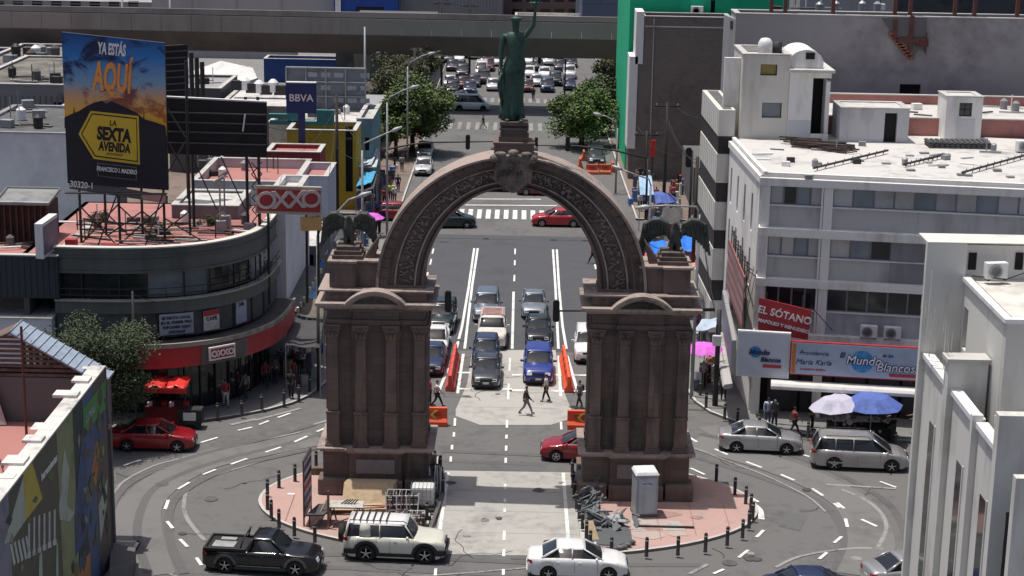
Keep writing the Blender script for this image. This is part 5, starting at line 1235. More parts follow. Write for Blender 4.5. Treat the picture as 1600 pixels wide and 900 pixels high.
for t in range(10):
    a0, a1 = t*math.pi/10, (t+1)*math.pi/10
    p = [(5.75-.55*math.cos(a0), 10.35+.549*math.sin(a0)), (5.75-.55*math.cos(a1), 10.35+.549*math.sin(a1)), (5.75-.55*math.cos(a1), 10.9), (5.75-.55*math.cos(a0), 10.9)]
    b.prism_y(p, .001, .3)
b.build('arch_head', FNW, bF, world=True)
b = FW.mb(); b.box(1.3, 2.0, .25, .3, 12.3, 14.0); b.build('small_window', GLASS, bF, world=True)
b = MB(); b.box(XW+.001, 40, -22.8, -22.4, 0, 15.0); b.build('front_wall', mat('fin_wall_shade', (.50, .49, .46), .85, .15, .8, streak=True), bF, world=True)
b = MB(); b.box(XW-.05, 40, -22.35, -15.3, 14.85, 15.0); b.build('roof', mat('roof_cream', (.56, .54, .49), .85, .15, .8), bF, world=True)
b = MB(); b.box(XW-.12, XW+.2, -22.9, -15.2, 15.001, 15.16); b.box(XW+.2, 40, -22.9, -22.6, 15.001, 15.16); b.build('roof_kerb', PWHITE, bF, world=True)
b = MB(); b.box(XF+1.4, 40, -16.0, -14.6, 0, 16.4); b.build('rear_block', FNW, bF, world=True)
b = MB(); b.box(XF, 40, -16.25, -14.55, 16.5, 16.54); b.build('rear_block_cap', mat('roof_cream', (.56, .54, .49), .85, .15, .8), bF, world=True)
for px in (1519, 1592):
    c = U(px, 408, 20); b = MB(); yy = -16.03; p = V(px, 412, yy); b.box(p[0]-.16, p[0]+.16, yy-.02, yy+.02, p[2]-.25, p[2]+.45); b.build('vent_opening', DARK, bF, world=True)
p = V(1554, 432, -16.6); ac_unit((p[0], p[1]-.1, 15.15), .2, 'air conditioner on the roof terrace of the finned white building', 1.0)
b = MB(); b.box(20.2, 22.5, -23.4, -22.2, 15.17, 15.3); b.build('tile_roof', mat('clay_tile', (.30, .13, .09), .9, .2), bF, world=True)
# lower terrace in front of the front wall
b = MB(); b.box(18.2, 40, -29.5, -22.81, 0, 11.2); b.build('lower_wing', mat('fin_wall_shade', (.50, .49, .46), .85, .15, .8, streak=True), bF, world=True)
b = MB(); b.box(18.0, 40, -29.7, -29.4, 11.2, 11.5); b.box(18.0, 18.3, -29.4, -22.9, 11.2, 11.5); b.build('terrace_parapet', PWHITE, bF, world=True)
b = MB(); p = V(1598, 770, -29.72); b.box(p[0]-.5, p[0]+2.2, -29.75, -29.71, 4, 10.3); b.build('dark_glazing', GLASS, bF, world=True)
# ================================================================ LEFT SIDE AND BACKGROUND
# elevated viaduct
bV = thing('viaduct', 'long grey concrete elevated viaduct crossing the whole picture behind the statue', 'viaduct', (-20, 128, 0))
FV = Fac(V(-260, 40, 127), V(985, 60, 126)); FVL = FV.len
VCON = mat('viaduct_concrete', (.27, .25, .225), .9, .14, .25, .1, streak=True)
zt_, zm_, zb_ = FV.uz(500, 28)[1], FV.uz(500, 53)[1], FV.uz(500, 86)[1]
n = 30; seg_ = (FVL+12)/n
for i in range(n):
    b = FV.mb(); b.box(i*seg_+.02, (i+1)*seg_-.02, 0, .3, zm_, zt_); b.build('parapet_panel', VCON, bV, world=True)
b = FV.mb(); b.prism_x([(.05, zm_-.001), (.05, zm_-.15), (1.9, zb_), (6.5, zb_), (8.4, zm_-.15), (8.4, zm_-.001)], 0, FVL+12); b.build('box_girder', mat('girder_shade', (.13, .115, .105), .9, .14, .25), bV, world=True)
b = FV.mb(); b.box(0, FVL+12, 8.1, 8.4, zm_, zt_); b.build('far_parapet', VCON, bV, world=True)
b = FV.mb(); b.box(0, FVL+12, .1, .2, zt_+.001, zt_+.12); b.build('parapet_rail', DMETAL, bV, world=True)
for px in (60, 268, 560, 1150):
    u = FV.uz(px, 80)[0]; b = FV.mb(); b.prism_x([(2.9, 0), (2.9, zb_-1.6), (1.9, zb_-.01), (6.4, zb_-.01), (5.4, zb_-1.6), (5.4, 0)], u-.8, u+.8); b.build('pier', VCON, bV, world=True)
# beyond the viaduct
e, F, z_ = block('grey_mall', 'large pale grey windowless mall facade behind the viaduct at the top left', 235, 521, -60, 205, 60, mat('mall_grey', (.34, .32, .31), .9, .1, .15, streak=True), GRAYW)
b = F.mb()
for px in (300, 370, 440): u = F.uz(px, 10)[0]; b = F.mb(); b.box(u-.1, u+.1, -.1, 0, 0, z_); b.build('pilaster_strip', GRAYW, e, world=True)
e, F, z_ = block('blue_store', 'deep blue store facade with a dark window band behind the viaduct', 521, 622, -60, 203, 60, mat('store_blue', (.008, .05, .27), .6, .1, .3), GRAYW, ops=[(556, 600, 11, 28, 'w', 4, 2), (525, 534, -10, 110, 'v'), (540, 560, 78, 130, 'v'), (575, 590, 80, 130, 'v')])
b = F.mb(); ua = F.uz(524, 20)[0]; b.box(ua, ua+.9, -.25, -.05, 0, z_); b.build('white_mast', PWHITE, e, world=True)
e, F, z_ = block('corrugated_warehouse', 'grey corrugated metal warehouse behind the viaduct left of the statue', 622, 783, -60, 206, 60, mat('corrugated', (.22, .21, .225), .6, .06, .2), GRAYW)
for i in range(32):
    u = i*F.len/32; b = F.mb(); b.box(u, u+F.len/64, -.12, 0, 0, z_); b.build('rib', mat('corrugated', (.22, .21, .225), .6, .06, .2), e, world=True)
e, F, z_ = block('brown_flats', 'brown apartment facade with rows of dark windows behind the raised torch', 783, 905, -60, 250, 30, mat('brown_flat', (.19, .13, .12), .9, .15, .2), GRAYW, ops=[(800+22*i, 816+22*i, 14, 30, 'w', 2, 1) for i in range(5)]+[(800+22*i, 816+22*i, -12, 3, 'w', 2, 1) for i in range(5)])
e, F, z_ = block('low_pale_wall', 'pale sloping low wall behind the viaduct right of the statue', 805, 918, 26, 214, 6, CREAM, WROOF)
e, F, z_ = block('blue_grey_block', 'blue grey panelled block behind the viaduct beside the green building', 911, 968, -30, 205, 40, mat('bluegrey_panel', (.085, .11, .17), .7, .12, .2, joints=(8, 3.2, .1, .9)), GRAYW)
e, F, z_ = block('grey_red_block', 'narrow brown grey block between the blue grey block and the green building', 968, 1000, -40, 230, 30, GRAYD, GRAYD)
e, F, z_ = block('far_left_grey_block', 'far grey block behind the viaduct at the top left corner', -200, 236, 0, 215, 40, mat('far_grey', (.26, .25, .24), .9, .15, .15, streak=True), GRAYW, ops=[(i*30-10, i*30+6, 2, 10, 'v') for i in range(8)])
e, F, z_ = block('blue_plinth_wall', 'low blue wall under the viaduct behind the parked machinery', 412, 535, 93, 150, 4, mat('plinth_blue', (.01, .045, .2), .6, .1), GRAYW)
e, F, z_ = block('grey_underpass_wall', 'pale grey wall seen in the shade under the viaduct on the left', 200, 460, 72, 175, 4, GRAYW, GRAYW)
e, F, z_ = block('blue_shed', 'blue and red low shed under the viaduct at the far left', -40, 75, 85, 118, 6, mat('shed_blue', (.02, .06, .16), .7, .2, .5), REDROOF, ops=[(38, 74, 88, 104, 'v')])
e, F, z_ = block('dark_red_store', 'dark red low storefront under the viaduct at the left', 30, 96, 70, 130, 6, mat('store_dark', (.09, .05, .045), .8, .4, .4), GRAYD)
for k, (x0, x1) in enumerate(((11, 14), (14.2, 17), (17.2, 22))):
    e = bigbox('far_street_building', ('narrow', 'middle', 'broad')[k]+' grey building on the right side of the far street', x0, x1, 150+k*12, 162+k*12, 8+k*2, GRAYD)
e = bigbox('far_street_building', 'dark grey block on the left side of the far street under the viaduct', -24, -12.5, 145, 180, 7, mat('dim_grey', (.07, .075, .08), .9, .3, .4))

# roofs and walls on the left, from far to near
e, F, z_ = block('grey_roof_house', 'long low building with a weathered grey roof at the left under the viaduct', -60, 104, 108, 76, 20, mat('old_wall', (.16, .15, .14), .9, .3, .6, streak=True), mat('old_roof', (.15, .14, .12), .9, .35, .6), par=.2, ops=[(20, 40, 120, 130, 'v')])
e, F, z_ = block('slatted_grey_house', 'grey building with a vertical panelled wall above the white blank wall', -60, 110, 132, 50, 18, mat('panel_grey', (.14, .145, .15), .85, .2, .8), mat('old_roof', (.15, .14, .12), .9, .35, .6), par=.1, ops=[(85, 100, 160, 182, 'v')])
for i in range(14): u = F.uz(-20+i*9, 160)[0]; b = F.mb(); b.box(u, u+.12, -.06, 0, 4, F.uz(50, 150)[1]); b.build('slat', mat('slat_grey', (.10, .105, .11), .85, .2, .8), e, world=True)
e, F, z_ = block('white_party_wall_house', 'building with a big blank white painted wall behind the arrow billboard', -60, 112, 208, 28, 12, mat('whitewash', (.74, .76, .78), .85, .2, .6, .1, c2=(.58, .61, .65)), GRAYD, par=.1, cap=GRAYW)
e, F, z_ = block('red_wall_house', 'small dark red walled roof building behind the arrow billboard', 62, 112, 186, 40.5, 8, mat('red_wall', (.22, .03, .03), .8, .2), REDROOF, ops=[], ztop=None)
# tent and white roofs
tt = thing('white_tent', 'big white canvas tent roof on a rooftop left of the blank billboard', 'tent', V(345, 130, 72))
A = [V(*p) for p in ((297, 118, 70), (345, 94, 72), (392, 112, 74), (398, 128, 68), (345, 141, 66), (302, 130, 67))]
b = MB(); pk = V(345, 95, 99); ring_ = [V(298, 112, 102), V(395, 106, 104), V(402, 122, 96), (V(350, 139, 95)), V(300, 128, 96)]
for i in range(5): b.poly([ring_[i], ring_[(i+1) % 5], (pk[0], pk[1], pk[2])])
for i in range(5):
    p, q = ring_[i], ring_[(i+1) % 5]; b.poly([p, (p[0], p[1], p[2]-.8), (q[0], q[1], q[2]-.8), q])
b.build('tent_canvas', mat('tent_white', (.66, .65, .62), .9, .1, 1), tt, world=True)
for i in range(5): b = MB(); p = ring_[i]; b.tube([p, (p[0], p[1], p[2]-4)], .08, 5); b.build('tent_pole', GMETAL, tt, world=True)
e, F, z_ = block('white_roof_house', 'low building with bright white roof in front of the white tent', 340, 452, 166, 78, 12, GRAYD, WROOF, par=.1, ops=[])
e, F, z_ = block('grey_roof_house', 'grey roofed building between the white tent and the black billboard', 262, 345, 138, 84, 10, GRAYD, GRAYW, par=.2)
ORD1 = ['first', 'second', 'third', 'fourth', 'fifth', 'sixth', 'seventh']
for k in range(7):
    px, py = 372+k*11, 136+rngr.uniform(-6, 6); c = V(px, py+8, 84); b = MB(); b.lathe([(.5, 0), (.5, .9), (.2, 1.2)], 10, c) if k % 2 else b.cb((c[0], c[1], c[2]+.4), (1.1, .8, .9))
    o = b.build('roof_tank' if k % 2 else 'roof_machine', PWHITE if k % 2 else DMETAL); tag(o, ORD1[k]+' rooftop '+('tank' if k % 2 else 'machine')+' from the left on the white roof by the tent', 'tank' if k % 2 else 'machine', 'machines on the white roof by the tent')
e, F, z_ = block('teal_roof_shop', 'pale shop with teal roof edges left of the yellow building', 420, 560, 192, 74, 12, mat('pale_shop', (.5, .5, .48), .8, .15, 1), WROOF, par=.4)
YEL = mat('yellow_wall', (.38, .27, .03), .85, .15, .7, .1, streak=True)
e, F, z_ = block('yellow_building', 'mustard yellow building with dark recessed strip, left of the street trees', 448, 556, 204, 68, 5, YEL, GRAYD, ops=[(540, 551, 198, 300, 'v')], par=.6)
e, F, z_ = block('light_blue_house', 'narrow light blue house beside the yellow building under the trees', 557, 582, 186, 75, 9, mat('light_blue', (.12, .22, .27), .85, .15, .7), WROOF, ops=[(570, 577, 215, 235, 'v')])
e, F, z_ = block('red_roof_house', 'white walled house with salmon red roofs below the yellow building', 300, 462, 284, 46, 10, mat('dusty_white', (.42, .42, .43), .85, .15, .8, streak=True), REDROOF, par=.7, ztop=None)
e, F, z_ = block('red_roof_house', 'small white box with salmon red roof between the oxxo board and the yellow wall', 464, 512, 276, 48, 6, mat('blue_white', (.42, .45, .52), .85, .15, .8, streak=True), REDROOF, par=.5)
e, F, z_ = block('dark_red_roof_house', 'dark red roofed building behind the black billboard', 415, 500, 238, 57.5, 4, mat('red_wall', (.22, .03, .03), .8, .2), REDROOF, par=.3)
e, F, z_ = block('grey_roof_hut', 'grey roof hut behind the billboard scaffold with white roof', 268, 372, 322, 19.5, 5, mat('hut_grey', (.20, .18, .19), .9, .2, 1, streak=True), WROOF, par=.1)
e, F, z_ = block('white_side_house', 'tall white walled narrow house right of the curved corner building', 400, 446, 330, 22, 12, mat('clean_white', (.62, .63, .66), .85, .08, .7), WROOF, par=.4)
e, F, z_ = block('white_canopy_shop', 'shop with white flat canopy behind the left eagle', 444, 496, 385, 34, 8, GRAYD, WROOF, par=.05, ops=[(450, 466, 398, 425, 'v'), (474, 490, 398, 425, 'v')])
# ---- far street shops left kerb
for k in range(5):
    y0 = 84.5+k*8; e = bigbox('street_shop', ('first', 'second', 'third', 'fourth', 'fifth')[k]+' dark shop front along the left pavement beyond the crossing, counted from the arch', -22, -14.6, y0, y0+7.6, 3.2+.7*(k % 3), [GRAYD, mat('shop_brown', (.08, .06, .05), .9, .3, .6), GRAYW][k % 3])
for k in range(4):
    y0 = 70+k*13; e = bigbox('street_shop', ('first', 'second', 'third', 'fourth')[k]+' low dark shop along the right pavement beyond the crossing, counted from the arch', 15.5, 20, y0, min(y0+12, 84.5+k*9), 4, [GRAYD, mat('shop_brown', (.08, .06, .05), .9, .3, .6)][k % 2]) if k < 1 else None

# ================================================================ CURVED CORNER STORE
bO = thing('curved_corner_store', 'dark grey curved corner building with red band and white store logo at left', 'building', (-18, 14, 0))
OG = mat('olive_grey', (.105, .115, .105), .85, .15, .7, .05, streak=True)
def arcpts(off, n=22):
    base = [(-25.2, 9.3), (-23.2, 9.25), (-21.2, 9.35), (-19.2, 9.8), (-17.4, 10.7), (-15.9, 12.2), (-14.9, 14.2), (-14.5, 16.5), (-14.4, 19.5)]
    P = smoothpts(base, 4); out = []
    for i, p in enumerate(P):
        d = (P[min(i+1, len(P)-1)]-P[max(i-1, 0)]).normalized(); nn = Vector((d.y, -d.x)); out.append(p+nn*off)
    return out
def arcwall(name, off0, off1, z0, z1, m, i0=0, i1=None, root=bO, parent=None):
    a, c = arcpts(off0), arcpts(off1); i1 = i1 or len(a)-1; b = MB()
    for i in range(i0, i1):
        q = [a[i], a[i+1], c[i+1], c[i]]
        b.add([(p.x, p.y, z0) for p in q]+[(p.x, p.y, z1) for p in q], [(0, 1, 2, 3), (7, 6, 5, 4), (0, 4, 5, 1), (1, 5, 6, 2), (2, 6, 7, 3), (3, 7, 4, 0)])
    return b.build(name, m, root, world=True)
A0 = arcpts(0); NA = len(A0)-1
arcwall('parapet', 0, -.3, 8.45, 9.7, OG); arcwall('parapet_lip', .08, -.38, 9.7, 9.78, CREAM); arcwall('parapet_lip', .07, -.1, 9.2, 9.27, OG); arcwall('soffit_band', .06, -.3, 8.3, 8.44, OG)
arcwall('slab', .18, -2, 6.05, 6.75, OG); arcwall('ledge', .3, -.1, 6.75, 6.83, mat('ledge_pale', (.3, .3, .28), .8))
b = MB(); b.prism([(p.x, p.y) for p in arcpts(-.3)]+[(-14.8, 24), (-27, 24), (-27, 9.6)], 9.15, 9.3); b.build('roof', REDROOF, bO, world=True)
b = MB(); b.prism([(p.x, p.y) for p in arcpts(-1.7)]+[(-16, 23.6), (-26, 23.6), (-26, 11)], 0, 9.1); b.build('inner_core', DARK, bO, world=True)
b = MB(); b.box(-27, -26.7, 9.4, 24, 0, 9.3); b.box(-26.7, -14.6, 23.7, 24, 0, 9.3); b.build('back_wall', OG, bO, world=True)
glaz = [GLASS, GLASS, GLASS, SKYGLASS, SKYGLASS, GLASS, GLASS, SKYGLASS, GLASS]
for k in range(9):        # upper storey windows between posts
    i0, i1 = k*NA//9, (k+1)*NA//9
    g = arcwall('window', -.28, -.32, 6.85, 8.3, glaz[k], i0, i1)
    b = MB(); p = A0[i0]; b.tube([(p.x, p.y+.12, 6.83), (p.x, p.y+.12, 8.3)], .05, 5); b.build('window_post', DMETAL, bO, world=True)
for z in (7.1, 7.45):
    b = MB(); b.tube([(p.x, p.y, z) for p in arcpts(.18)], .03, 5); b.build('guard_rail', DMETAL, bO, world=True)
for i in range(0, NA, 2): b = MB(); p = arcpts(.18)[i]; b.tube([(p.x, p.y, 6.83), (p.x, p.y, 7.45)], .02, 4); b.build('rail_post', DMETAL, bO, world=True)
arcwall('lower_wall', .0, -.3, 4.6, 6.05, mat('store_wall', (.07, .075, .08), .8, .2, 1))
for k in range(7): i = 8+k*3; p = arcpts(.03)[min(i, NA)]; b = MB(); b.tube([(p.x, p.y, 4.6), (p.x, p.y, 6.05)], .06, 5); b.build('mullion', DMETAL, bO, world=True)
# red band on the canopy
def bandpts(off): return arcpts(1.35+off)
arcwall('canopy_top', 1.0, -.2, 4.35, 4.45, mat('canopy_top_dark', (.05, .045, .045), .8, .3, 1), 2); arcwall('canopy_edge', 1.12, .98, 4.25, 4.5, mat('edge_cream', (.26, .25, .21), .8, .2, 2), 2)
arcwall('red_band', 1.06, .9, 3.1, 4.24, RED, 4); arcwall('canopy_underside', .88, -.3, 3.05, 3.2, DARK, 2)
arcwall('band_frame', 1.1, .86, 3.1, 4.19, mat('band_grey', (.12, .11, .10), .8), 15, 20)
arcwall('ground_floor_glass', -.5, -.6, .13, 3.0, GLASS, 2)
for i in range(4, NA, 2): p = arcpts(-.42)[i]; b = MB(); b.tube([(p.x, p.y, .13), (p.x, p.y, 3.05)], .05, 5); b.build('shopfront_mullion', DMETAL, bO, world=True)
def tangent(i, off): P = arcpts(off); d = (P[min(i+1, NA)]-P[max(i-1, 0)]).normalized(); return P[i], d
INKD = mat('ink_dark', (.03, .03, .035), .6)
# illuminated logo box
p, d = tangent(17, 1.22); e = thing('logo_sign', 'small white rounded logo box on the red band of the corner store', 'sign', (p.x, p.y, 3.3)); F = Fac((p.x-d.x*.85, p.y-d.y*.85), (p.x+d.x*.85, p.y+d.y*.85))
b = F.mb(); b.box(0, 1.7, -.02, .1, 3.3, 4.1); b.build('sign_box', PWHITE, e, world=True, bevel=.04)
b = F.mb(); b.box(.12, 1.58, -.035, -.021, 3.42, 3.98); b.build('sign_field', RED, e, world=True)
fl(F, 'OXXO', .48, INKW, .85, -.05, 3.53, e, bold=.02)
for i, w_, h_, lab, mm, txt in ((13, 1.9, 1.2, 'pale blue poster with lines of text on the corner store wall', mat('poster_blue', (.30, .33, .42), .6), ['SE RENTA LOCAL', 'EN EL PRIMER PISO', 'INFORMES AQUI', 'OFICINAS']), (17, 1.0, 1.15, 'white poster with red strip on the corner store wall', mat('poster_white', (.5, .49, .46), .6), ['', 'CAFE']), (21, .9, 1.3, 'rounded pale blue poster on the corner store wall', mat('poster_blue', (.30, .33, .42), .6), ['24h'])):
    p, d = tangent(i, .1); F = Fac((p.x-d.x*w_/2, p.y-d.y*w_/2), (p.x+d.x*w_/2, p.y+d.y*w_/2)); e = thing('wall_poster', lab, 'poster', (p.x, p.y, 4.7))
    b = F.mb(); b.box(0, w_, -.03, .03, 4.75, 4.75+h_); b.build('poster_sheet', mm, e, world=True)
    if 'red strip' in lab: b = F.mb(); b.box(0, w_, -.04, -.031, 5.6, 5.9); b.build('red_strip', RED, e, world=True)
    for q, t in enumerate(txt):
        if t: fl(F, t, .21 if len(txt) > 2 else .3, INKD, w_/2, -.045, 4.75+h_-.3-q*.27, e, bold=.008)
# dark corrugated building at the far left
e, F, z_ = block('dark_corrugated_house', 'dark corrugated house with red roof at the left edge beside the curved store', -120, 89, 399, 9.0, 9, mat('corr_dark', (.030, .034, .042), .7, .3, .6), REDROOF, par=.15, z0=6.9)
for i in range(12): u = F.uz(-20+i*9.5, 440)[0]; b = F.mb(); b.box(u, u+.06, -.05, 0, 6.9, z_-.1); b.build('corrugation_rib', mat('corr_dark', (.030, .034, .042), .7, .3, .6), e, world=True)
e, F, z_ = block('white_lower_house', 'white walled lower storey under the dark corrugated house at left', -120, 80, 497, 8.6, 8, mat('clean_white', (.62, .63, .66), .85, .08, .7), WROOF, par=.0)
# rooftop clutter left: dark red glazed frame and box sign
e = thing('roof_light_frame', 'dark red rooftop lantern with a tilted glazed lid at the left edge', 'skylight', V(35, 370, 12.5))
F = Fac(V(-20, 372, 12.5), V(75, 372, 12.5)); ua, zt2 = F.uz(-20, 318); ub = F.len; z0_ = 9.2
for k in range(11): u = k*ub/10; b = F.mb(); b.box(u-.05, u+.05, 0, .1, z0_, zt2); b.build('frame_post', mat('frame_red', (.07, .02, .015), .8, .3), e, world=True)
b = F.mb(); b.box(0, ub, .15, 2.5, z0_, zt2-.05); b.build('lantern_body', mat('lantern_dark', (.03, .02, .018), .8, .4, 2), e, world=True)
b = F.mb(); b.hexa([(.6, -.3, zt2), (ub+.2, -.3, zt2), (ub+.2, 2.4, zt2+.35), (.6, 2.4, zt2+.35)], [(.6, -.3, zt2+.08), (ub+.2, -.3, zt2+.08), (ub+.2, 2.4, zt2+.43), (.6, 2.4, zt2+.43)]); b.build('glazed_lid', mat('lid_grey', (.2, .2, .19), .4, .3, 1), e, world=True)
b = F.mb()
for q in ([(.6, -.3, zt2+.15), (ub+.2, -.3, zt2+.15), (ub+.2, 2.4, zt2+.5), (.6, 2.4, zt2+.5), (.6, -.3, zt2+.15)],): b.tube(q, .06, 5)
b.build('lid_frame', GMETAL, e, world=True)
e = thing('box_sign', 'white box sign with faded purple face on the red roof at the left', 'sign', V(75, 405, 8.2))
F = Fac(V(55, 405, 8.0), V(68, 405, 8.0)); b = MB()
a0, a1, a2, a3 = V(56, 404, 8.0), V(68, 405, 8.0), V(92, 392, 10.8), V(79, 390, 10.8); hh = V(55, 350, 8.0)[2]-a0[2]
b.hexa([a0, a1, (a2[0], a2[1], a0[2]), (a3[0], a3[1], a0[2])], [(a0[0], a0[1], a0[2]+hh), (a1[0], a1[1], a0[2]+hh), (a2[0], a2[1], a0[2]+hh), (a3[0], a3[1], a0[2]+hh)]); b.build('sign_box', PWHITE, e, world=True)
F = Fac(a1, a2); b = F.mb(); b.box(.15, F.len-.1, -.03, -.002, a0[2]+.15, a0[2]+hh-.2); b.build('sign_face', mat('faded_purple', (.16, .13, .18), .6, .3, 2), e, world=True)

# ================================================================ BILLBOARDS
bb = thing('arrow_billboard', 'tall billboard with a painted sunset sky and a yellow arrow sign, standing on the roof', 'billboard', (-22, 12, 9.3))
FB = Fac((-24.95, 12.0), (-19.35, 12.15))
c4 = [FB.uz(*p) for p in ((96, 50), (257, 67), (263, 297), (106, 286))]
b = FB.mb(); b.prism_y(c4, .0, .25); b.build('panel_back', DMETAL, bb, world=True)
def skymat():
    m = bpy.data.materials.new('printed_sunset'); m.use_nodes = True; nt = m.node_tree; N = nt.nodes; L = nt.links; bs = N['Principled BSDF']; bs.inputs['Roughness'].default_value = .7
    tc = N.new('ShaderNodeTexCoord'); sp = N.new('ShaderNodeSeparateXYZ'); L.new(tc.outputs['Generated'], sp.inputs[0])
    mp = N.new('ShaderNodeMapping'); mp.inputs['Scale'].default_value = (3, 1, 7); mp.inputs['Rotation'].default_value = (0, .45, 0); L.new(tc.outputs['Generated'], mp.inputs[0])
    n = N.new('ShaderNodeTexNoise'); n.inputs['Scale'].default_value = 1.1; n.inputs['Detail'].default_value = 8; n.inputs['Roughness'].default_value = .62; n.inputs['Distortion'].default_value = .7; L.new(mp.outputs[0], n.inputs[0])
    g = N.new('ShaderNodeValToRGB'); L.new(sp.outputs[2], g.inputs[0]); e = g.color_ramp.elements
    e[0].position = .0; e[0].color = (.008, .009, .014, 1); e[1].position = 1; e[1].color = (.012, .06, .22, 1)
    for p, c in ((.34, (.015, .012, .02, 1)), (.40, (.65, .32, .02, 1)), (.50, (.80, .45, .06, 1)), (.60, (.62, .36, .20, 1)), (.68, (.22, .38, .52, 1)), (.85, (.03, .20, .55, 1))):
        q = e.new(p); q.color = c
    g2 = N.new('ShaderNodeValToRGB'); L.new(sp.outputs[2], g2.inputs[0]); e = g2.color_ramp.elements
    e[0].position = .0; e[0].color = (.006, .007, .012, 1); e[1].position = 1; e[1].color = (.008, .015, .05, 1)
    for p, c in ((.36, (.012, .01, .016, 1)), (.45, (.45, .13, .02, 1)), (.58, (.25, .08, .06, 1)), (.72, (.02, .035, .12, 1))):
        q = e.new(p); q.color = c
    r = N.new('ShaderNodeValToRGB'); r.color_ramp.elements[0].position = .5; r.color_ramp.elements[1].position = .6; L.new(n.outputs[0], r.inputs[0])
    mx = N.new('ShaderNodeMixRGB'); L.new(r.outputs[0], mx.inputs[0]); L.new(g.outputs[0], mx.inputs[1]); L.new(g2.outputs[0], mx.inputs[2]); L.new(mx.outputs[0], bs.inputs['Base Color']); return m
b = FB.mb(); b.prism_y(c4, -.04, -.001); b.build('printed_face', skymat(), bb, world=True)
def bpoly(pts, d, m, name): b = FB.mb(); b.prism_y([FB.uz(*p) for p in pts], d-.008, d); b.build(name, m, bb, world=True)
INKB = mat('ink_black', (.008, .008, .01), .6); YSIGN = mat('ink_yellow', (.62, .42, .03), .6, .08, 2)
bpoly([(101, 183), (112, 178), (124, 173), (135, 166), (147, 160), (160, 157), (166, 162), (175, 158), (186, 163), (198, 168), (212, 175), (226, 186), (240, 190), (258, 196), (259, 205), (101, 200)], -.045, mat('ink_mountain', (.014, .010, .02), .7), 'mountain_print')
bpoly([(114, 184), (116, 165), (118, 184)], -.047, INKB, 'cactus_print'); bpoly([(223, 200), (225, 172), (227, 200)], -.047, INKB, 'cactus_print')
bpoly([(102, 190), (259, 198), (262, 297), (106, 286)], -.046, mat('ink_ground', (.010, .011, .016), .7, .3, 1), 'ground_print')
bpoly([(123, 209), (142, 173), (217, 181), (219, 257), (147, 248)], -.056, YSIGN, 'arrow_sign'); bpoly([(127, 209), (144, 176.5), (214, 184), (216, 253), (149, 244.5)], -.062, INKB, 'arrow_outline'); bpoly([(129, 209), (145, 178.5), (213, 186), (214.5, 251), (150, 242.5)], -.068, YSIGN, 'arrow_field')
rt = (Vector(FB.w(*[(lambda q: q)(FB.uz(257, 67))[0:1][0], 0, FB.uz(257, 67)[1]]))-Vector(FB.w(FB.uz(96, 50)[0], 0, FB.uz(96, 50)[1]))).normalized(); upb = Vector((0, 0, 1)); upb = (upb-rt*upb.dot(rt)).normalized()
def bl(t, px, py, size, m, sx=1., bold=0., d=-.08):
    u, z = FB.uz(px, py); letters(t, size, m, FB.w(u, d, z), rt, upb, bb, bold=bold, depth=.006, sx=sx)
bl('YA ESTÁS', 175, 85, .85, INKW, .42, .035); bl('AQUÍ', 175, 141, 2.15, mat('ink_orange2', (.78, .30, .06), .6), .40, .075)
bpoly([(160, 148), (193, 151), (193, 153), (160, 150)], -.05, mat('ink_orange2', (.72, .25, .05), .6), 'rule_print')
bl('LA', 177, 196, .42, INKB, .8, .01); bl('SEXTA', 178, 219, .98, INKB, .64, .055); bl('AVENIDA', 179, 236, .68, INKB, .60, .035); bl('MONTERREY', 180, 243, .2, INKB, .8)
bpoly([(152, 254), (214, 261), (214, 282), (153, 275)], -.056, mat('ink_grey', (.12, .12, .13), .6), 'panel_outline'); bpoly([(153.5, 255.5), (212.5, 262), (212.5, 280.5), (154.5, 274)], -.062, INKB, 'panel_field')
bl('FRANCISCO I. MADERO', 183, 269, .34, INKW, .62, .01)
# skirt board with the number
b = FB.mb(); b.prism_y([FB.uz(*p) for p in ((108, 279), (262, 306), (262, 318), (109, 295))], -.02, .06); b.build('skirt_board', GRAYD, bb, world=True)
bl('30320-1', 128, 293, .5, INKW, .8, .01); 
b = FB.mb(); b.prism_y([FB.uz(*p) for p in ((222, 301), (259, 306), (259, 317), (222, 311))], -.05, -.021); b.build('name_plate', mat('plate_pink', (.45, .25, .25), .7), bb, world=True)
# lattice supports
for px0, px1, d in ((123, 125, .4), (184, 186, .4), (254, 257, .4), (163, 164, 2.2), (220, 222, 2.2), (295, 296, 2.2)):
    u, z = FB.uz((px0+px1)/2, 300, d); b = FB.mb(); b.tube([(u, d, 9.3), (u, d, z+ (6.0 if d < 1 else 7.5))], .075, 6); b.build('post', DMETAL, bb, world=True)
for (p, q, d) in (((123, 385), (184, 320), .4), ((123, 320), (184, 385), .4), ((184, 385), (255, 320), .4), ((184, 320), (255, 385), .4), ((140, 388), (222, 330), 2.2), ((163, 330), (222, 388), 2.2), ((222, 388), (296, 330), 2.2), ((222, 330), (296, 388), 2.2), ((123, 345), (255, 352), .4), ((163, 350), (296, 350), 2.2), ((262, 170), (290, 215), .6), ((262, 220), (290, 270), .6), ((262, 270), (290, 220), .6), ((150, 330), (130, 390), 1.2), ((255, 300), (225, 390), -1.2), ((255, 340), (330, 385), 1.0), ((184, 300), (150, 392), -1.4)):
    a, c = FB.uz(*p, d), FB.uz(*q, d); b = FB.mb(); b.tube([(a[0], d, a[1]), (c[0], d, c[1])], .045, 5); b.build('brace', DMETAL, bb, world=True)
b = FB.mb(); b.box(0, 5.6, -.9, -.5, 12.35, 12.4); b.build('catwalk', DMETAL, bb, world=True)
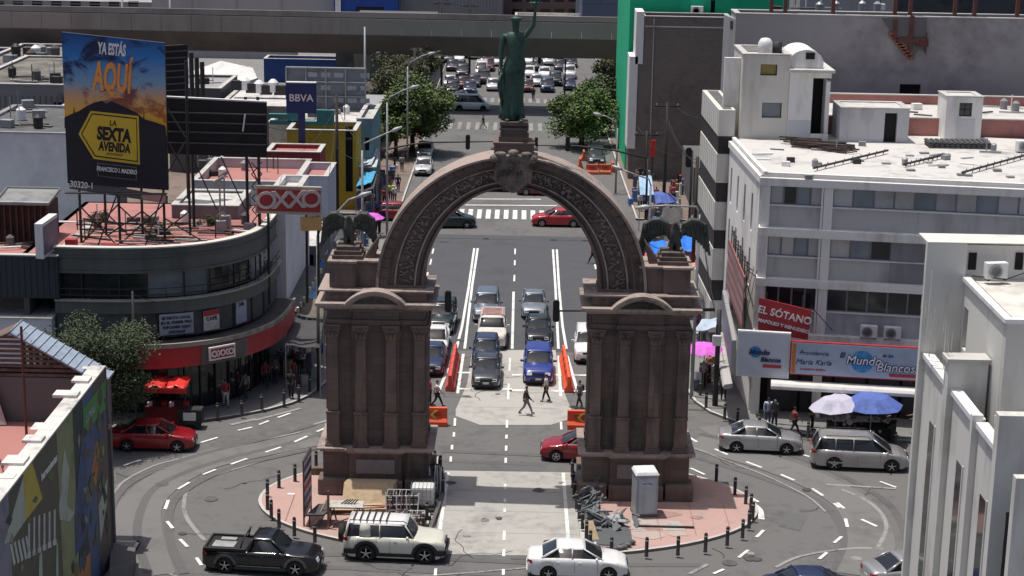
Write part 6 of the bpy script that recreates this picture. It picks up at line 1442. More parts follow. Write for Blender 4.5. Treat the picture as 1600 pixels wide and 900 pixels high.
# roof litter of the curved store
e = thing('red_pallet', 'dark red block on the salmon roof under the billboard, left of the two', 'crate', V(112, 390, 11.2)); b = MB(); p = V(112, 390, 11.2); b.cb((p[0], p[1], 9.55), (.6, .5, .45)); b.build('block', RED, e, world=True)
e = thing('red_pallet', 'dark red block on the salmon roof under the billboard, right of the two', 'crate', V(172, 392, 10.6)); b = MB(); p = V(172, 392, 10.6); b.cb((p[0], p[1], 9.5), (.9, .5, .35)); b.build('block', RED, e, world=True)
e = thing('board_pile', 'loose pale boards lying on the salmon roof under the billboard', 'debris', (-21.5, 15, 9.3))
for k in range(22): b = MB(); x, y = rngr.uniform(-24.5, -16.5), rngr.uniform(11.5, 17.5); b.T = Matrix.Translation((x, y, 9.4+rngr.uniform(0, .25))) @ Matrix.Rotation(rngr.uniform(-.5, .5), 4, 'Z') @ Matrix.Rotation(rngr.uniform(-.1, .1), 4, 'Y'); b.box(-rngr.uniform(.5, 1.4), 1, -.07, .07, -.04, .04); b.build('board', [WOOD, GRAYW, DMETAL, BROWN][k % 4], e, world=True)
for k, (px, py, yy) in enumerate(((352, 330, 17), (345, 330, 15.5))):
    e = thing('antenna', ('front', 'rear')[k]+' small white antenna stand on the corner store roof', 'antenna', V(px, 372, yy))
    p = V(px, 372, yy); b = MB(); b.tube([(p[0], p[1], 9.3), (p[0], p[1], 12.6-k*.4)], .05, 6); b.tube([(p[0]-.3, p[1], 12.3), (p[0]+.3, p[1]-.2, 12.7)], .1, 6); b.cb((p[0], p[1], 9.7), (.6, .4, .7)); b.build('antenna_stand', GMETAL, e, world=True)
# black billboard beside it and the dark block behind
e = thing('black_billboard', 'wide black back side of a billboard with light edge, right of the arrow billboard', 'billboard', V(340, 245, 17))
F = Fac(V(256, 200, 16.4), V(417, 200, 17.2)); b = F.mb(); pts = [F.uz(*p) for p in ((257, 153), (417, 161), (417, 246), (259, 240))]; b.prism_y(pts, 0, .3); b.build('panel', mat('board_black', (.012, .012, .013), .8, .3, 1), e, world=True)
b = F.mb(); a, c = F.uz(257, 153), F.uz(417, 161); b.tube([(a[0], .1, a[1]+.05), (c[0], .1, c[1]+.05)], .07, 5); b.build('top_edge', PWHITE, e, world=True)
for z in (175, 190, 205, 222): a, c = F.uz(262, z), F.uz(416, z+4); b = F.mb(); b.tube([(a[0], -.08, a[1]), (c[0], -.08, c[1])], .05, 4); b.build('rail', GRAYD, e, world=True)
for px in (300, 385, 404): u = F.uz(px, 245)[0]; b = F.mb(); b.tube([(u, .4, 9.3), (u, .4, pts[0][1])], .09, 6); b.build('post', DMETAL, e, world=True)
for px in (300, 345, 385): a, c = F.uz(px, 248), F.uz(px+38, 330); b = F.mb(); b.tube([(a[0], .6, a[1]), (c[0], .6, c[1])], .05, 4); b.build('brace', DMETAL, e, world=True)
b = F.mb(); a = F.uz(383, 178); b.tube([(a[0], -.12, a[1]), (a[0]-.15, -.12, a[1]-1.0)], .05, 5); b.build('lamp_arm', PWHITE, e, world=True)
e = thing('dark_tower_board', 'tall dark lattice board behind the arrow billboard', 'billboard', V(275, 150, 22)); F = Fac(V(250, 70, 21), V(293, 73, 22)); b = F.mb(); z1, z0_ = F.uz(270, 71)[1], F.uz(270, 152)[1]; b.box(0, F.len, 0, .3, z0_-3, z1); b.build('panel', mat('board_black', (.012, .012, .013), .8, .3, 1), e, world=True)
for k in range(8): b = F.mb(); z = z0_+(z1-z0_)*k/8; b.box(0, F.len, -.05, -.001, z, z+.07); b.build('slat', GRAYD, e, world=True)
b = F.mb(); b.tube([(F.len-.1, .2, 0), (F.len-.1, .2, z1)], .12, 6); b.build('post', DMETAL, e, world=True)
for k in range(3): b = F.mb(); b.box(F.len+.2+k*.35, F.len+.42+k*.35, .1, .3, z0_-1, z0_+2.6-.3*k); b.build('louvre', DMETAL, e, world=True)
# store board on its lattice tower
e = thing('store_board', 'large weathered red board with white block letters on a steel tower left of the eagle', 'sign', V(452, 400, 16))
F = Fac(V(399, 315, 15.4), V(504, 315, 16.4)); pts = [F.uz(*p) for p in ((400, 290), (503, 293), (502, 337), (400, 333))]
b = F.mb(); b.prism_y(pts, 0, .3); b.build('sign_box', mat('board_frame', (.36, .31, .25), .8, .2, 2), e, world=True)
pts2 = [F.uz(*p) for p in ((402, 295), (501, 298), (500, 332), (402, 329))]; b = F.mb(); b.prism_y(pts2, -.03, -.001); b.build('sign_face', mat('board_red', (.30, .03, .035), .7, .2, 1), e, world=True)
mw = mat('board_white', (.50, .42, .40), .7, .1)
u0_, zc0 = F.uz(404, 313); u1_, _ = F.uz(498, 313); hh = pts2[0][1]-pts2[3][1]; cw = (u1_-u0_)/4; R_ = hh*.40
for i in (0, 3):
    b = F.mb(); uc = u0_+cw*(i+.5); n = 24; vs = []; fs = []
    for j in range(n):
        t = 2*math.pi*j/n
        for rr in (R_*.68, R_): 
            for dd in (-.1, -.031): vs.append((uc+rr*1.12*math.cos(t), dd, zc0+rr*math.sin(t)))
    for j in range(n):
        a, c = j*4, ((j+1) % n)*4; fs += [(a, a+2, c+2, c), (a+2, a+3, c+3, c+2), (a+1, c+1, c+3, a+3), (a, c, c+1, a+1)]
    b.add(vs, fs); b.build('letter_o', mw, e, world=True)
for i in (1, 2):
    b = F.mb(); uc = u0_+cw*(i+.5)
    for s in (-1, 1): b.hexa([(uc-s*cw*.52-.13, -.1, zc0-R_), (uc-s*cw*.52+.13, -.1, zc0-R_), (uc-s*cw*.52+.13, -.031, zc0-R_), (uc-s*cw*.52-.13, -.031, zc0-R_)], [(uc+s*cw*.52-.13, -.1-.002*s, zc0+R_), (uc+s*cw*.52+.13, -.1-.002*s, zc0+R_), (uc+s*cw*.52+.13, -.031, zc0+R_), (uc+s*cw*.52-.13, -.031, zc0+R_)])
    b.build('letter_x', mw, e, world=True)
a, c = F.uz(470, 340), F.uz(503, 360); b = F.mb(); b.box(a[0], c[0], 0, .2, c[1], a[1]); b.build('lower_panel', mat('panel_orange', (.46, .27, .10), .8, .3, 2), e, world=True)
for px in (406, 420, 480, 498): u = F.uz(px, 340)[0]; b = F.mb(); b.tube([(u, .3, 5), (u, .3, zc0)], .08, 5); b.build('post', DMETAL, e, world=True)
for k in range(6): u = F.uz(395, 340)[0]; b = F.mb(); z = 9.3+k*.7; b.tube([(u, .3, z), (u+.6, .3, z+.7)], .04, 4); b.tube([(u+.6, .3, z), (u, .3, z+.7)], .04, 4); b.build('lattice', DMETAL, e, world=True)
# blue bank sign on a pole
e = thing('bank_sign', 'square navy sign with white letters on a tall pole above the yellow building', 'sign', V(469, 260, 62)); F = Fac(V(447, 150, 62), V(494, 151, 62)); z1, z0_ = F.uz(470, 130)[1], F.uz(470, 177)[1]
b = F.mb(); b.box(0, F.len, 0, .5, z0_, z1); b.build('sign_box', mat('bank_navy', (.012, .025, .11), .5, .05), e, world=True)
fl(F, 'BBVA', .85, INKW, F.len/2, -.03, z0_+(z1-z0_)*.4, e, bold=.01)
b = F.mb(); b.box(0, F.len, -.01, .51, z1+.001, z1+.08); b.build('top_edge', PWHITE, e, world=True)
b = F.mb(); b.box(F.len/2-.28, F.len/2+.28, .1, .4, 0, z0_); b.build('pole', mat('bank_navy', (.012, .025, .11), .5, .05), e, world=True)
# blank framed billboard
e = thing('blank_billboard', 'blank grey billboard with pale lattice frame behind the navy sign', 'billboard', V(510, 175, 84)); F = Fac(V(447, 110, 84), V(571, 112, 84)); z1, z0_ = F.uz(500, 106)[1], F.uz(500, 172)[1]; W_ = F.len
b = F.mb(); b.box(.1, W_-.1, .1, .3, z0_, z1-.1); b.build('panel', mat('board_grey', (.13, .14, .17), .8, .2, 1), e, world=True)
for k in range(5): b = F.mb(); u = W_*k/4; b.tube([(u, .0, z0_-3), (u, .0, z1)], .08, 5); b.build('frame_post', GMETAL, e, world=True)
for k in range(4): b = F.mb(); z = z0_+(z1-z0_)*k/3; b.tube([(0, -.05, z), (W_, -.05, z)], .09 if k == 3 else .05, 5); b.build('frame_rail', GMETAL, e, world=True)
for r_ in range(3):
    for k in range(6):
        b = F.mb(); b.box(.8+k*1.25, 1.7+k*1.25, .06, .099, z1-.9-r_*1.2, z1-.45-r_*1.2); b.build('peeled_patch', mat('patch_pale', (.26, .28, .32), .8, .2), e, world=True) if (k+r_) % 4 else None
# ================================================================ MURAL BUILDING, LOWER LEFT
bM = thing('banner_wall_building', 'low red roofed building whose long side wall carries a colourful tool banner, lower left', 'building', (-20, -22, 0))
FM = Fac((-17.35, -45), (-17.6, -11.6)); ML = FM.len; ZT = 9.25
b = FM.mb(); b.box(0, ML, .06, .4, 0, ZT-.1); b.build('side_wall', GRAYW, bM, world=True)
def mu(px, py): return FM.uz(px, py)[0]
edges = [(0, 12, (.22, .22, .27), 'lavender'), (12, 88, (.10, .095, .07), 'olive'), (88, 113, (.24, .27, .14), 'lime'), (113, 128, (.035, .055, .05), 'teal'), (128, 145, (.07, .11, .21), 'blue'), (145, 166, (.11, .085, .075), 'brown'), (166, 172, (.10, .12, .13), 'slate')]
us = [mu(px, 770-px*1.15) for px, *_ in edges]+[ML]; us[0] = 8
for i, (pa, pb, c, nm) in enumerate(edges):
    b = FM.mb(); b.box(us[i]+.01, us[i+1]-.01, 0, .059, .3, ZT); b.build('banner_panel', mat('banner_'+nm, c, .7, .35, .8, c2=tuple(min(1, v*.45+.01) for v in c)), bM, world=True)
def mpoly(pts, m, name, d=-.004):
    b = FM.mb(); q = [FM.uz(*p) for p in pts]; b.prism_y([(u, min(z, ZT-.05)) for u, z in q], d-.006, d); b.build(name, m, bM, world=True)
MY = mat('banner_yellow', (.42, .33, .06), .7, .15, 1); MG = mat('banner_green', (.06, .20, .06), .7, .2, 1); MPL = mat('banner_pale', (.32, .36, .30), .7, .2, 1.5); MCH = mat('banner_chrome', (.36, .38, .36), .6, .3, 3); MOR = mat('banner_orange', (.33, .14, .05), .7, .3, 2)
mpoly([(50, 722), (66, 779), (40, 813), (36, 740)], MY, 'yellow_print'); mpoly([(36, 745), (40, 813), (18, 845), (6, 850)], MPL, 'pale_stripe')
mpoly([(131, 678), (165, 638), (165, 592), (129, 640)], MG, 'green_print', -.008)
mpoly([(92, 790), (100, 700), (108, 735), (104, 790), (113, 800), (125, 770), (124, 790), (108, 815), (93, 812)], MPL, 'glove_print')
mpoly([(118, 870), (116, 800), (127, 690), (135, 690), (136, 790), (138, 830)], mat('banner_denim', (.035, .06, .13), .7, .4, 2), 'blue_print', -.009)
mpoly([(141, 750), (150, 688), (157, 700), (150, 760)], MOR, 'orange_print'); mpoly([(110, 900), (141, 862), (141, 900)], MOR, 'orange_print'); mpoly([(154, 790), (168, 745), (166, 790), (157, 850)], MPL, 'pale_print'); mpoly([(139, 683), (152, 640), (164, 640), (160, 690)], mat('banner_denim', (.035, .06, .13), .7, .4, 2), 'blue_print')
for k in range(6):       # printed spanners
    px = 45+k*8.0; y0 = 812-k*3; y1 = 864-k*4
    mpoly([(px-1.3, y0), (px+1.3, y0-1.5), (px+1.3, y1), (px-1.3, y1+1)], MCH, 'tool_print', -.006); mpoly([(px-3, y1), (px+2.6, y1-2), (px+3, y1+7), (px-2.6, y1+9)], MCH, 'tool_print', -.009)
mpoly([(61, 868), (65, 862), (66, 905), (60, 905)], MPL, 'tool_print', -.01); mpoly([(88, 850), (90, 848), (91, 900), (87, 900)], MPL, 'tool_print', -.01)
for k in range(5): mpoly([(15+k*6, 852-k*3), (18+k*6, 848-k*3), (24+k*6, 880-k*3), (21+k*6, 884-k*3)], MCH, 'tool_print', -.007)
q = FM.uz(140, 652); letters('LONAS', .5, MPL, FM.w(q[0], -.03, q[1]), (FM.u.x, FM.u.y, 0), (0, .28, 1), bM, depth=.005, bold=.01)
q = FM.uz(74, 738); letters('herramientas', .45, INKW, FM.w(q[0]+.2, -.03, q[1]), (FM.u.x, FM.u.y, 0), (0, 0, 1), bM, depth=.005, bold=.01)
b = FM.mb(); b.box(8, ML, -.05, .62, ZT, ZT+.07); b.build('wall_top', mat('coping_dirty', (.50, .48, .45), .9, .25, 2), bM, world=True)
for k in range(9):
    u = 16+k*2.0+rngr.uniform(0, 1.2); b = FM.mb(); w_ = rngr.uniform(.3, .9); b.box(u, u+w_, .1, .5+rngr.uniform(0, .6), ZT+.071, ZT+rngr.uniform(.08, .2)); b.build('broken_coping', mat('coping_dirty', (.50, .48, .45), .9, .25, 2), bM, world=True)
b = MB(); b.box(-45, -18, -45, -9.3, 5.7, 5.9); b.build('terrace_floor', REDROOF, bM, world=True)
b = MB(); b.box(-45, -18.0, -9.3, -9.0, 0, 8.0); b.build('front_wall', GRAYD, bM, world=True)
for k in range(7): b = MB(); x = -22.6+k*.55; b.tube([(x, -14.5, 5.95), (x+1.2, -18, 6.9)], .035, 5); b.build('terrace_bar', DMETAL, bM, world=True)
# gabled shed
eg = thing('gable_shed', 'open gabled rooftop shed with grey blue metal roof and brown slats behind the banner wall', 'shed', (-22, -8, 5.9))
RG, EA = (-22.25, 10.1), (-18.15, 7.75); y0, y1 = -9.6, -7.6
b = MB(); b.hexa([(RG[0], y0, RG[1]), (EA[0], y0, EA[1]), (EA[0], y1, EA[1]), (RG[0], y1, RG[1])], [(RG[0], y0, RG[1]+.08), (EA[0], y0, EA[1]+.08), (EA[0], y1, EA[1]+.08), (RG[0], y1, RG[1]+.08)]); b.build('roof_sheet', mat('metal_roof_blue', (.26, .31, .38), .6, .2, 1.5), eg, world=True)
b = MB(); L0 = (-28, 7.4); b.hexa([(L0[0], y0, L0[1]), (RG[0], y0, RG[1]), (RG[0], y1, RG[1]), (L0[0], y1, L0[1])], [(L0[0], y0, L0[1]+.08), (RG[0], y0, RG[1]+.079), (RG[0], y1, RG[1]+.079), (L0[0], y1, L0[1]+.08)]); b.build('roof_sheet', mat('rust_roof', (.12, .08, .065), .85, .3, 1.5), eg, world=True)
for k in range(14):
    t = k/13; x = RG[0]+(EA[0]-RG[0])*t; z = RG[1]+(EA[1]-RG[1])*t; b = MB(); b.hexa([(x-.03, y0-.02, z+.081), (x+.03, y0-.02, z+.081), (x+.03, y1, z+.081), (x-.03, y1, z+.081)], [(x-.02, y0-.02, z+.13), (x+.02, y0-.02, z+.13), (x+.02, y1, z+.13), (x-.02, y1, z+.13)]); b.build('roof_rib', mat('metal_roof_blue', (.26, .31, .38), .6, .2, 1.5), eg, world=True)
for k in range(13):
    x = -21.9+k*.3; zt2 = RG[1]+(EA[1]-RG[1])*(x-RG[0])/(EA[0]-RG[0]); b = MB(); b.box(x, x+.17, -9.1+.05*(k % 2), -9.02+.05*(k % 2)-.02, 5.9, zt2-.05); b.build('slat', mat('shed_slat', (.10, .07, .058), .85, .3, 3), eg, world=True)
for k in range(9):
    z = 8.05+k*.22; xl = RG[0]-(RG[1]-z)/(RG[1]-L0[1])*(RG[0]-L0[0]); b = MB(); b.box(max(xl, -27), RG[0]+(RG[1]-z)*1.7, -9.3, -9.26, z, z+.13); b.build('gable_board', mat('shed_slat', (.10, .07, .058), .85, .3, 3), eg, world=True)
b = MB(); b.box(-27, -18.3, -7.7, -7.6, 5.9, 8); b.build('rear_wall', mat('shed_slat', (.10, .07, .058), .85, .3, 3), eg, world=True)
b = MB(); b.poly([(-25.8, -9.5, 8.0), (-23.2, -9.45, 8.15), (-22.9, -9.6, 7.0), (-22.5, -9.9, 5.95), (-26, -10.2, 5.95)][::-1]); b.poly([(-25.8, -9.52, 8.0), (-23.2, -9.47, 8.15), (-22.9, -9.62, 7.0), (-22.5, -9.92, 5.95), (-26, -10.22, 5.95)]); b.build('hanging_cloth', mat('cloth_dusty', (.34, .28, .27), .9, .2, 1.5), eg, world=True)
pz = G(42, 690, 6.0); o = MB().tube([(pz[0], pz[1], 5.9), (pz[0], pz[1], 11.2)], .06, 6).build('flag_pole', mat('pole_rust', (.09, .03, .025), .7), None); tag(o, 'thin rusty pole standing on the terrace in front of the gabled shed', 'pole')
o = MB().prism([G(174, 872)[:2], G(213, 880)[:2], G(205, 925)[:2], G(170, 930)[:2]], 0.0, .75).build('dark_box', GRAYD, None, bevel=.05); tag(o, 'dark low box at the foot of the banner wall corner', 'box')

# ================================================================ TREES
def tree(loc, cr, zc, n, label, leaf=.2, m=LEAF, trunk_h=2.5, seed=1, group=None, dens=14, flat=.8, name='street_tree', m2=None, sprawl=1.):
    r = random.Random(seed); e = thing(name, label, 'tree', loc, 0, group)
    b = MB(); z0 = 0; clumps = []
    b.tube([(0, 0, z0), (.05, .03, trunk_h*.5), (0, 0, trunk_h)], [cr*.07+.05, cr*.055+.04, cr*.05+.03], 8)
    for k in range(dens):
        t = 2*math.pi*k/dens*2.4+r.uniform(-.4, .4); rr = cr*r.uniform(.25, .82)*sprawl; zz = zc+cr*flat*r.uniform(-.75, .75)*math.sqrt(max(.1, 1-(rr/cr)**2))
        p = Vector((rr*math.cos(t), rr*math.sin(t), zz)); mid = Vector((p.x*.45, p.y*.45, trunk_h+(zz-trunk_h)*.55)); clumps.append((p, cr*r.uniform(.24, .42)))
        b.tube([(0, 0, trunk_h*.9), tuple(mid), tuple(p)], [cr*.03+.02, cr*.02+.015, .015], 5)
        for q in range(2):
            a = mid+(p-mid)*r.uniform(.2, .8); t2 = a+Vector((r.uniform(-1, 1), r.uniform(-1, 1), r.uniform(-.2, .8)))*cr*.3; b.tube([tuple(a), tuple(t2)], [.03, .01], 4); clumps.append((t2, cr*r.uniform(.12, .24)))
    b.build('trunk', BARK, e, True)
    vs = []; fs = []; mi = []
    tot = sum(c[1]**2 for c in clumps)
    for (c, R_) in clumps:
        for i in range(int(n*R_**2/tot)):
            d = Vector((r.gauss(0, 1), r.gauss(0, 1), r.gauss(0, 1))).normalized()*R_*(r.random()**.45)*r.choice((1, 1, 1, 1.25)); p = c+Vector((d.x, d.y, d.z*.8))
            a = Vector((r.uniform(-1, 1), r.uniform(-1, 1), r.uniform(-.5, .5))).normalized(); h = a.cross(Vector((r.uniform(-1, 1), r.uniform(-1, 1), r.uniform(.2, 1)))).normalized(); s_ = leaf*r.uniform(.6, 1.3)
            o = len(vs); vs += [tuple(p-a*s_*.5), tuple(p+h*s_*.28), tuple(p+a*s_*.5), tuple(p-h*s_*.28)]; fs.append((o, o+1, o+2, o+3)); mi.append(0 if r.random() < .65 else 1)
    me = bpy.data.meshes.new('crown'); me.from_pydata(vs, [], fs); me.materials.append(m); me.materials.append(m2 or mat('leaf_dry', (.085, .085, .035), .8, .3, 1)); me.polygons.foreach_set('material_index', mi); me.update()
    o = bpy.data.objects.new('crown', me); COL.objects.link(o); o.parent = e; return e
LEAFO = mat('leaf_olive', (.075, .085, .045), .75, .35, 1.0, c2=(.032, .040, .020))
p = V(165, 640, 4.2); tree((p[0]-.5, 4.2, 0), 3.4, 4.6, 36000, 'dark olive feathery tree in front of the curved corner store at left', .15, mat('leaf_dark_olive', (.058, .078, .036), .75, .35, 1.0, c2=(.028, .040, .018)), 2.0, 3, dens=34, m2=LEAFD, flat=.95)
TG = 'street trees beyond the crossing'
p = V(650, 200, 98); tree((p[0]-.4, 98, 0), 4.2, 4.5, 20000, 'bright green bushy tree nearest the road on the left of the far street', .34, LEAF, 2.2, 5, TG, m2=LEAFO)
p = V(618, 200, 95); tree((p[0], 95, 0), 2.9, 3.9, 7000, 'green tree behind the first lamp post on the left of the far street', .34, LEAF, 2.4, 6, TG, m2=LEAFO)
p = V(612, 150, 112); tree((p[0], 112, 0), 3.2, 5.2, 5000, 'sparse yellowish tree beside the light blue house', .34, LEAFO, 3, 7, TG)
p = V(625, 120, 124); tree((p[0], 120, 0), 3.2, 5.6, 4500, 'tall thin tree at the back of the left tree group below the viaduct', .36, LEAFO, 4, 8, TG)
p = V(905, 200, 103); tree((p[0]+.3, 104, 0), 4.2, 4.0, 17000, 'round dense green tree on the right of the far street', .34, LEAF, 2.2, 9, TG, dens=20, m2=LEAFD)
p = V(945, 170, 110); tree((p[0], 112, 0), 3.0, 4.6, 6000, 'dark tree between the round tree and the green building', .34, LEAFD, 3, 10, TG)
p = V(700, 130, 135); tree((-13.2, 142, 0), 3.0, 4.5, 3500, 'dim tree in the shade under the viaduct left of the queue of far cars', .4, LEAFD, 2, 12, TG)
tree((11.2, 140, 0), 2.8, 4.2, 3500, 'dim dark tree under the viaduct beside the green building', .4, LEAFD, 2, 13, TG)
# palm
e = thing('palm_tree', 'small fan palm above the left tree group under the viaduct', 'tree', V(664, 150, 121)[:2]+(0,))
b = MB(); b.tube([(0, 0, 0), (.1, 0, 3.5), (0, 0, 7)], [.25, .2, .2], 8); b.build('trunk', BARK, e, True)
for k in range(22):
    a = k*2.4; el_ = rngr.uniform(-.5, 1.1); b = MB(); d = Vector((math.cos(a)*math.cos(el_), math.sin(a)*math.cos(el_), math.sin(el_))); s_ = Vector((-math.sin(a), math.cos(a), 0)); p0 = Vector((0, 0, 7)); p1 = p0+d*1.3
    for j in range(-3, 4): b.poly([tuple(p1), tuple(p1+d*.5+s_*(j*.2-.07)), tuple(p1+d*1.0+s_*j*.32-Vector((0, 0, .25))), tuple(p1+d*.5+s_*(j*.2+.07))])
    b.tube([tuple(p0), tuple(p1)], .03, 4); b.build('frond', LEAFO, e)
# shrubs
for k, (px, py, s_) in enumerate(((205, 688, .8), (180, 690, .7), (735, 2, 0), (148, 345, .9), (325, 360, .9))):
    if not s_: continue
    p = G(px, py) if py > 500 else (V(px, py+25, 18)[0], 18, 8.6); tree(p, s_, s_*.8, 1500, ['low pale shrub at the kerb left of the red kiosk', 'low shrub beside the banner wall foot', '', 'dry yellow bush behind the billboard scaffold on the left', 'dry green bush behind the scaffold near the antennas'][k], .12, LEAFO, .3, 30+k, name='shrub', dens=8)

# ================================================================ STREET FURNITURE
bol = thing('bollard', 'tmp', 'bollard'); b = MB(); b.lathe([(.1, 0), (.1, .03), (.085, .04), (.085, .86), (.06, .92), (.0, .935)], 12); b.build('post', mat('bollard_black', (.018, .014, .014), .5, .15, 5), bol, True)
b = MB(); b.lathe([(.088, .74), (.088, .80)], 12); b.build('reflective_band', mat('band_grey_white', (.35, .35, .35), .5), bol, True)
BL = [((494, 731), 0), ((461, 752), 0), ((436, 762), 0), ((418, 776), 0), ((418, 796), 0), ((424, 809), 0), ((436, 824), 0), ((460, 837), 0), ((492, 847), 0), ((679, 730), 0), ((688, 738), 0), ((690, 756), 0), ((692, 772), 0), ((661, 832), 0), ((667, 812), 0),
      ((1119, 752), 1), ((1148, 773), 1), ((1165, 787), 1), ((1173, 799), 1), ((1176, 812), 1), ((1170, 825), 1), ((1160, 840), 1), ((1136, 852), 1), ((1102, 862), 1), ((1059, 867), 1), ((1010, 869), 1), ((955, 869), 1), ((922, 858), 1), ((916, 843), 1), ((910, 826), 1), ((905, 810), 1), ((901, 795), 1), ((897, 778), 1), ((895, 762), 1), ((894, 745), 1),
      ((409, 640), 2), ((444, 633), 2), ((467, 625), 2), ((484, 612), 2), ((378, 650), 2), ((340, 654), 2), ((302, 660), 2), ((1103, 637), 3), ((1115, 627), 3), ((1094, 618), 3), ((1132, 655), 3), ((1152, 662), 3), ((1186, 672), 3), ((1262, 684), 3), ((1398, 700), 3)]
ORD = ['first', 'second', 'third', 'fourth', 'fifth', 'sixth', 'seventh', 'eighth', 'ninth', 'tenth', 'eleventh', 'twelfth', 'thirteenth', 'fourteenth', 'fifteenth', 'sixteenth', 'seventeenth', 'eighteenth', 'nineteenth', 'twentieth']
WH = [('black bollard on the left pink island, %s counted from the back round the left edge', 'bollards on the left island'), ('black bollard on the right pink island, %s counted clockwise from the back', 'bollards on the right island'), ('black bollard on the pavement by the curved corner store, %s in its row', 'bollards by the curved store'), ('black bollard on the pavement by the white office corner, %s in its row', 'bollards by the white office')]
cnt = {}
for i, (p, w_) in enumerate(BL):
    cnt[w_] = cnt.get(w_, -1)+1; loc = G(*p, .12); lab = WH[w_][0] % ORD[cnt[w_]]
    if i == 0: bol.location = loc; bol['label'] = lab; bol['group'] = WH[w_][1]
    else: copytree(bol, loc, 0, lab, WH[w_][1])
# traffic signals
def signal_head(par, x, y, z, s=1., rz=0):
    b = MB(); b.T = Matrix.Translation((x, y, z)) @ Matrix.Rotation(rz, 4, 'Z')
    pts = [(-.18*s, .5*s), (-.18*s, -.5*s), (-.1*s, -.6*s), (.1*s, -.6*s), (.18*s, -.5*s), (.18*s, .5*s), (.1*s, .6*s), (-.1*s, .6*s)]; b.prism_y(pts, -.1*s, .12*s)
    for k in (-1, 0, 1): b.ring_arc(0, k*.34*s, .12*s, .15*s, .12*s, .3*s, -.3, math.pi+.3, 8)
    o = b.build('signal_head', BLACK, None); o.parent = par
    for k, m in ((-1, mat('lens_green', (.02, .12, .06), .3)), (0, mat('lens_amber', (.25, .12, .01), .3)), (1, mat('lens_red', (.25, .01, .01), .3))):
        b = MB(); b.T = Matrix.Translation((x, y, z)) @ Matrix.Rotation(rz, 4, 'Z'); b.lathe([(.11*s, .121*s), (.11*s, .14*s)], 10, (0, 0, k*.34*s), 'y'); l_ = b.build('lens', m, None); l_.parent = o
def signal(base, pts, heads, label, r=.09, m=DMETAL):
    e = thing('traffic_signal', label, 'traffic light', base, 0, 'traffic signals')
    b = MB(); b.tube([(0, 0, 0), (0, 0, pts[0][2]-.0)], [r*1.3, r], 8); b.build('pole', m, e, True)
    b = MB(); b.tube([(p[0]-base[0], p[1]-base[1], p[2]) for p in pts], [r*.8]*(len(pts)-1)+[r*.4], 6); b.build('mast_arm', m, e, True)
    for h in heads: signal_head(e, h[0]-base[0], h[1]-base[1], h[2], h[3] if len(h) > 3 else 1.)
    return e
B1 = G(498, 612)
signal((B1[0], B1[1], .12), [V(497, 479, B1[1]), V(440, 484, B1[1]), V(497, 479, B1[1])][0:1]+[V(712, 474, B1[1])], [V(700, 474, B1[1])+(1.05,)], 'traffic signal whose head hangs right of the left arch pier')
B2 = G(1117, 637)
e = signal((B2[0], B2[1], .12), [V(1117, 487, B2[1]), V(866, 489, B2[1])], [V(869, 489, B2[1])+(1.05,), V(1122, 520, B2[1])+(.7,)], 'traffic signal whose head hangs left of the right arch pier', r=.13)
b = MB(); b.cb((-.1, -.2, 4.0), (.5, .3, .6)); b.build('control_box', PWHITE, e, bevel=.03)
Y3 = 58
signal((V(593, 233, Y3)[0], Y3, .0), [V(593, 236, Y3), V(640, 226, Y3), V(669, 222.5, Y3), V(790, 221, Y3)], [V(731, 222, Y3)+(1.0,)], 'far traffic signal reaching from the left over the street to the keystone')
signal((V(1012, 250, Y3)[0], Y3, .0), [V(1012, 248, Y3), V(960, 235, Y3), V(900, 228, Y3), V(830, 227, Y3)], [V(837, 226, Y3)+(1.0,), V(887, 225, Y3)+(1.0,)], 'far traffic signal reaching from the right over the street towards the keystone')
e = signal((V(882, 160, 134)[0], 134, 0), [V(882, 92, 134), V(842, 90, 134)], [V(843, 92, 134)+(1.0,)], 'most distant traffic signal standing right of the statue under the viaduct')
e = signal((V(1079, 300, 55)[0], 55, 0), [V(1079, 235, 55), V(1070, 235, 55)], [V(1076, 246, 55)+(1.3,)], 'small post mounted signal near the striped building')
# lamps
def lamp(bx, by, pts, label, m=GMETAL, r=.08):
    e = thing('street_lamp', label, 'street lamp', (bx, by, 0), 0, 'street lamps')
    b = MB(); b.tube([(0, 0, 0), (0, 0, pts[0][2])], [r*1.4, r], 8); b.build('pole', m, e, True)
    b = MB(); b.tube([(p[0]-bx, p[1]-by, p[2]) for p in pts], [r*.7]*len(pts), 6); b.build('arm', m, e, True)
    q = pts[-1]; p = pts[-2]; d = (Vector(q)-Vector(p)).normalized(); c = Vector(q)-Vector((bx, by, 0))
    b = MB(); b.tube([tuple(c), tuple(c+d*.25), tuple(c+d*.8)], [.08, .16, .08], 8); b.build('lamp_head', mat('lamp_head', (.42, .43, .43), .4, .1), e, True)
    return e
for (px, by, ps, lab) in ((605, 57, [(605, 160), (609, 152), (630, 141), (640, 138)], 'street lamp on the left pavement in front of the tree group'), (637, 92, [(637, 104), (642, 97), (660, 87), (668, 85)], 'far street lamp rising from the left tree group'),
                          (566, 40, [(566, 235), (569, 224), (600, 210), (612, 205)], 'street lamp left of the street beside the yellow building'), (965, 78, [(965, 200), (962, 190), (948, 182), (940, 180)], 'street lamp on the right pavement before the round tree'),
                          (1017, 45, [(1017, 290), (1014, 280), (985, 270), (972, 265)], 'street lamp behind the right shoulder of the ring'), (1093, 15, [(1093, 335), (1088, 323), (1040, 321), (1015, 323)], 'near street lamp behind the right eagle'),
                          (496, 17, [(496, 368), (500, 360), (545, 312), (560, 307)], 'near street lamp behind the left arch pier beside the left eagle')):
    P0 = [V(q[0], q[1], by) for q in ps]; lamp(P0[0][0], by, P0, lab)
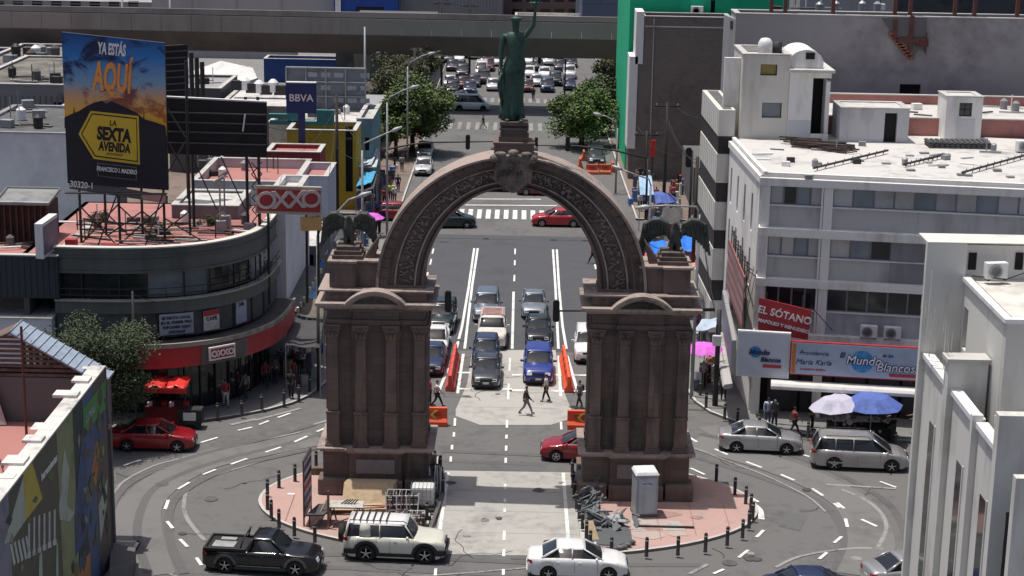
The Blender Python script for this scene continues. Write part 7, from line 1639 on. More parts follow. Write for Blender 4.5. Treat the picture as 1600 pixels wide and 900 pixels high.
# utility poles and wires
def upole(px, pyt, y, lab, bars=2, m=None, r=.13):
    p = V(px, pyt, y); e = thing('utility_pole', lab, 'utility pole', (p[0], y, 0), 0, 'utility poles')
    b = MB(); b.tube([(0, 0, 0), (0, 0, p[2])], [r*1.3, r], 8); b.build('pole', m or mat('pole_dark', (.035, .028, .025), .8, .2), e, True)
    for k in range(bars): b = MB(); z = p[2]-.4-k*1.3; b.box(-1.1, 1.1, -.06, .06, z, z+.12); b.build('crossarm', DMETAL, e)
    for k in range(bars):
        for x in (-.9, 0, .9): b = MB(); b.lathe([(.05, 0), (.07, .1), (.04, .2)], 6, (x, 0, p[2]-.28-k*1.3)); b.build('insulator', GRAYW, e)
    return (p[0], y, p[2])
u1_ = upole(526, 148, 66, 'dark utility pole in front of the yellow building', 0); u2 = upole(1043, 160, 66, 'dark utility pole with crossarm in front of the grey brick building', 1); u3 = upole(1011, 205, 72, 'dark utility pole left of the crossarm pole', 1)
u4 = upole(967, 120, 112, 'thin dark utility pole by the green building', 2); u5 = upole(648, 80, 108, 'dark pole inside the left tree group', 0); u6 = upole(944, 85, 140, 'dark pole under the viaduct right', 1); u7 = upole(1090, 245, 42, 'dark pole beside the striped building', 0)
u8 = upole(691, -14, 150, 'utility pole with transformer above the viaduct on the right of the warehouse', 2); u9 = upole(735, -10, 155, 'thicker utility pole above the viaduct near the statue', 2); u10 = upole(570, 42, 90, 'pale tall mast in front of the viaduct', 0, GMETAL, .1)
u11 = upole(207, 455, 7.4, 'dark slim pole with small boxes in front of the curved store behind the feathery tree', 0, DMETAL, .07); u12 = upole(190, -15, 140, 'pale mast above the viaduct at the top left', 0, GMETAL); u13 = upole(265, -15, 141, 'second pale mast above the viaduct at the top left', 0, GMETAL)
def wire(a, c, sag, lab): 
    b = MB(); b.tube([(a[0]+(c[0]-a[0])*t/8, a[1]+(c[1]-a[1])*t/8, a[2]+(c[2]-a[2])*t/8-sag*4*(t/8)*(1-t/8)) for t in range(9)], .022, 4); o = b.build('overhead_wire', DMETAL, None); tag(o, lab, 'wire', 'overhead wires')
wire((u2[0]+.8, 66, u2[2]-.4), V(1097, 185, 34), .2, 'overhead wire from the crossarm pole to the striped building'); wire((u3[0], 72, u3[2]-.4), (u2[0], 66, u2[2]-.6), .3, 'overhead wire between the two dark poles before the brick building')
wire((u3[0], 72, u3[2]-.5), (u4[0], 112, u4[2]-.5), 1.0, 'overhead wire running back to the green building'); wire((u1_[0], 66, u1_[2]-1), V(566, 230, 40), .3, 'overhead wire from the yellow building pole to the lamp'); wire((u7[0], 42, u7[2]-.6), (u2[0], 66, u2[2]-1.2), .6, 'overhead wire behind the right eagle')

# ---- barriers
def barrier(loc, rz, label, m=ORANGE, L=1.5, h=1.0, arrow=False):
    e = thing('orange_barrier', label, 'barrier', loc, rz, 'orange plastic road barriers')
    b = MB(); b.prism_x([(-.28, 0), (.28, 0), (.28, .25), (.13, .45), (.09, h), (-.09, h), (-.13, .45), (-.28, .25)], -L/2, L/2); b.build('shell', m, e, bevel=.04)
    b = MB(); b.box(-L*.25, L*.25, -.135, -.11, .55, .85); b.build('recess_panel', mat('orange_dark', (.45, .05, .02), .6), e)
    if arrow:
        b = MB(); 
        for s in (-1, 1): b.hexa([(-.2, -.16, .65+s*.0), (-.05, -.16, .65), (-.05, -.137, .65), (-.2, -.137, .65)], [(.05, -.16, .65+s*.25), (.2, -.16, .65+s*.25), (.2, -.137, .65+s*.25), (.05, -.137, .65+s*.25)])
        b.build('arrow_mark', mat('arrow_yellow', (.7, .5, .1), .6), e)
    return e
p = G(678, 664); barrier((p[0], p[1], 0), 0, 'orange barrier with yellow arrow beside the left arch pier', arrow=True, L=1.5, h=1.05); p = G(907, 669); barrier((p[0], p[1], 0), 0, 'orange barrier with pale hook mark beside the right arch pier', arrow=True, L=1.5, h=1.05)
for side, pa, pb in (('left', (712, 560), (703, 612)), ('right', (880, 562), (889, 614))):
    A, B_ = Vector(G(*pa)), Vector(G(*pb)); n = 5
    for k in range(n):
        c = A+(B_-A)*(k+.5)/n; barrier((c.x, c.y, 0), math.atan2((B_-A).y, (B_-A).x), '%s barrier from the front of the %s lane divider row' % (ORD[n-1-k]+' orange', side), ORANGE if side == 'right' else mat('orange_faded', (.55, .07, .05), .6, .15, 2), L=(B_-A).length/n*.93)
for k, (px, py) in enumerate(((906, 262), (957, 268), (925, 272), (945, 272), (912, 250))): p = G(px, py); barrier((p[0], p[1], 0), [1.57, 1.57, 0, 0, 1.57][k], ORD[k]+' small orange barrier around the dark suv beyond the ring', mat('orange_dim', (.55, .12, .05), .6), L=1.2, h=1.0)

# ---- portable toilet
p = G(1007, 812); e = thing('portable_toilet', 'grey portable toilet with white roof standing on the right pink island', 'portable toilet', (p[0], p[1]+.55, .12), rad(8))
b = MB(); b.box(-.58, .58, -.58, .58, 0, .12); b.build('base', GRAYD, e, bevel=.02)
b = MB(); b.box(-.54, .54, -.54, .54, .121, 2.12); b.build('cabin', mat('cabin_grey', (.30, .33, .35), .5, .15, 2, streak=True), e, bevel=.03)
b = MB(); b.hexa([(-.6, -.6, 2.121), (.6, -.6, 2.121), (.6, .6, 2.121), (-.6, .6, 2.121)], [(-.5, -.5, 2.3), (.5, -.5, 2.3), (.5, .5, 2.3), (-.5, .5, 2.3)]); b.build('roof', PWHITE, e, bevel=.04)
b = MB(); b.box(-.42, .42, -.57, -.541, .2, 2.0); b.build('door', mat('cabin_door', (.34, .38, .41), .5, .15, 2, streak=True), e, bevel=.01)
b = MB(); b.box(-.28, .28, -.585, -.571, 1.6, 1.85); b.build('name_plate', mat('plate_pale', (.4, .45, .52), .5, .2, 8), e)
for x in (-.5, .5): b = MB(); b.box(x-.03, x+.03, -.56, -.5, .15, 2.1); b.build('corner_post', mat('cabin_grey', (.30, .33, .35), .5, .15, 2, streak=True), e)
letters('RENTAS', .14, NAVY, (0, -.59, 1.67), (1, 0, 0), (0, 0, 1), e, world=False, depth=.003)
p = G(1030, 828); o = MB().cb((p[0]+.3, p[1], .17), (2.7, .12, .08)).build('steel_bar', DMETAL); tag(o, 'long thin dark bar lying on the island in front of the portable toilet', 'bar')
p = G(1000, 826); o = MB().prism([G(985, 816)[:2], G(1060, 818)[:2], G(1072, 832)[:2], G(990, 834)[:2]], .121, .132).build('concrete_patch', CONC); o['kind'] = 'structure'

# ---- building materials on the left island
IZ = .13
def at_i(px, py): g = G(px, py, IZ); return g
e = thing('plywood_stack', 'stack of plywood sheets leaning up in front of the left arch pier', 'plywood', at_i(573, 790))
for k in range(6):
    p = at_i(574+k*1.3, 790-k*1.5); b = MB(); b.hexa([(p[0]-1.25, p[1], IZ+.02*k), (p[0]+1.2, p[1], IZ+.02*k), (p[0]+1.2, p[1]+.03, IZ+.02*k), (p[0]-1.25, p[1]+.03, IZ+.02*k)], [(p[0]-1.22, p[1]+.9, IZ+.85), (p[0]+1.22, p[1]+.9, IZ+.85), (p[0]+1.22, p[1]+.93, IZ+.85), (p[0]-1.22, p[1]+.93, IZ+.85)]); b.build('sheet', WOOD, e, world=True)
for k in range(8): p = at_i(560, 800); b = MB(); b.T = Matrix.Translation((p[0]+rngr.uniform(-.3, .5), p[1]+rngr.uniform(-.3, .3), IZ+.05+k*.035)) @ Matrix.Rotation(rngr.uniform(-.15, .2), 4, 'Z'); b.box(-1.6, 1.3, -.1, .1, 0, .033); b.build('plank', WOOD if k % 3 else mat('plank_red', (.4, .12, .08), .8), e, world=True)
e = thing('water_tote', 'white caged water container standing among the scaffold by the left pier', 'water tank', at_i(660, 796))
p = at_i(660, 796); c = (p[0], p[1]+.5)
b = MB(); b.box(c[0]-.58, c[0]+.58, c[1]-.48, c[1]+.48, IZ, IZ+.14); b.build('pallet', DMETAL, e, world=True)
b = MB(); b.box(c[0]-.54, c[0]+.54, c[1]-.44, c[1]+.44, IZ+.15, IZ+1.1); b.build('tank', mat('tote_white', (.62, .64, .62), .4, .08, 2), e, world=True, bevel=.1)
for k in range(7): x = c[0]-.57+k*.19; b = MB(); b.tube([(x, c[1]-.47, IZ+.14), (x, c[1]-.47, IZ+1.13), (x, c[1]+.47, IZ+1.13)], .012, 4); b.build('cage_bar', GMETAL, e, world=True)
for k in range(5): z = IZ+.2+k*.22; b = MB(); b.tube([(c[0]-.58, c[1]+.4, z), (c[0]-.58, c[1]-.48, z), (c[0]+.58, c[1]-.48, z), (c[0]+.58, c[1]+.4, z)], .012, 4); b.build('cage_bar', GMETAL, e, world=True)
def scaffold(px, py, w_, d_, n, label, seed):
    p = at_i(px, py); r = random.Random(seed); e = thing('scaffold_stack', label, 'scaffolding', (p[0], p[1], IZ), 0, 'stacks of scaffold parts by the left pier')
    for k in range(n):
        z = .05+k*.13; b = MB(); y = r.uniform(0, .25)
        b.tube([(-w_/2, y, z), (w_/2, y+.1, z)], .035, 5); b.tube([(-w_/2, y+d_, z), (w_/2, y+d_, z)], .035, 5)
        for j in range(6): x = -w_/2+w_*j/5; b.tube([(x, y, z), (x, y+d_, z)], .028, 4)
        b.build('frame', [GMETAL, mat('scaf_blue', (.07, .085, .10), .6, .3, 4), DMETAL][k % 3], e)
    for j in range(10): x = -w_/2+w_*j/9; b = MB(); b.tube([(x, -.02, 0), (x+r.uniform(-.1, .1), .05, .12*n+r.uniform(.05, .35))], .03, 5); b.build('upright', [PWHITE, GMETAL, DMETAL][j % 3], e)
scaffold(655, 766, 1.9, .8, 9, 'stack of grey scaffold frames against the left pier behind the white container', 1); scaffold(628, 803, 1.5, .9, 7, 'stack of scaffold frames in front of the plywood', 2); scaffold(634, 822, 1.7, .7, 4, 'low stack of scaffold frames behind the cream off-road vehicle', 3); scaffold(680, 768, .5, .6, 9, 'narrow dark scaffold stack at the inner edge of the left island', 4)
e = thing('timber_beam', 'long dark timber lying along the inner kerb of the left island', 'beam', at_i(680, 800)); A, B_ = G(692, 772, .2), G(670, 832, .2); b = MB(); d = Vector(B_)-Vector(A); b.tube([A, B_], .11, 4); b.build('beam', mat('beam_grey', (.09, .085, .08), .8, .2, 3), e, world=True)
for k in range(5): p = G(690-k*4, 776+k*12, .13); b = MB(); b.cb((p[0]-.3, p[1], .2), (.35, .25, .16)); b.build('support_block', DMETAL, e, world=True)
# trestle table
p = at_i(538, 826); e = thing('trestle_table', 'wooden trestle with a pale board top on the left island beside the off-road car', 'trestle', p)
b = MB(); b.box(p[0]-.75, p[0]+.85, p[1]+.2, p[1]+1.1, 1.05, 1.12); b.build('board_top', mat('board_pale', (.40, .38, .35), .8, .2, 3), e, world=True)
for sx in (-.65, .7):
    b = MB(); b.tube([(p[0]+sx-.12, p[1]-.1, IZ), (p[0]+sx, p[1]+.3, 1.05)], .045, 4); b.tube([(p[0]+sx+.12, p[1]+1.3, IZ), (p[0]+sx, p[1]+.9, 1.05)], .045, 4); b.tube([(p[0]+sx, p[1]+.1, .6), (p[0]+sx, p[1]+1.1, .6)], .035, 4); b.build('leg', mat('leg_wood', (.16, .09, .07), .8), e, world=True)
b = MB(); b.tube([(p[0]-.65, p[1]+.1, .3), (p[0]+.7, p[1]+.1, .8)], .035, 4); b.build('brace', mat('leg_wood', (.16, .09, .07), .8), e, world=True)
b = MB(); b.tube([(p[0]-.75, p[1]-.0, IZ), (p[0]-.75, p[1]-.0, 2.0)], .06, 5); b.build('post', mat('leg_wood', (.16, .09, .07), .8), e, world=True)
for k in range(5): b = MB(); b.tube([(p[0]-.2+k*.15, p[1]+.6, 1.15), (p[0]+.1+k*.12, p[1]+.8, 1.3)], .03, 4); b.build('tool', DMETAL, e, world=True)
b = MB(); b.tube([(p[0]-1.5, p[1]-.1, IZ), (p[0]-.8, p[1]+.6, 1.5)], .04, 4); b.build('prop', WOOD, e, world=True)
p = at_i(497, 824); e = thing('dark_board', 'dark tilted board propped on a post on the left island', 'board', p)
b = MB(); b.hexa([(p[0]-.55, p[1]-.2, .75), (p[0]+.3, p[1]-.2, .78), (p[0]+.75, p[1]+1.1, .85), (p[0]-.1, p[1]+1.1, .82)], [(p[0]-.55, p[1]-.2, .83), (p[0]+.3, p[1]-.2, .86), (p[0]+.75, p[1]+1.1, .93), (p[0]-.1, p[1]+1.1, .9)]); b.build('board', mat('board_slate', (.06, .055, .06), .7, .2), e, world=True)
for dx, dy in ((-.4, 0), (.5, .9)): b = MB(); b.tube([(p[0]+dx, p[1]+dy, IZ), (p[0]+dx, p[1]+dy, .78)], .04, 5); b.build('leg', DMETAL, e, world=True)
# advertising frame
p0, p1 = at_i(476, 822), at_i(487, 800); e = thing('site_notice_board', 'tall narrow site notice board seen edge on at the left of the island', 'sign', p0); FN = Fac(p0, p1)
hN = 3.3; b = FN.mb(); b.box(0, FN.len, 0, .06, .5, hN); b.build('panel', mat('notice_white', (.42, .40, .43), .7, .2, 2), e, world=True)
for u in (0, FN.len): b = FN.mb(); b.tube([(u, .03, IZ), (u, .03, hN+.1)], .045, 5); b.build('post', mat('leg_wood', (.16, .09, .07), .8), e, world=True)
for k in range(5): b = FN.mb(); b.box(.1, FN.len-.1, -.015, -.001, .8+k*.5, 1.05+k*.5); b.build('print_block', [INKD, mat('ink_violet', (.1, .08, .2), .6), INKR][k % 3], e, world=True)
b = FN.mb(); b.box(0, FN.len, -.02, .08, hN, hN+.08); b.build('frame', DMETAL, e, world=True)
p = G(455, 772, .13); o = MB().cb((p[0], p[1], .135), (.35, .2, .02)).build('paper_scrap', PWHITE); tag(o, 'scrap of white paper lying on the left pink island', 'litter')
for (px, py, w_, d_, h_, lab) in ((430-0, 700, 0, 0, 0, ''), (500, 765, 1.1, .35, .35, 'low brown stone kerb block behind the notice board'),):
    if w_: p = at_i(px, py-12); o = MB().cb((p[0], p[1]+1.2, .13+h_/2), (w_, d_, h_)).build('stone_block', STONEM); tag(o, lab, 'block')
# ---- scrap heap on the right island
e = thing('scrap_heap', 'heap of crumpled grey sheet metal and tubes beside the right arch pier', 'scrap', at_i(935, 810)); SG = mat('scrap_grey', (.11, .12, .125), .6, .3, 3); SL = mat('scrap_light', (.24, .25, .26), .6, .3, 3)
for k in range(85):
    t = rngr.random(); px = 925+rngr.gauss(0, 8) if k < 48 else 955+rngr.gauss(0, 14); py = 820-rngr.uniform(0, 50)*(k < 48) + (k >= 48)*rngr.uniform(-8, 8); p = at_i(px, py); b = MB()
    b.T = Matrix.Translation((p[0], p[1], IZ+rngr.uniform(.05, .9 if k < 48 else .35))) @ Matrix.Rotation(rngr.uniform(0, 6), 4, 'Z') @ Matrix.Rotation(rngr.uniform(-1.2, 1.2), 4, 'X') @ Matrix.Rotation(rngr.uniform(-.6, .6), 4, 'Y')
    s_ = rngr.uniform(.18, .48); b.box(-s_, s_, -s_*.35, s_*.35, -.025, .025); b.build('sheet_scrap', SL if k % 4 == 0 else SG, e, world=True)
for k in range(14): p = at_i(925+rngr.gauss(0, 8), 815-rngr.uniform(0, 40)); b = MB(); b.tube([(p[0]-.5, p[1]-.2, IZ+.2+rngr.random()*.5), (p[0]+.4, p[1]+.4, IZ+.3+rngr.random()*.9)], .04, 5); b.build('tube_scrap', SG, e, world=True)
vs = [at_i(px, py) for px, py in ((922, 845), (935, 820), (960, 815), (985, 828), (988, 846), (965, 853), (935, 852))]; o = MB().prism([v[:2] for v in vs], .125, .17).build('grey_tarpaulin', mat('tarp_grey', (.075, .08, .085), .8, .2, 2)); tag(o, 'flat dark grey tarpaulin on the right island in front of the scrap heap', 'tarpaulin')
e = thing('rubble_row', 'curved row of dark rubble bags along the front edge of the tarpaulin', 'rubble', at_i(955, 858))
for k in range(11): px, py = 925+k*6.2, 861-(k-3)**2*.13+(0 if k < 8 else -2*(k-8)); p = at_i(px, py); b = MB(); b.ball((p[0], p[1], .24), (.2, .15, .12), 8, 5); b.build('rubble_bag', SG if k % 2 else GRAYD, e, True, world=True)
p0 = at_i(925, 843); e = thing('plywood_sheet', 'single yellow plywood sheet leaning near the inner edge of the right island', 'plywood', p0); b = MB(); b.hexa([(p0[0]-.15, p0[1]-.1, IZ), (p0[0]+.35, p0[1]-.1, IZ), (p0[0]+.35, p0[1]-.05, IZ), (p0[0]-.15, p0[1]-.05, IZ)], [(p0[0]-.4, p0[1]+.5, .85), (p0[0]+.05, p0[1]+.5, .85), (p0[0]+.05, p0[1]+.55, .85), (p0[0]-.4, p0[1]+.55, .85)]); b.build('sheet', WOOD, e, world=True)
p = at_i(895, 762); o = MB().ball((p[0]+.6, p[1]+.3, .5), (.7, .7, .5), 10, 6).build('dark_sack_pile', SG, None, True); tag(o, 'dark covered sack pile at the back inner corner of the right island', 'sacks')

# ================================================================ STALLS, UMBRELLAS, AWNINGS
def umbrella(loc, r, h, m, label, n=8, tilt=0., seed=0, m2=None):
    e = thing('market_umbrella', label, 'umbrella', loc); rr = random.Random(seed)
    b = MB(); b.tube([(0, 0, 0), (0, 0, h)], .03, 6); b.build('pole', GMETAL, e)
    b = MB(); vs = [(0, 0, h)]; fs = []; k2 = n*2
    for q, (fr, dz) in enumerate(((.5, .16), (1., .62))):
        for j in range(k2):
            t = 2*math.pi*j/k2; f = fr*(1 if j % 2 == 0 else .93); vs.append((r*f*math.cos(t), r*f*math.sin(t), h-dz*r*.7+(-.06 if j % 2 else 0)*fr+r*fr*math.cos(t)*tilt+rr.uniform(-.04, .04)))
    for j in range(k2): fs.append((0, 1+j, 1+(j+1) % k2)); fs.append((1+j, 1+k2+j, 1+k2+(j+1) % k2, 1+(j+1) % k2))
    b.add(vs, fs); b.m = [0 if i % 4 < 2 or not m2 else 1 for i in range(len(b.f))]; o = b.build('canopy', [m, m2 or m], e); s2 = o.modifiers.new('t', 'SOLIDIFY'); s2.thickness = .02
    for j in range(0, k2, 2): t = 2*math.pi*j/k2; b = MB(); b.tube([(0, 0, h-.05), (r*math.cos(t), r*math.sin(t), h-.62*r*.7-.03+r*math.cos(t)*tilt)], .012, 4); b.build('rib', DMETAL, e)
    return e
UB = mat('umbrella_blue', (.075, .12, .36), .8, .2, 2); UW = mat('umbrella_white', (.44, .43, .52), .8, .15, 2); UMg = mat('umbrella_magenta', (.62, .12, .60), .7, .12, 2); TB = mat('tarp_blue', (.02, .16, .62), .6, .2, 2); TLB = mat('tarp_pale_blue', (.30, .44, .62), .6, .2, 1.5)
p = G(1358, 692); umbrella((p[0], p[1], .12), 1.7, 2.8, UB, 'big blue umbrella over the flower stall in front of the white office'); p = G(1300, 690); umbrella((p[0]+.1, p[1], .12), 1.5, 2.6, UW, 'crumpled white umbrella left of the blue one at the flower stall', seed=3, tilt=.1)
p = G(1098, 610); umbrella((p[0], p[1], .12), 1.2, 2.9, UMg, 'magenta umbrella on the right pavement behind the arch pier'); p = V(582, 350, 57); umbrella((p[0], 57, 0), 1.0, 2.1, UMg, 'magenta umbrella on the left pavement behind the left eagle'); p = V(1031, 300, 66); umbrella((p[0], 66, 0), 1.6, 2.6, UB, 'pale purple blue umbrella far back on the right pavement', seed=2)
# flower stall
p = G(1345, 690); e = thing('flower_stall', 'dark stall heaped with round wreaths and goods under the blue umbrella', 'stall', (p[0], p[1], .12))
b = MB(); b.box(-1.7, 1.6, -.1, .8, 0, .75); b.build('counter', DARK, e)
for k in range(46):
    x, y, z = rngr.uniform(-1.7, 1.6), rngr.uniform(-.3, .8), rngr.uniform(.5, 1.35); b = MB(); c = (x, y, z); r_ = rngr.uniform(.07, .19)
    if k % 3 == 0: b.T = Matrix.Translation(c) @ Matrix.Rotation(rngr.uniform(.8, 1.5), 4, 'X'); b.lathe([(r_*.6, -.04), (r_, -.03), (r_, .03), (r_*.6, .04)], 10)
    else: b.ball(c, r_*.7, 7, 5)
    b.build('wreath' if k % 3 == 0 else 'flower_bunch', [mat('petal_white', (.45, .44, .42), .8), mat('petal_pink', (.35, .15, .16), .8), LEAFD, mat('petal_grey', (.2, .19, .18), .8), LEAFO][k % 5], e)
for x in (-1.75, 1.7): b = MB(); b.box(x-.15, x+.15, -.2, .3, 0, 1.0); b.build('display_rack', BLACK, e)
# red kiosk by the tree
p = G(262, 668); e = thing('red_kiosk', 'small red street food kiosk with shiny red tarpaulin roof under the feathery tree', 'kiosk', (p[0], p[1]+.6, .12)); RT = mat('tarp_red', (.62, .04, .035), .35, .2, 2, .5)
b = MB(); b.box(-1.2, 1.0, -.6, .7, 0, 1.05); b.build('counter', mat('kiosk_red', (.16, .01, .015), .6, .3), e)
for j in range(2):
    b = MB(); x0 = -1.25+j*1.2; N = 6; vs = [(x0+1.15*i/N, -.9+1.9*k/N, 2.35+.1*math.sin(i*2.1+j)*math.cos(k*1.7)+.12*k/N-.25*(abs(i/N-.5))) for k in range(N+1) for i in range(N+1)]; b.add(vs, [(k*(N+1)+i, k*(N+1)+i+1, (k+1)*(N+1)+i+1, (k+1)*(N+1)+i) for k in range(N) for i in range(N)]); o = b.build('tarpaulin', RT, e, True); o.modifiers.new('t', 'SOLIDIFY').thickness = .02
b = MB(); b.box(-1.25, 1.15, -.93, -.9, 1.95, 2.25); b.build('valance', RT, e)
for x in (-1.2, 1.05):
    for y in (-.85, .95): b = MB(); b.tube([(x, y, 0), (x, y, 2.3)], .03, 5); b.build('pole', DMETAL, e)
for k in range(6): b = MB(); b.cb((-1+k*.4, -.3, 1.15), (.25, .25, .2)); b.build('goods', [PWHITE, DMETAL, RED][k % 3], e)
e = thing('street_cart', 'dark vendor cart with pale panel right of the red kiosk', 'cart', G(312-14, 668, .12))
b = MB(); b.box(-.7, .6, 0, .8, .2, 1.0); b.build('cart_body', DMETAL, e); b = MB(); b.box(-.4, .3, -.02, -.001, .4, .85); b.build('side_panel', PWHITE, e)
for x in (-.5, .4): b = MB(); b.lathe([(.2, -.03), (.2, .03)], 12, (x, -.05, .2), 'y'); b.build('wheel', RUBBER, e)
# tarpaulins of the left market street
def tarp(pts, m, label, h=0.0):
    e = thing('market_tarpaulin', label, 'tarpaulin', (sum(p[0] for p in pts)/4, sum(p[1] for p in pts)/4, 0)); b = MB(); N = 5; vs = []
    for i in range(N+1):
        for j in range(N+1):
            s_, t = i/N, j/N; q = Vector(pts[0])*(1-s_)*(1-t)+Vector(pts[1])*s_*(1-t)+Vector(pts[2])*s_*t+Vector(pts[3])*(1-s_)*t; vs.append((q.x, q.y, q.z-.35*math.sin(math.pi*s_)*math.sin(math.pi*t)+.05*math.sin(9*s_+7*t)))
    b.add(vs, [(i*(N+1)+j, i*(N+1)+j+1, (i+1)*(N+1)+j+1, (i+1)*(N+1)+j) for i in range(N) for j in range(N)]); o = b.build('canvas', m, e, True, world=True); o.modifiers.new('t', 'SOLIDIFY').thickness = .03
    for p in pts: b = MB(); b.tube([(p[0], p[1], 0), tuple(p)], .035, 5); b.build('pole', GMETAL, e, world=True)
    return e
def q4(z, *ps): return [G(px, py, z) for px, py in ps]
tarp(q4(2.8, (478, 420), (512, 396), (512, 362), (490, 366)), TLB, 'pale blue tarpaulin behind the left eagle along the left pavement'); tarp(q4(2.6, (470, 472), (500, 478), (510, 445), (486, 440)), TLB, 'pale blue tarpaulin between the curved store and the arch pier'); tarp(q4(2.9, (470, 440), (498, 436), (506, 405), (478, 410)), TB, 'bright blue tarpaulin between the two pale blue ones')
tarp(q4(2.6, (1010, 400), (1045, 400), (1040, 376), (1012, 378)), TB, 'bright blue market tarpaulin left of the right eagle'); tarp(q4(2.6, (1066, 392), (1086, 394), (1080, 358), (1062, 362)), TB, 'bright blue tarpaulin seen between the right eagle and the striped building'); tarp(q4(2.0, (1003, 412), (1046, 412), (1040, 396), (1008, 396)), mat('tarp_rose', (.5, .07, .1), .7, .2, 2), 'red tarpaulin low beside the right eagle'); tarp(q4(2.2, (1070, 415), (1094, 418), (1088, 388), (1070, 388)), mat('tarp_pink', (.5, .22, .22), .7, .2, 2), 'pink tarpaulin at the foot of the striped building')
tarp(q4(3.6, (548, 262), (580, 258), (592, 232), (562, 236)), mat('tarp_palewhite', (.45, .5, .55), .7, .2, 2), 'pale tarpaulin on the left pavement beside the yellow wall'); tarp(q4(3.2, (556, 292), (580, 286), (588, 268), (568, 270)), mat('tarp_cyan', (.05, .30, .5), .7, .2, 2), 'cyan tarpaulin on the left pavement under the pale one'); tarp(q4(2.6, (1082, 520), (1120, 512), (1128, 496), (1096, 500)), mat('tarp_greyblue', (.35, .42, .52), .7, .2, 2), 'pale blue canopy above the magenta umbrella on the right')
# awning with scalloped edge of cream beads along the corner side
e = thing('pale_edge_awning', 'dark awning with pale beaded edge between the curved store and the blue tarpaulins', 'awning', G(470, 470, 3)); A, B_ = G(462, 488, 3.3), G(503, 420, 3.3); A, B_ = Vector(A), Vector(B_); n_ = Vector((-1.6, .2, .3))
b = MB(); b.hexa([tuple(A), tuple(B_), tuple(B_+n_), tuple(A+n_)], [tuple(A+Vector((0, 0, .05))), tuple(B_+Vector((0, 0, .05))), tuple(B_+n_+Vector((0, 0, .05))), tuple(A+n_+Vector((0, 0, .05)))]); b.build('canopy', GRAYD, e, world=True)
for k in range(9): c = A+(B_-A)*(k+.5)/9; b = MB(); b.cb((c.x+.03, c.y, c.z), (.14, .3, .3)); b.build('edge_bead', mat('bead_cream', (.5, .47, .35), .7), e, world=True)
# crates and goods along pavements
GC = [mat('goods_a', (.35, .33, .30), .8, .2), mat('goods_b', (.08, .09, .12), .8, .3), mat('goods_c', (.30, .07, .08), .8, .2), mat('goods_d', (.07, .14, .35), .8, .2), mat('goods_e', (.28, .22, .12), .8, .2), DMETAL, PWHITE]
def goods(px0, py0, px1, py1, n, lab, grp, z=.12, s=.35, seed=0):
    r = random.Random(seed); t = thing('street_stall', lab, 'stall', G((px0+px1)/2, (py0+py1)/2, z))
    b = MB(); g0, g1 = G(px0, py0, z), G(px1, py1, z)
    for k in range(n):
        q = r.random(); g = G(px0+(px1-px0)*q+r.uniform(-3, 3), py0+(py1-py0)*q+r.uniform(-2, 2), z); h = r.uniform(.3, 1.5); w_ = s*r.uniform(.5, 1.3); b = MB(); b.T = Matrix.Translation((g[0], g[1], z)) @ Matrix.Rotation(r.uniform(-.4, .4), 4, 'Z'); b.box(-w_/2, w_/2, -w_/2, w_/2, 0, h); b.build('crate' if h < .9 else 'display_rack', GC[r.randrange(7)], t, world=True)
goods(476, 600, 496, 520, 16, 'vendor stall with pale and dark goods behind the left kerb bollards', '', seed=1); goods(1085, 612, 1120, 585, 20, 'dark vendor stall under the magenta umbrella on the right', '', seed=2); goods(560, 400, 592, 330, 18, 'vendor stall along the left pavement under the magenta umbrella', '', seed=3)
goods(1010, 420, 1060, 340, 22, 'vendor stall along the right pavement by the blue tarpaulins', '', seed=4); goods(985, 320, 1025, 270, 20, 'vendor stall on the right pavement near the purple umbrella', '', seed=5); goods(600, 300, 618, 262, 10, 'vendor stall on the left pavement near the lamp post', '', seed=6); goods(1025, 335, 1080, 290, 18, 'vendor stall in front of the brick building', '', seed=7); goods(425, 600, 440, 570, 8, 'dark goods beside the entrance of the curved store', '', seed=8); goods(990, 300, 1000, 240, 10, 'signs and racks by the kerb left of the dark poles', '', s=.25, seed=9)
e = thing('red_street_sign', 'small vertical red shop sign beyond the dark utility pole', 'sign', V(1020, 240, 74)); p = V(1020, 232, 74); b = MB(); b.cb((p[0], 74, p[2]), (.5, .15, 1.5)); b.build('panel', mat('bright_sign_red', (.55, .03, .03), .5), e, world=True); b = MB(); b.tube([(p[0], 74.1, 0), (p[0], 74.1, p[2])], .06, 5); b.build('post', DMETAL, e, world=True)

# ================================================================ PEOPLE
def walker(px, py, rz, label, z=0, **k): p = G(px, py, z); return person((p[0], p[1], z), rad(rz), label, **k)
walker(822, 648, 0, 'person in black jacket and grey trousers striding across the slab', pose='stride', top=(.015, .015, .018), legs=(.16, .15, .14), sleeve='jacket', h=1.75)
walker(853, 627, 180, 'person in white shirt and dark skirt walking behind the one in black', pose='step', top=(.5, .49, .47), legs=(.015, .015, .02))
walker(905, 637, 200, 'person with dark backpack and grey top beside the right barriers', pose='step', top=(.12, .12, .13), legs=(.03, .03, .035), bag=(.02, .02, .025))
walker(683, 637, 10, 'person in pale shirt striding beside the left arch pier', pose='stride', top=(.5, .48, .44), legs=(.02, .02, .025)); walker(671, 632, 10, 'person in crimson top close behind the pale shirted walker', pose='stand', top=(.4, .02, .06), legs=(.02, .02, .02))
walker(1199, 665, -90, 'person in pale blue shirt standing on the pavement before the white office', .12, pose='stand', top=(.38, .45, .58), legs=(.08, .1, .16), sleeve='jacket'); walker(1209, 668, -60, 'person in white hat and dark clothes beside the pale blue shirt', .12, pose='stand', top=(.06, .07, .09), legs=(.05, .05, .06), cap=(.6, .6, .58))
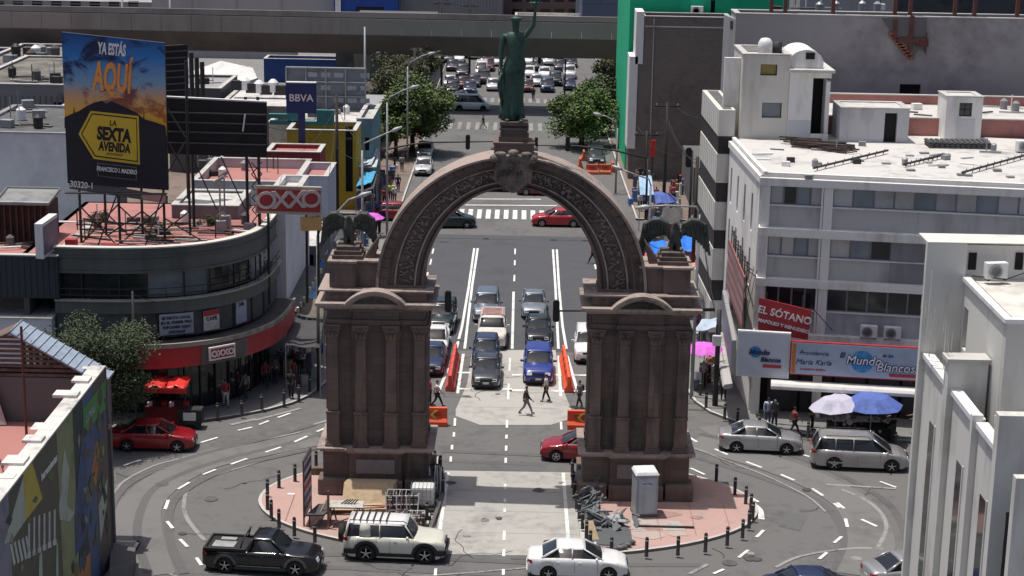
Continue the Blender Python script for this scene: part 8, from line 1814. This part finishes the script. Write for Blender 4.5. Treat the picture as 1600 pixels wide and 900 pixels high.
walker(353, 636, -70, 'person in red top and white trousers on the pavement by the curved store', .12, pose='step', top=(.32, .03, .05), legs=(.45, .43, .42)); walker(384, 624, -120, 'person in grey striped top near the curved store entrance', .12, pose='step', top=(.22, .22, .23), legs=(.04, .04, .05), bag=(.2, .2, .2)); walker(455, 623, 80, 'person in black standing near the kerb bollards', .12, pose='stand', top=(.02, .02, .02), legs=(.02, .02, .025), h=1.8); walker(430, 600, 90, 'person in dark clothes in the shade of the curved store', .12, pose='stand', top=(.1, .09, .09), legs=(.03, .03, .03)); walker(372, 620, -90, 'person in dark red by the curved store glass', .12, pose='stand', top=(.1, .02, .02), legs=(.03, .03, .04))
walker(755, 202, 180, 'person in dark clothes walking over the far crossing left of the statue', pose='stride', top=(.02, .02, .025), legs=(.2, .2, .2)); walker(833, 157, 90, 'person standing at the far crossing right of the statue', pose='stand', top=(.03, .03, .03), legs=(.03, .03, .03))
walker(601, 322, -80, 'person in dark clothes and red bag on the left pavement near the lamp', .12, pose='stand', top=(.3, .04, .04), legs=(.02, .02, .02)); walker(610, 314, -90, 'person in yellow vest on the left pavement near the lamp', .12, pose='stand', top=(.45, .6, .06), legs=(.02, .02, .03)); walker(616, 318, -60, 'person in white hat and shirt on the left pavement near the lamp', .12, pose='stand', top=(.55, .55, .55), legs=(.1, .1, .12), cap=(.6, .6, .6)); walker(622, 300, 90, 'person in navy clothes on the left pavement behind the yellow vest', .12, pose='step', top=(.02, .03, .07), legs=(.02, .02, .03))
walker(1098, 605, -90, 'person in pale top under the magenta umbrella', .12, pose='stand', top=(.4, .38, .36), legs=(.03, .03, .03)); walker(1118, 612, 180, 'person in dark red top by the magenta umbrella stall', .12, pose='bent', top=(.14, .03, .03), legs=(.03, .03, .04)); walker(1268, 672, 0, 'person in black behind the white umbrella pole', .12, pose='stand', top=(.015, .015, .015), legs=(.02, .02, .02)); walker(1395, 680, 180, 'person in black at the right end of the flower stall', .12, pose='bent', top=(.02, .02, .02), legs=(.03, .03, .04))
walker(1060, 398, -90, 'person in red beside the right eagle on the pavement', .12, pose='stand', top=(.3, .03, .03), legs=(.03, .03, .03)); walker(1000, 330, 90, 'person in pale shirt on the right pavement', .12, pose='step', top=(.5, .5, .5), legs=(.03, .03, .05)); walker(1012, 345, -90, 'person in blue on the right pavement near the stalls', .12, pose='step', top=(.05, .09, .25), legs=(.03, .03, .05)); walker(590, 362, 90, 'person in grey on the left pavement behind the eagle', .12, pose='step', top=(.15, .15, .16), legs=(.05, .05, .06)); walker(926, 412, 180, 'dark figure stepping off the right kerb beside the ring foot', pose='stride', top=(.02, .02, .02), legs=(.02, .02, .02))

# ================================================================ CLUTTER: more banner print, roof oddments, wires
rq = random.Random(77)
BC = [mat('print_%d' % i, c, .7, .35, 2) for i, c in enumerate([(.08, .10, .045), (.05, .06, .06), (.12, .10, .07), (.17, .18, .13), (.03, .035, .028), (.10, .065, .035), (.045, .065, .11), (.07, .10, .055)])]
for k in range(40):
    px = rq.uniform(112, 168); top = 560+ (168-px)*1.9 + 25; py = rq.uniform(max(top, 600), 895); w_, h_ = rq.uniform(1.5, 5), rq.uniform(8, 40)
    if px-w_ < 110: continue
    mpoly([(px-w_, py+rq.uniform(-5, 5)), (px+rq.uniform(-1, 1), py-h_/2), (px+min(w_, 170-px), py+rq.uniform(-5, 5)), (px+rq.uniform(-1, 1), py+h_/2)], BC[k % 8], 'print_fragment', -.011-.0004*k)
for k in range(6):
    px = rq.uniform(5, 108); top = 575+(165-px)*1.25+30; py = rq.uniform(top, 895); w_, h_ = rq.uniform(2, 7), rq.uniform(4, 22)
    mpoly([(px-w_, py+3), (px, py-h_/2), (px+w_, py-3), (px+1, py+h_/2)], BC[[0, 3, 4, 7][k % 4]], 'print_fragment', -.011-.0004*k)
def oddments(px0, py0, px1, py1, z, n, lab, seed, s=1.):
    r = random.Random(seed); t = thing('roof_oddments', lab, 'roof clutter', G((px0+px1)/2, (py0+py1)/2, z))
    for k in range(n):
        g = G(r.uniform(px0, px1), r.uniform(py0, py1), z); b = MB(); q = r.randrange(5); b.T = Matrix.Translation(g) @ Matrix.Rotation(r.uniform(-.5, .5), 4, 'Z')
        if q == 0: b.box(-.4*s, .4*s, -.3*s, .3*s, 0, .5*s); nm = 'vent_box'
        elif q == 1: b.lathe([(.3*s, 0), (.33*s, .7*s), (.1*s, .9*s)], 10); nm = 'tank'
        elif q == 2: b.tube([(0, 0, 0), (0, 0, 1.4*s)], .04, 5); nm = 'vent_pipe'
        elif q == 3: b.tube([(-1.2*s, 0, .08), (1.1*s, .3, .08)], .06, 5); nm = 'pipe'
        else: b.box(-.8*s, .7*s, -.2*s, .15*s, 0, .06); nm = 'board'
        b.build(nm, [GRAYW, PWHITE, DMETAL, GMETAL, BROWN, GRAYD][r.randrange(6)], t, world=True)
oddments(5, 85, 92, 100, V(50, 106, 76)[2], 22, 'scatter of vents and boards on the weathered grey roof at far left', 1, 1.4); oddments(5, 118, 92, 130, V(50, 134, 50)[2], 14, 'scatter of pipes and boards on the grey slatted house roof', 2); oddments(0, 165, 70, 200, V(50, 210, 28)[2], 16, 'scatter of vents on the roof behind the blank white wall', 3)
oddments(300, 250, 440, 278, V(380, 284, 46)[2]-.8, 18, 'scatter of pipes and boxes on the salmon roof behind the billboard posts', 4); oddments(455, 176, 545, 190, V(500, 192, 74)[2]-.5, 20, 'row of boxes and tanks on the teal edged roof above the yellow wall', 5); oddments(268, 120, 340, 134, V(300, 138, 58)[2], 10, 'boxes on the grey roof beside the white tent', 6)
oddments(120, 345, 395, 378, 9.3, 34, 'litter of pipes, boards and boxes on the red roof under the billboard', 7, .8); oddments(1180, 225, 1590, 262, 14.0, 22, 'small vents, pipes and blocks scattered over the white office roof', 8, .55); oddments(1420, 168, 1595, 182, V(1500, 186, 27)[2]-.6, 14, 'pipes and vents on the white roof behind the cabin', 9, .8); oddments(1200, 8, 1380, 20, V(1300, 27, 41)[2]-.4, 14, 'debris on top of the grey party wall building', 10, .9); oddments(0, 368, 50, 395, 9.2, 8, 'loose boards on the red roof at the left edge', 11, .7)
for i, (a, c, sg) in enumerate([(V(1012, 212, 72), V(967, 125, 112), 1.2), (V(1043, 175, 66), V(1011, 215, 72), .4), (V(1043, 190, 66), V(1090, 250, 42), .8), (V(1090, 252, 42), V(1117, 480, 14), 1.2), (V(1011, 222, 72), V(1079, 240, 55), .5), (V(1043, 178, 66), V(944, 90, 140), 2.0), (V(526, 165, 66), V(470, 240, 62), .5), (V(526, 158, 66), V(605, 165, 57), .5), (V(605, 165, 57), V(637, 108, 92), 1.), (V(526, 175, 66), V(496, 370, 17), 1.), (V(526, 230, 66), V(566, 250, 40), .3),
                                (V(648, 90, 108), V(691, 20, 150), 1.), (V(691, -5, 150), V(735, 0, 155), .8), (V(1093, 330, 15), V(1117, 490, 14), .3), (V(385, 180, 17), V(470, 200, 62), .5), (V(207, 460, 7.4), V(300, 470, 8.4), .3), (V(967, 135, 112), V(944, 95, 140), .8), (V(1012, 208, 72), V(1100, 165, 34), .6)]):
    wire(a, c, sg, 'overhead wire running from '+['the left dark pole to the green building pole', 'the crossarm pole to the left dark pole, upper', 'the crossarm pole down to the striped building pole', 'the striped building pole to the near signal', 'the left dark pole to the small signal post', 'the crossarm pole back under the viaduct', 'the yellow building pole to the navy sign', 'the yellow building pole to the left lamp', 'the left lamp to the far tree lamp', 'the yellow building pole to the lamp near the left eagle', 'the yellow building pole to the lamp, lower', 'the tree pole to the transformer pole', 'the transformer pole to the thicker pole', 'the lamp behind the right eagle to the signal', 'the black billboard to the navy sign', 'the slim pole to the curved store wall', 'the green building pole to the viaduct', 'the left dark pole to the striped roof'][i])
for i, (px, py, rz, tp) in enumerate([(1130, 625, 90, (.3, .3, .32)), (1125, 605, 60, (.05, .05, .06)), (1107, 592, 200, (.35, .1, .1)), (468, 585, 80, (.1, .1, .12)), (480, 560, 70, (.3, .28, .26)), (440, 585, 100, (.05, .06, .1)), (415, 605, -80, (.2, .05, .05)), (595, 345, 70, (.1, .12, .2)), (628, 268, 90, (.3, .3, .3)), (633, 255, 90, (.05, .05, .06)), (988, 262, -90, (.35, .35, .33)), (1000, 285, -90, (.04, .04, .05)), (1025, 320, 90, (.3, .05, .05)), (1050, 345, 80, (.2, .2, .25)), (1240, 680, 10, (.2, .05, .05)), (1430, 678, 180, (.05, .05, .05))]):
    walker(px, py, rz, ['slim', 'tall', 'short', 'broad'][i % 4]+' pedestrian number '.replace(' number ', ' ')+'in '+('dark' if sum(tp) < .4 else 'pale')+' top, '+['by the flank awning', 'in the right side street', 'near the flank sign', 'beyond the kerb bollards at left', 'under the blue tarpaulins', 'in the shade by the store', 'at the store glass', 'by the left magenta umbrella', 'on the brown left pavement', 'under the left street trees', 'by the right kerb beyond the ring', 'near the dark poles', 'near the purple umbrella', 'between the stalls by the right eagle', 'at the office shopfront', 'behind the minivan'][i], .12, pose=['stand', 'step', 'stride', 'bent'][i % 4], top=tp, legs=(.03, .03, .04))

DT = mat('tarp_dark', (.05, .048, .05), .8, .25, 1.5); DB = mat('tarp_brown', (.12, .10, .08), .8, .25, 1.5)
tarp(q4(3.0, (446, 540), (500, 545), (505, 505), (452, 495)), DT, 'dark market canopy between the curved store and the left arch pier, nearest one'); tarp(q4(3.1, (452, 490), (505, 500), (507, 470), (462, 462)), DB, 'brown market canopy behind the dark one by the left arch pier')
tarp(q4(3.0, (1076, 470), (1100, 470), (1098, 440), (1078, 440)), DT, 'dark canopy right of the right pier under the red board'); tarp(q4(2.8, (1060, 440), (1090, 440), (1088, 418), (1062, 418)), DB, 'brown canopy at the foot of the right eagle attic')
tarp(q4(3.0, (520, 380), (560, 360), (575, 330), (540, 340)), DT, 'dark canopy on the left pavement beside the left eagle'); tarp(q4(2.8, (1000, 372), (1030, 372), (1032, 345), (1006, 345)), DB, 'brown canopy on the right pavement behind the ring'); tarp(q4(2.8, (1030, 350), (1062, 350), (1066, 325), (1036, 325)), DT, 'dark canopy on the right pavement beside the brown one'); tarp(q4(3.0, (1000, 305), (1022, 305), (1018, 275), (998, 275)), TLB, 'pale blue canopy right of the far kerb lamps')
goods(450, 590, 500, 550, 30, 'crowded stall under the dark canopy left of the arch', '', seed=21); goods(455, 540, 505, 500, 30, 'crowded stall under the brown canopy left of the arch', '', seed=22); goods(1080, 560, 1100, 480, 24, 'dark stall goods along the flank right of the right pier', '', seed=23); goods(530, 400, 575, 340, 30, 'crowded stall under the dark canopy beside the left eagle', '', seed=24); goods(1004, 400, 1062, 330, 36, 'crowded stalls behind the right shoulder of the ring', '', seed=25); goods(1085, 345, 1095, 300, 10, 'racks at the wall foot behind the striped building', '', seed=26); goods(575, 330, 600, 285, 22, 'stall goods beside the yellow wall', '', seed=27)

# pale worn patches and dust on the islands, stains and fixings on the near white building
DST = mat('island_dust', (.42, .34, .31), .9, .25, 2, c2=(.36, .25, .22)); rd = random.Random(3)
for k in range(20):
    px, py = (rd.uniform(430, 520), rd.uniform(765, 835)) if k % 3 == 0 else (rd.uniform(990, 1150), rd.uniform(800, 855)); g = G(px, py, .13); r = rd.uniform(.3, .9)
    if ((abs(g[0])+r*1.2)/11.9)**2+((g[1]-r-(-2.9))/6.4)**2 > 1 or abs(g[0])-r*1.2 < 3.95: continue
    o = MB().poly([(g[0]+r*rd.uniform(.6, 1.2)*math.cos(t*.628), g[1]+r*.7*rd.uniform(.6, 1.2)*math.sin(t*.628), .1335+k*.0006) for t in range(10)]).build('dust_patch', DST if k % 2 else mat('island_stain', (.28, .18, .16), .9, .25, 2), kind='structure')
for sx in (-1, 1):
    for k in range(4):
        x = 5.5+k*1.7; 
        o = MB().poly([(sx*x, -8.3+k*.7, .146), (sx*x+.03, -8.3+k*.7, .146), (sx*x+.03, -2.6, .146), (sx*x, -2.6, .146)]).build('paving_joint', mat('joint_pink', (.20, .13, .12), .9), kind='structure')
ST = mat('plaster_stain', (.40, .385, .35), .9, .25, 3, streak=True)
for k in range(16):
    y = rd.uniform(-21.5, -15.6); z = rd.uniform(11.5, 14.2); h = rd.uniform(.5, 1.8); b = MB(); b.prism_x([(y, z+h), (y+rd.uniform(.03, .12), z+h), (y+rd.uniform(.06, .2), z), (y+.02, z)], XW-.0 if 0 else 16.6-.004-k*.0004, 16.6-.001-k*.0004); b.build('wall_stain', ST, bF, world=True)
b = MB(); b.tube([(20.5, -22.93, 14.7), (20.5, -22.93, 11.3)], .05, 6); b.build('drain_pipe', PWHITE, bF, world=True)
b = MB(); b.tube([(18.4, -16.5, 15.25), (19.6, -17.2, 15.3), (20.6, -16.6, 15.5), (21.8, -16.4, 15.3)], .025, 5); b.build('cable', BLACK, bF, world=True)

TEAL = mat('teal_paint', (.04, .16, .16), .7, .2, 2)
for k, (pa, pb, y0_, y1_) in enumerate([(420, 448, 178, 184), (450, 470, 176, 190), (495, 522, 172, 190), (422, 520, 190, 194)]):
    a, c = V(pa, y1_, 72), V(pb, y0_, 72); b = MB(); b.box(a[0], c[0], 71.8, 72.3, a[2], c[2]); o = b.build('teal_canopy', TEAL); tag(o, ['small teal roof canopy left of the navy sign', 'teal block just behind the navy sign pole', 'bigger teal block right of the navy sign', 'long thin teal edge along the pale roof'][k], 'canopy')
tarp(q4(3.4, (560, 262), (588, 262), (594, 236), (566, 236)), mat('tarp_palewhite', (.45, .5, .55), .7, .2, 2), 'whitish street tarpaulin beside the foot of the yellow wall'); tarp(q4(3.0, (556, 300), (584, 296), (590, 272), (562, 274)), DT, 'dark street tarpaulin left of the people near the lamp')
goods(560, 330, 590, 265, 40, 'crowd of stall goods on the left pavement beyond the left eagle', '', seed=31); goods(505, 470, 560, 385, 40, 'mixed stall goods behind the left pier attic', '', seed=32); goods(478, 520, 500, 450, 30, 'mixed goods under the blue tarpaulins left of the arch', '', seed=33)
goods(1000, 400, 1060, 290, 50, 'dense stall goods along the right pavement behind the eagle', '', seed=34); goods(1040, 420, 1085, 360, 30, 'stall goods at the foot of the striped building', '', seed=35)
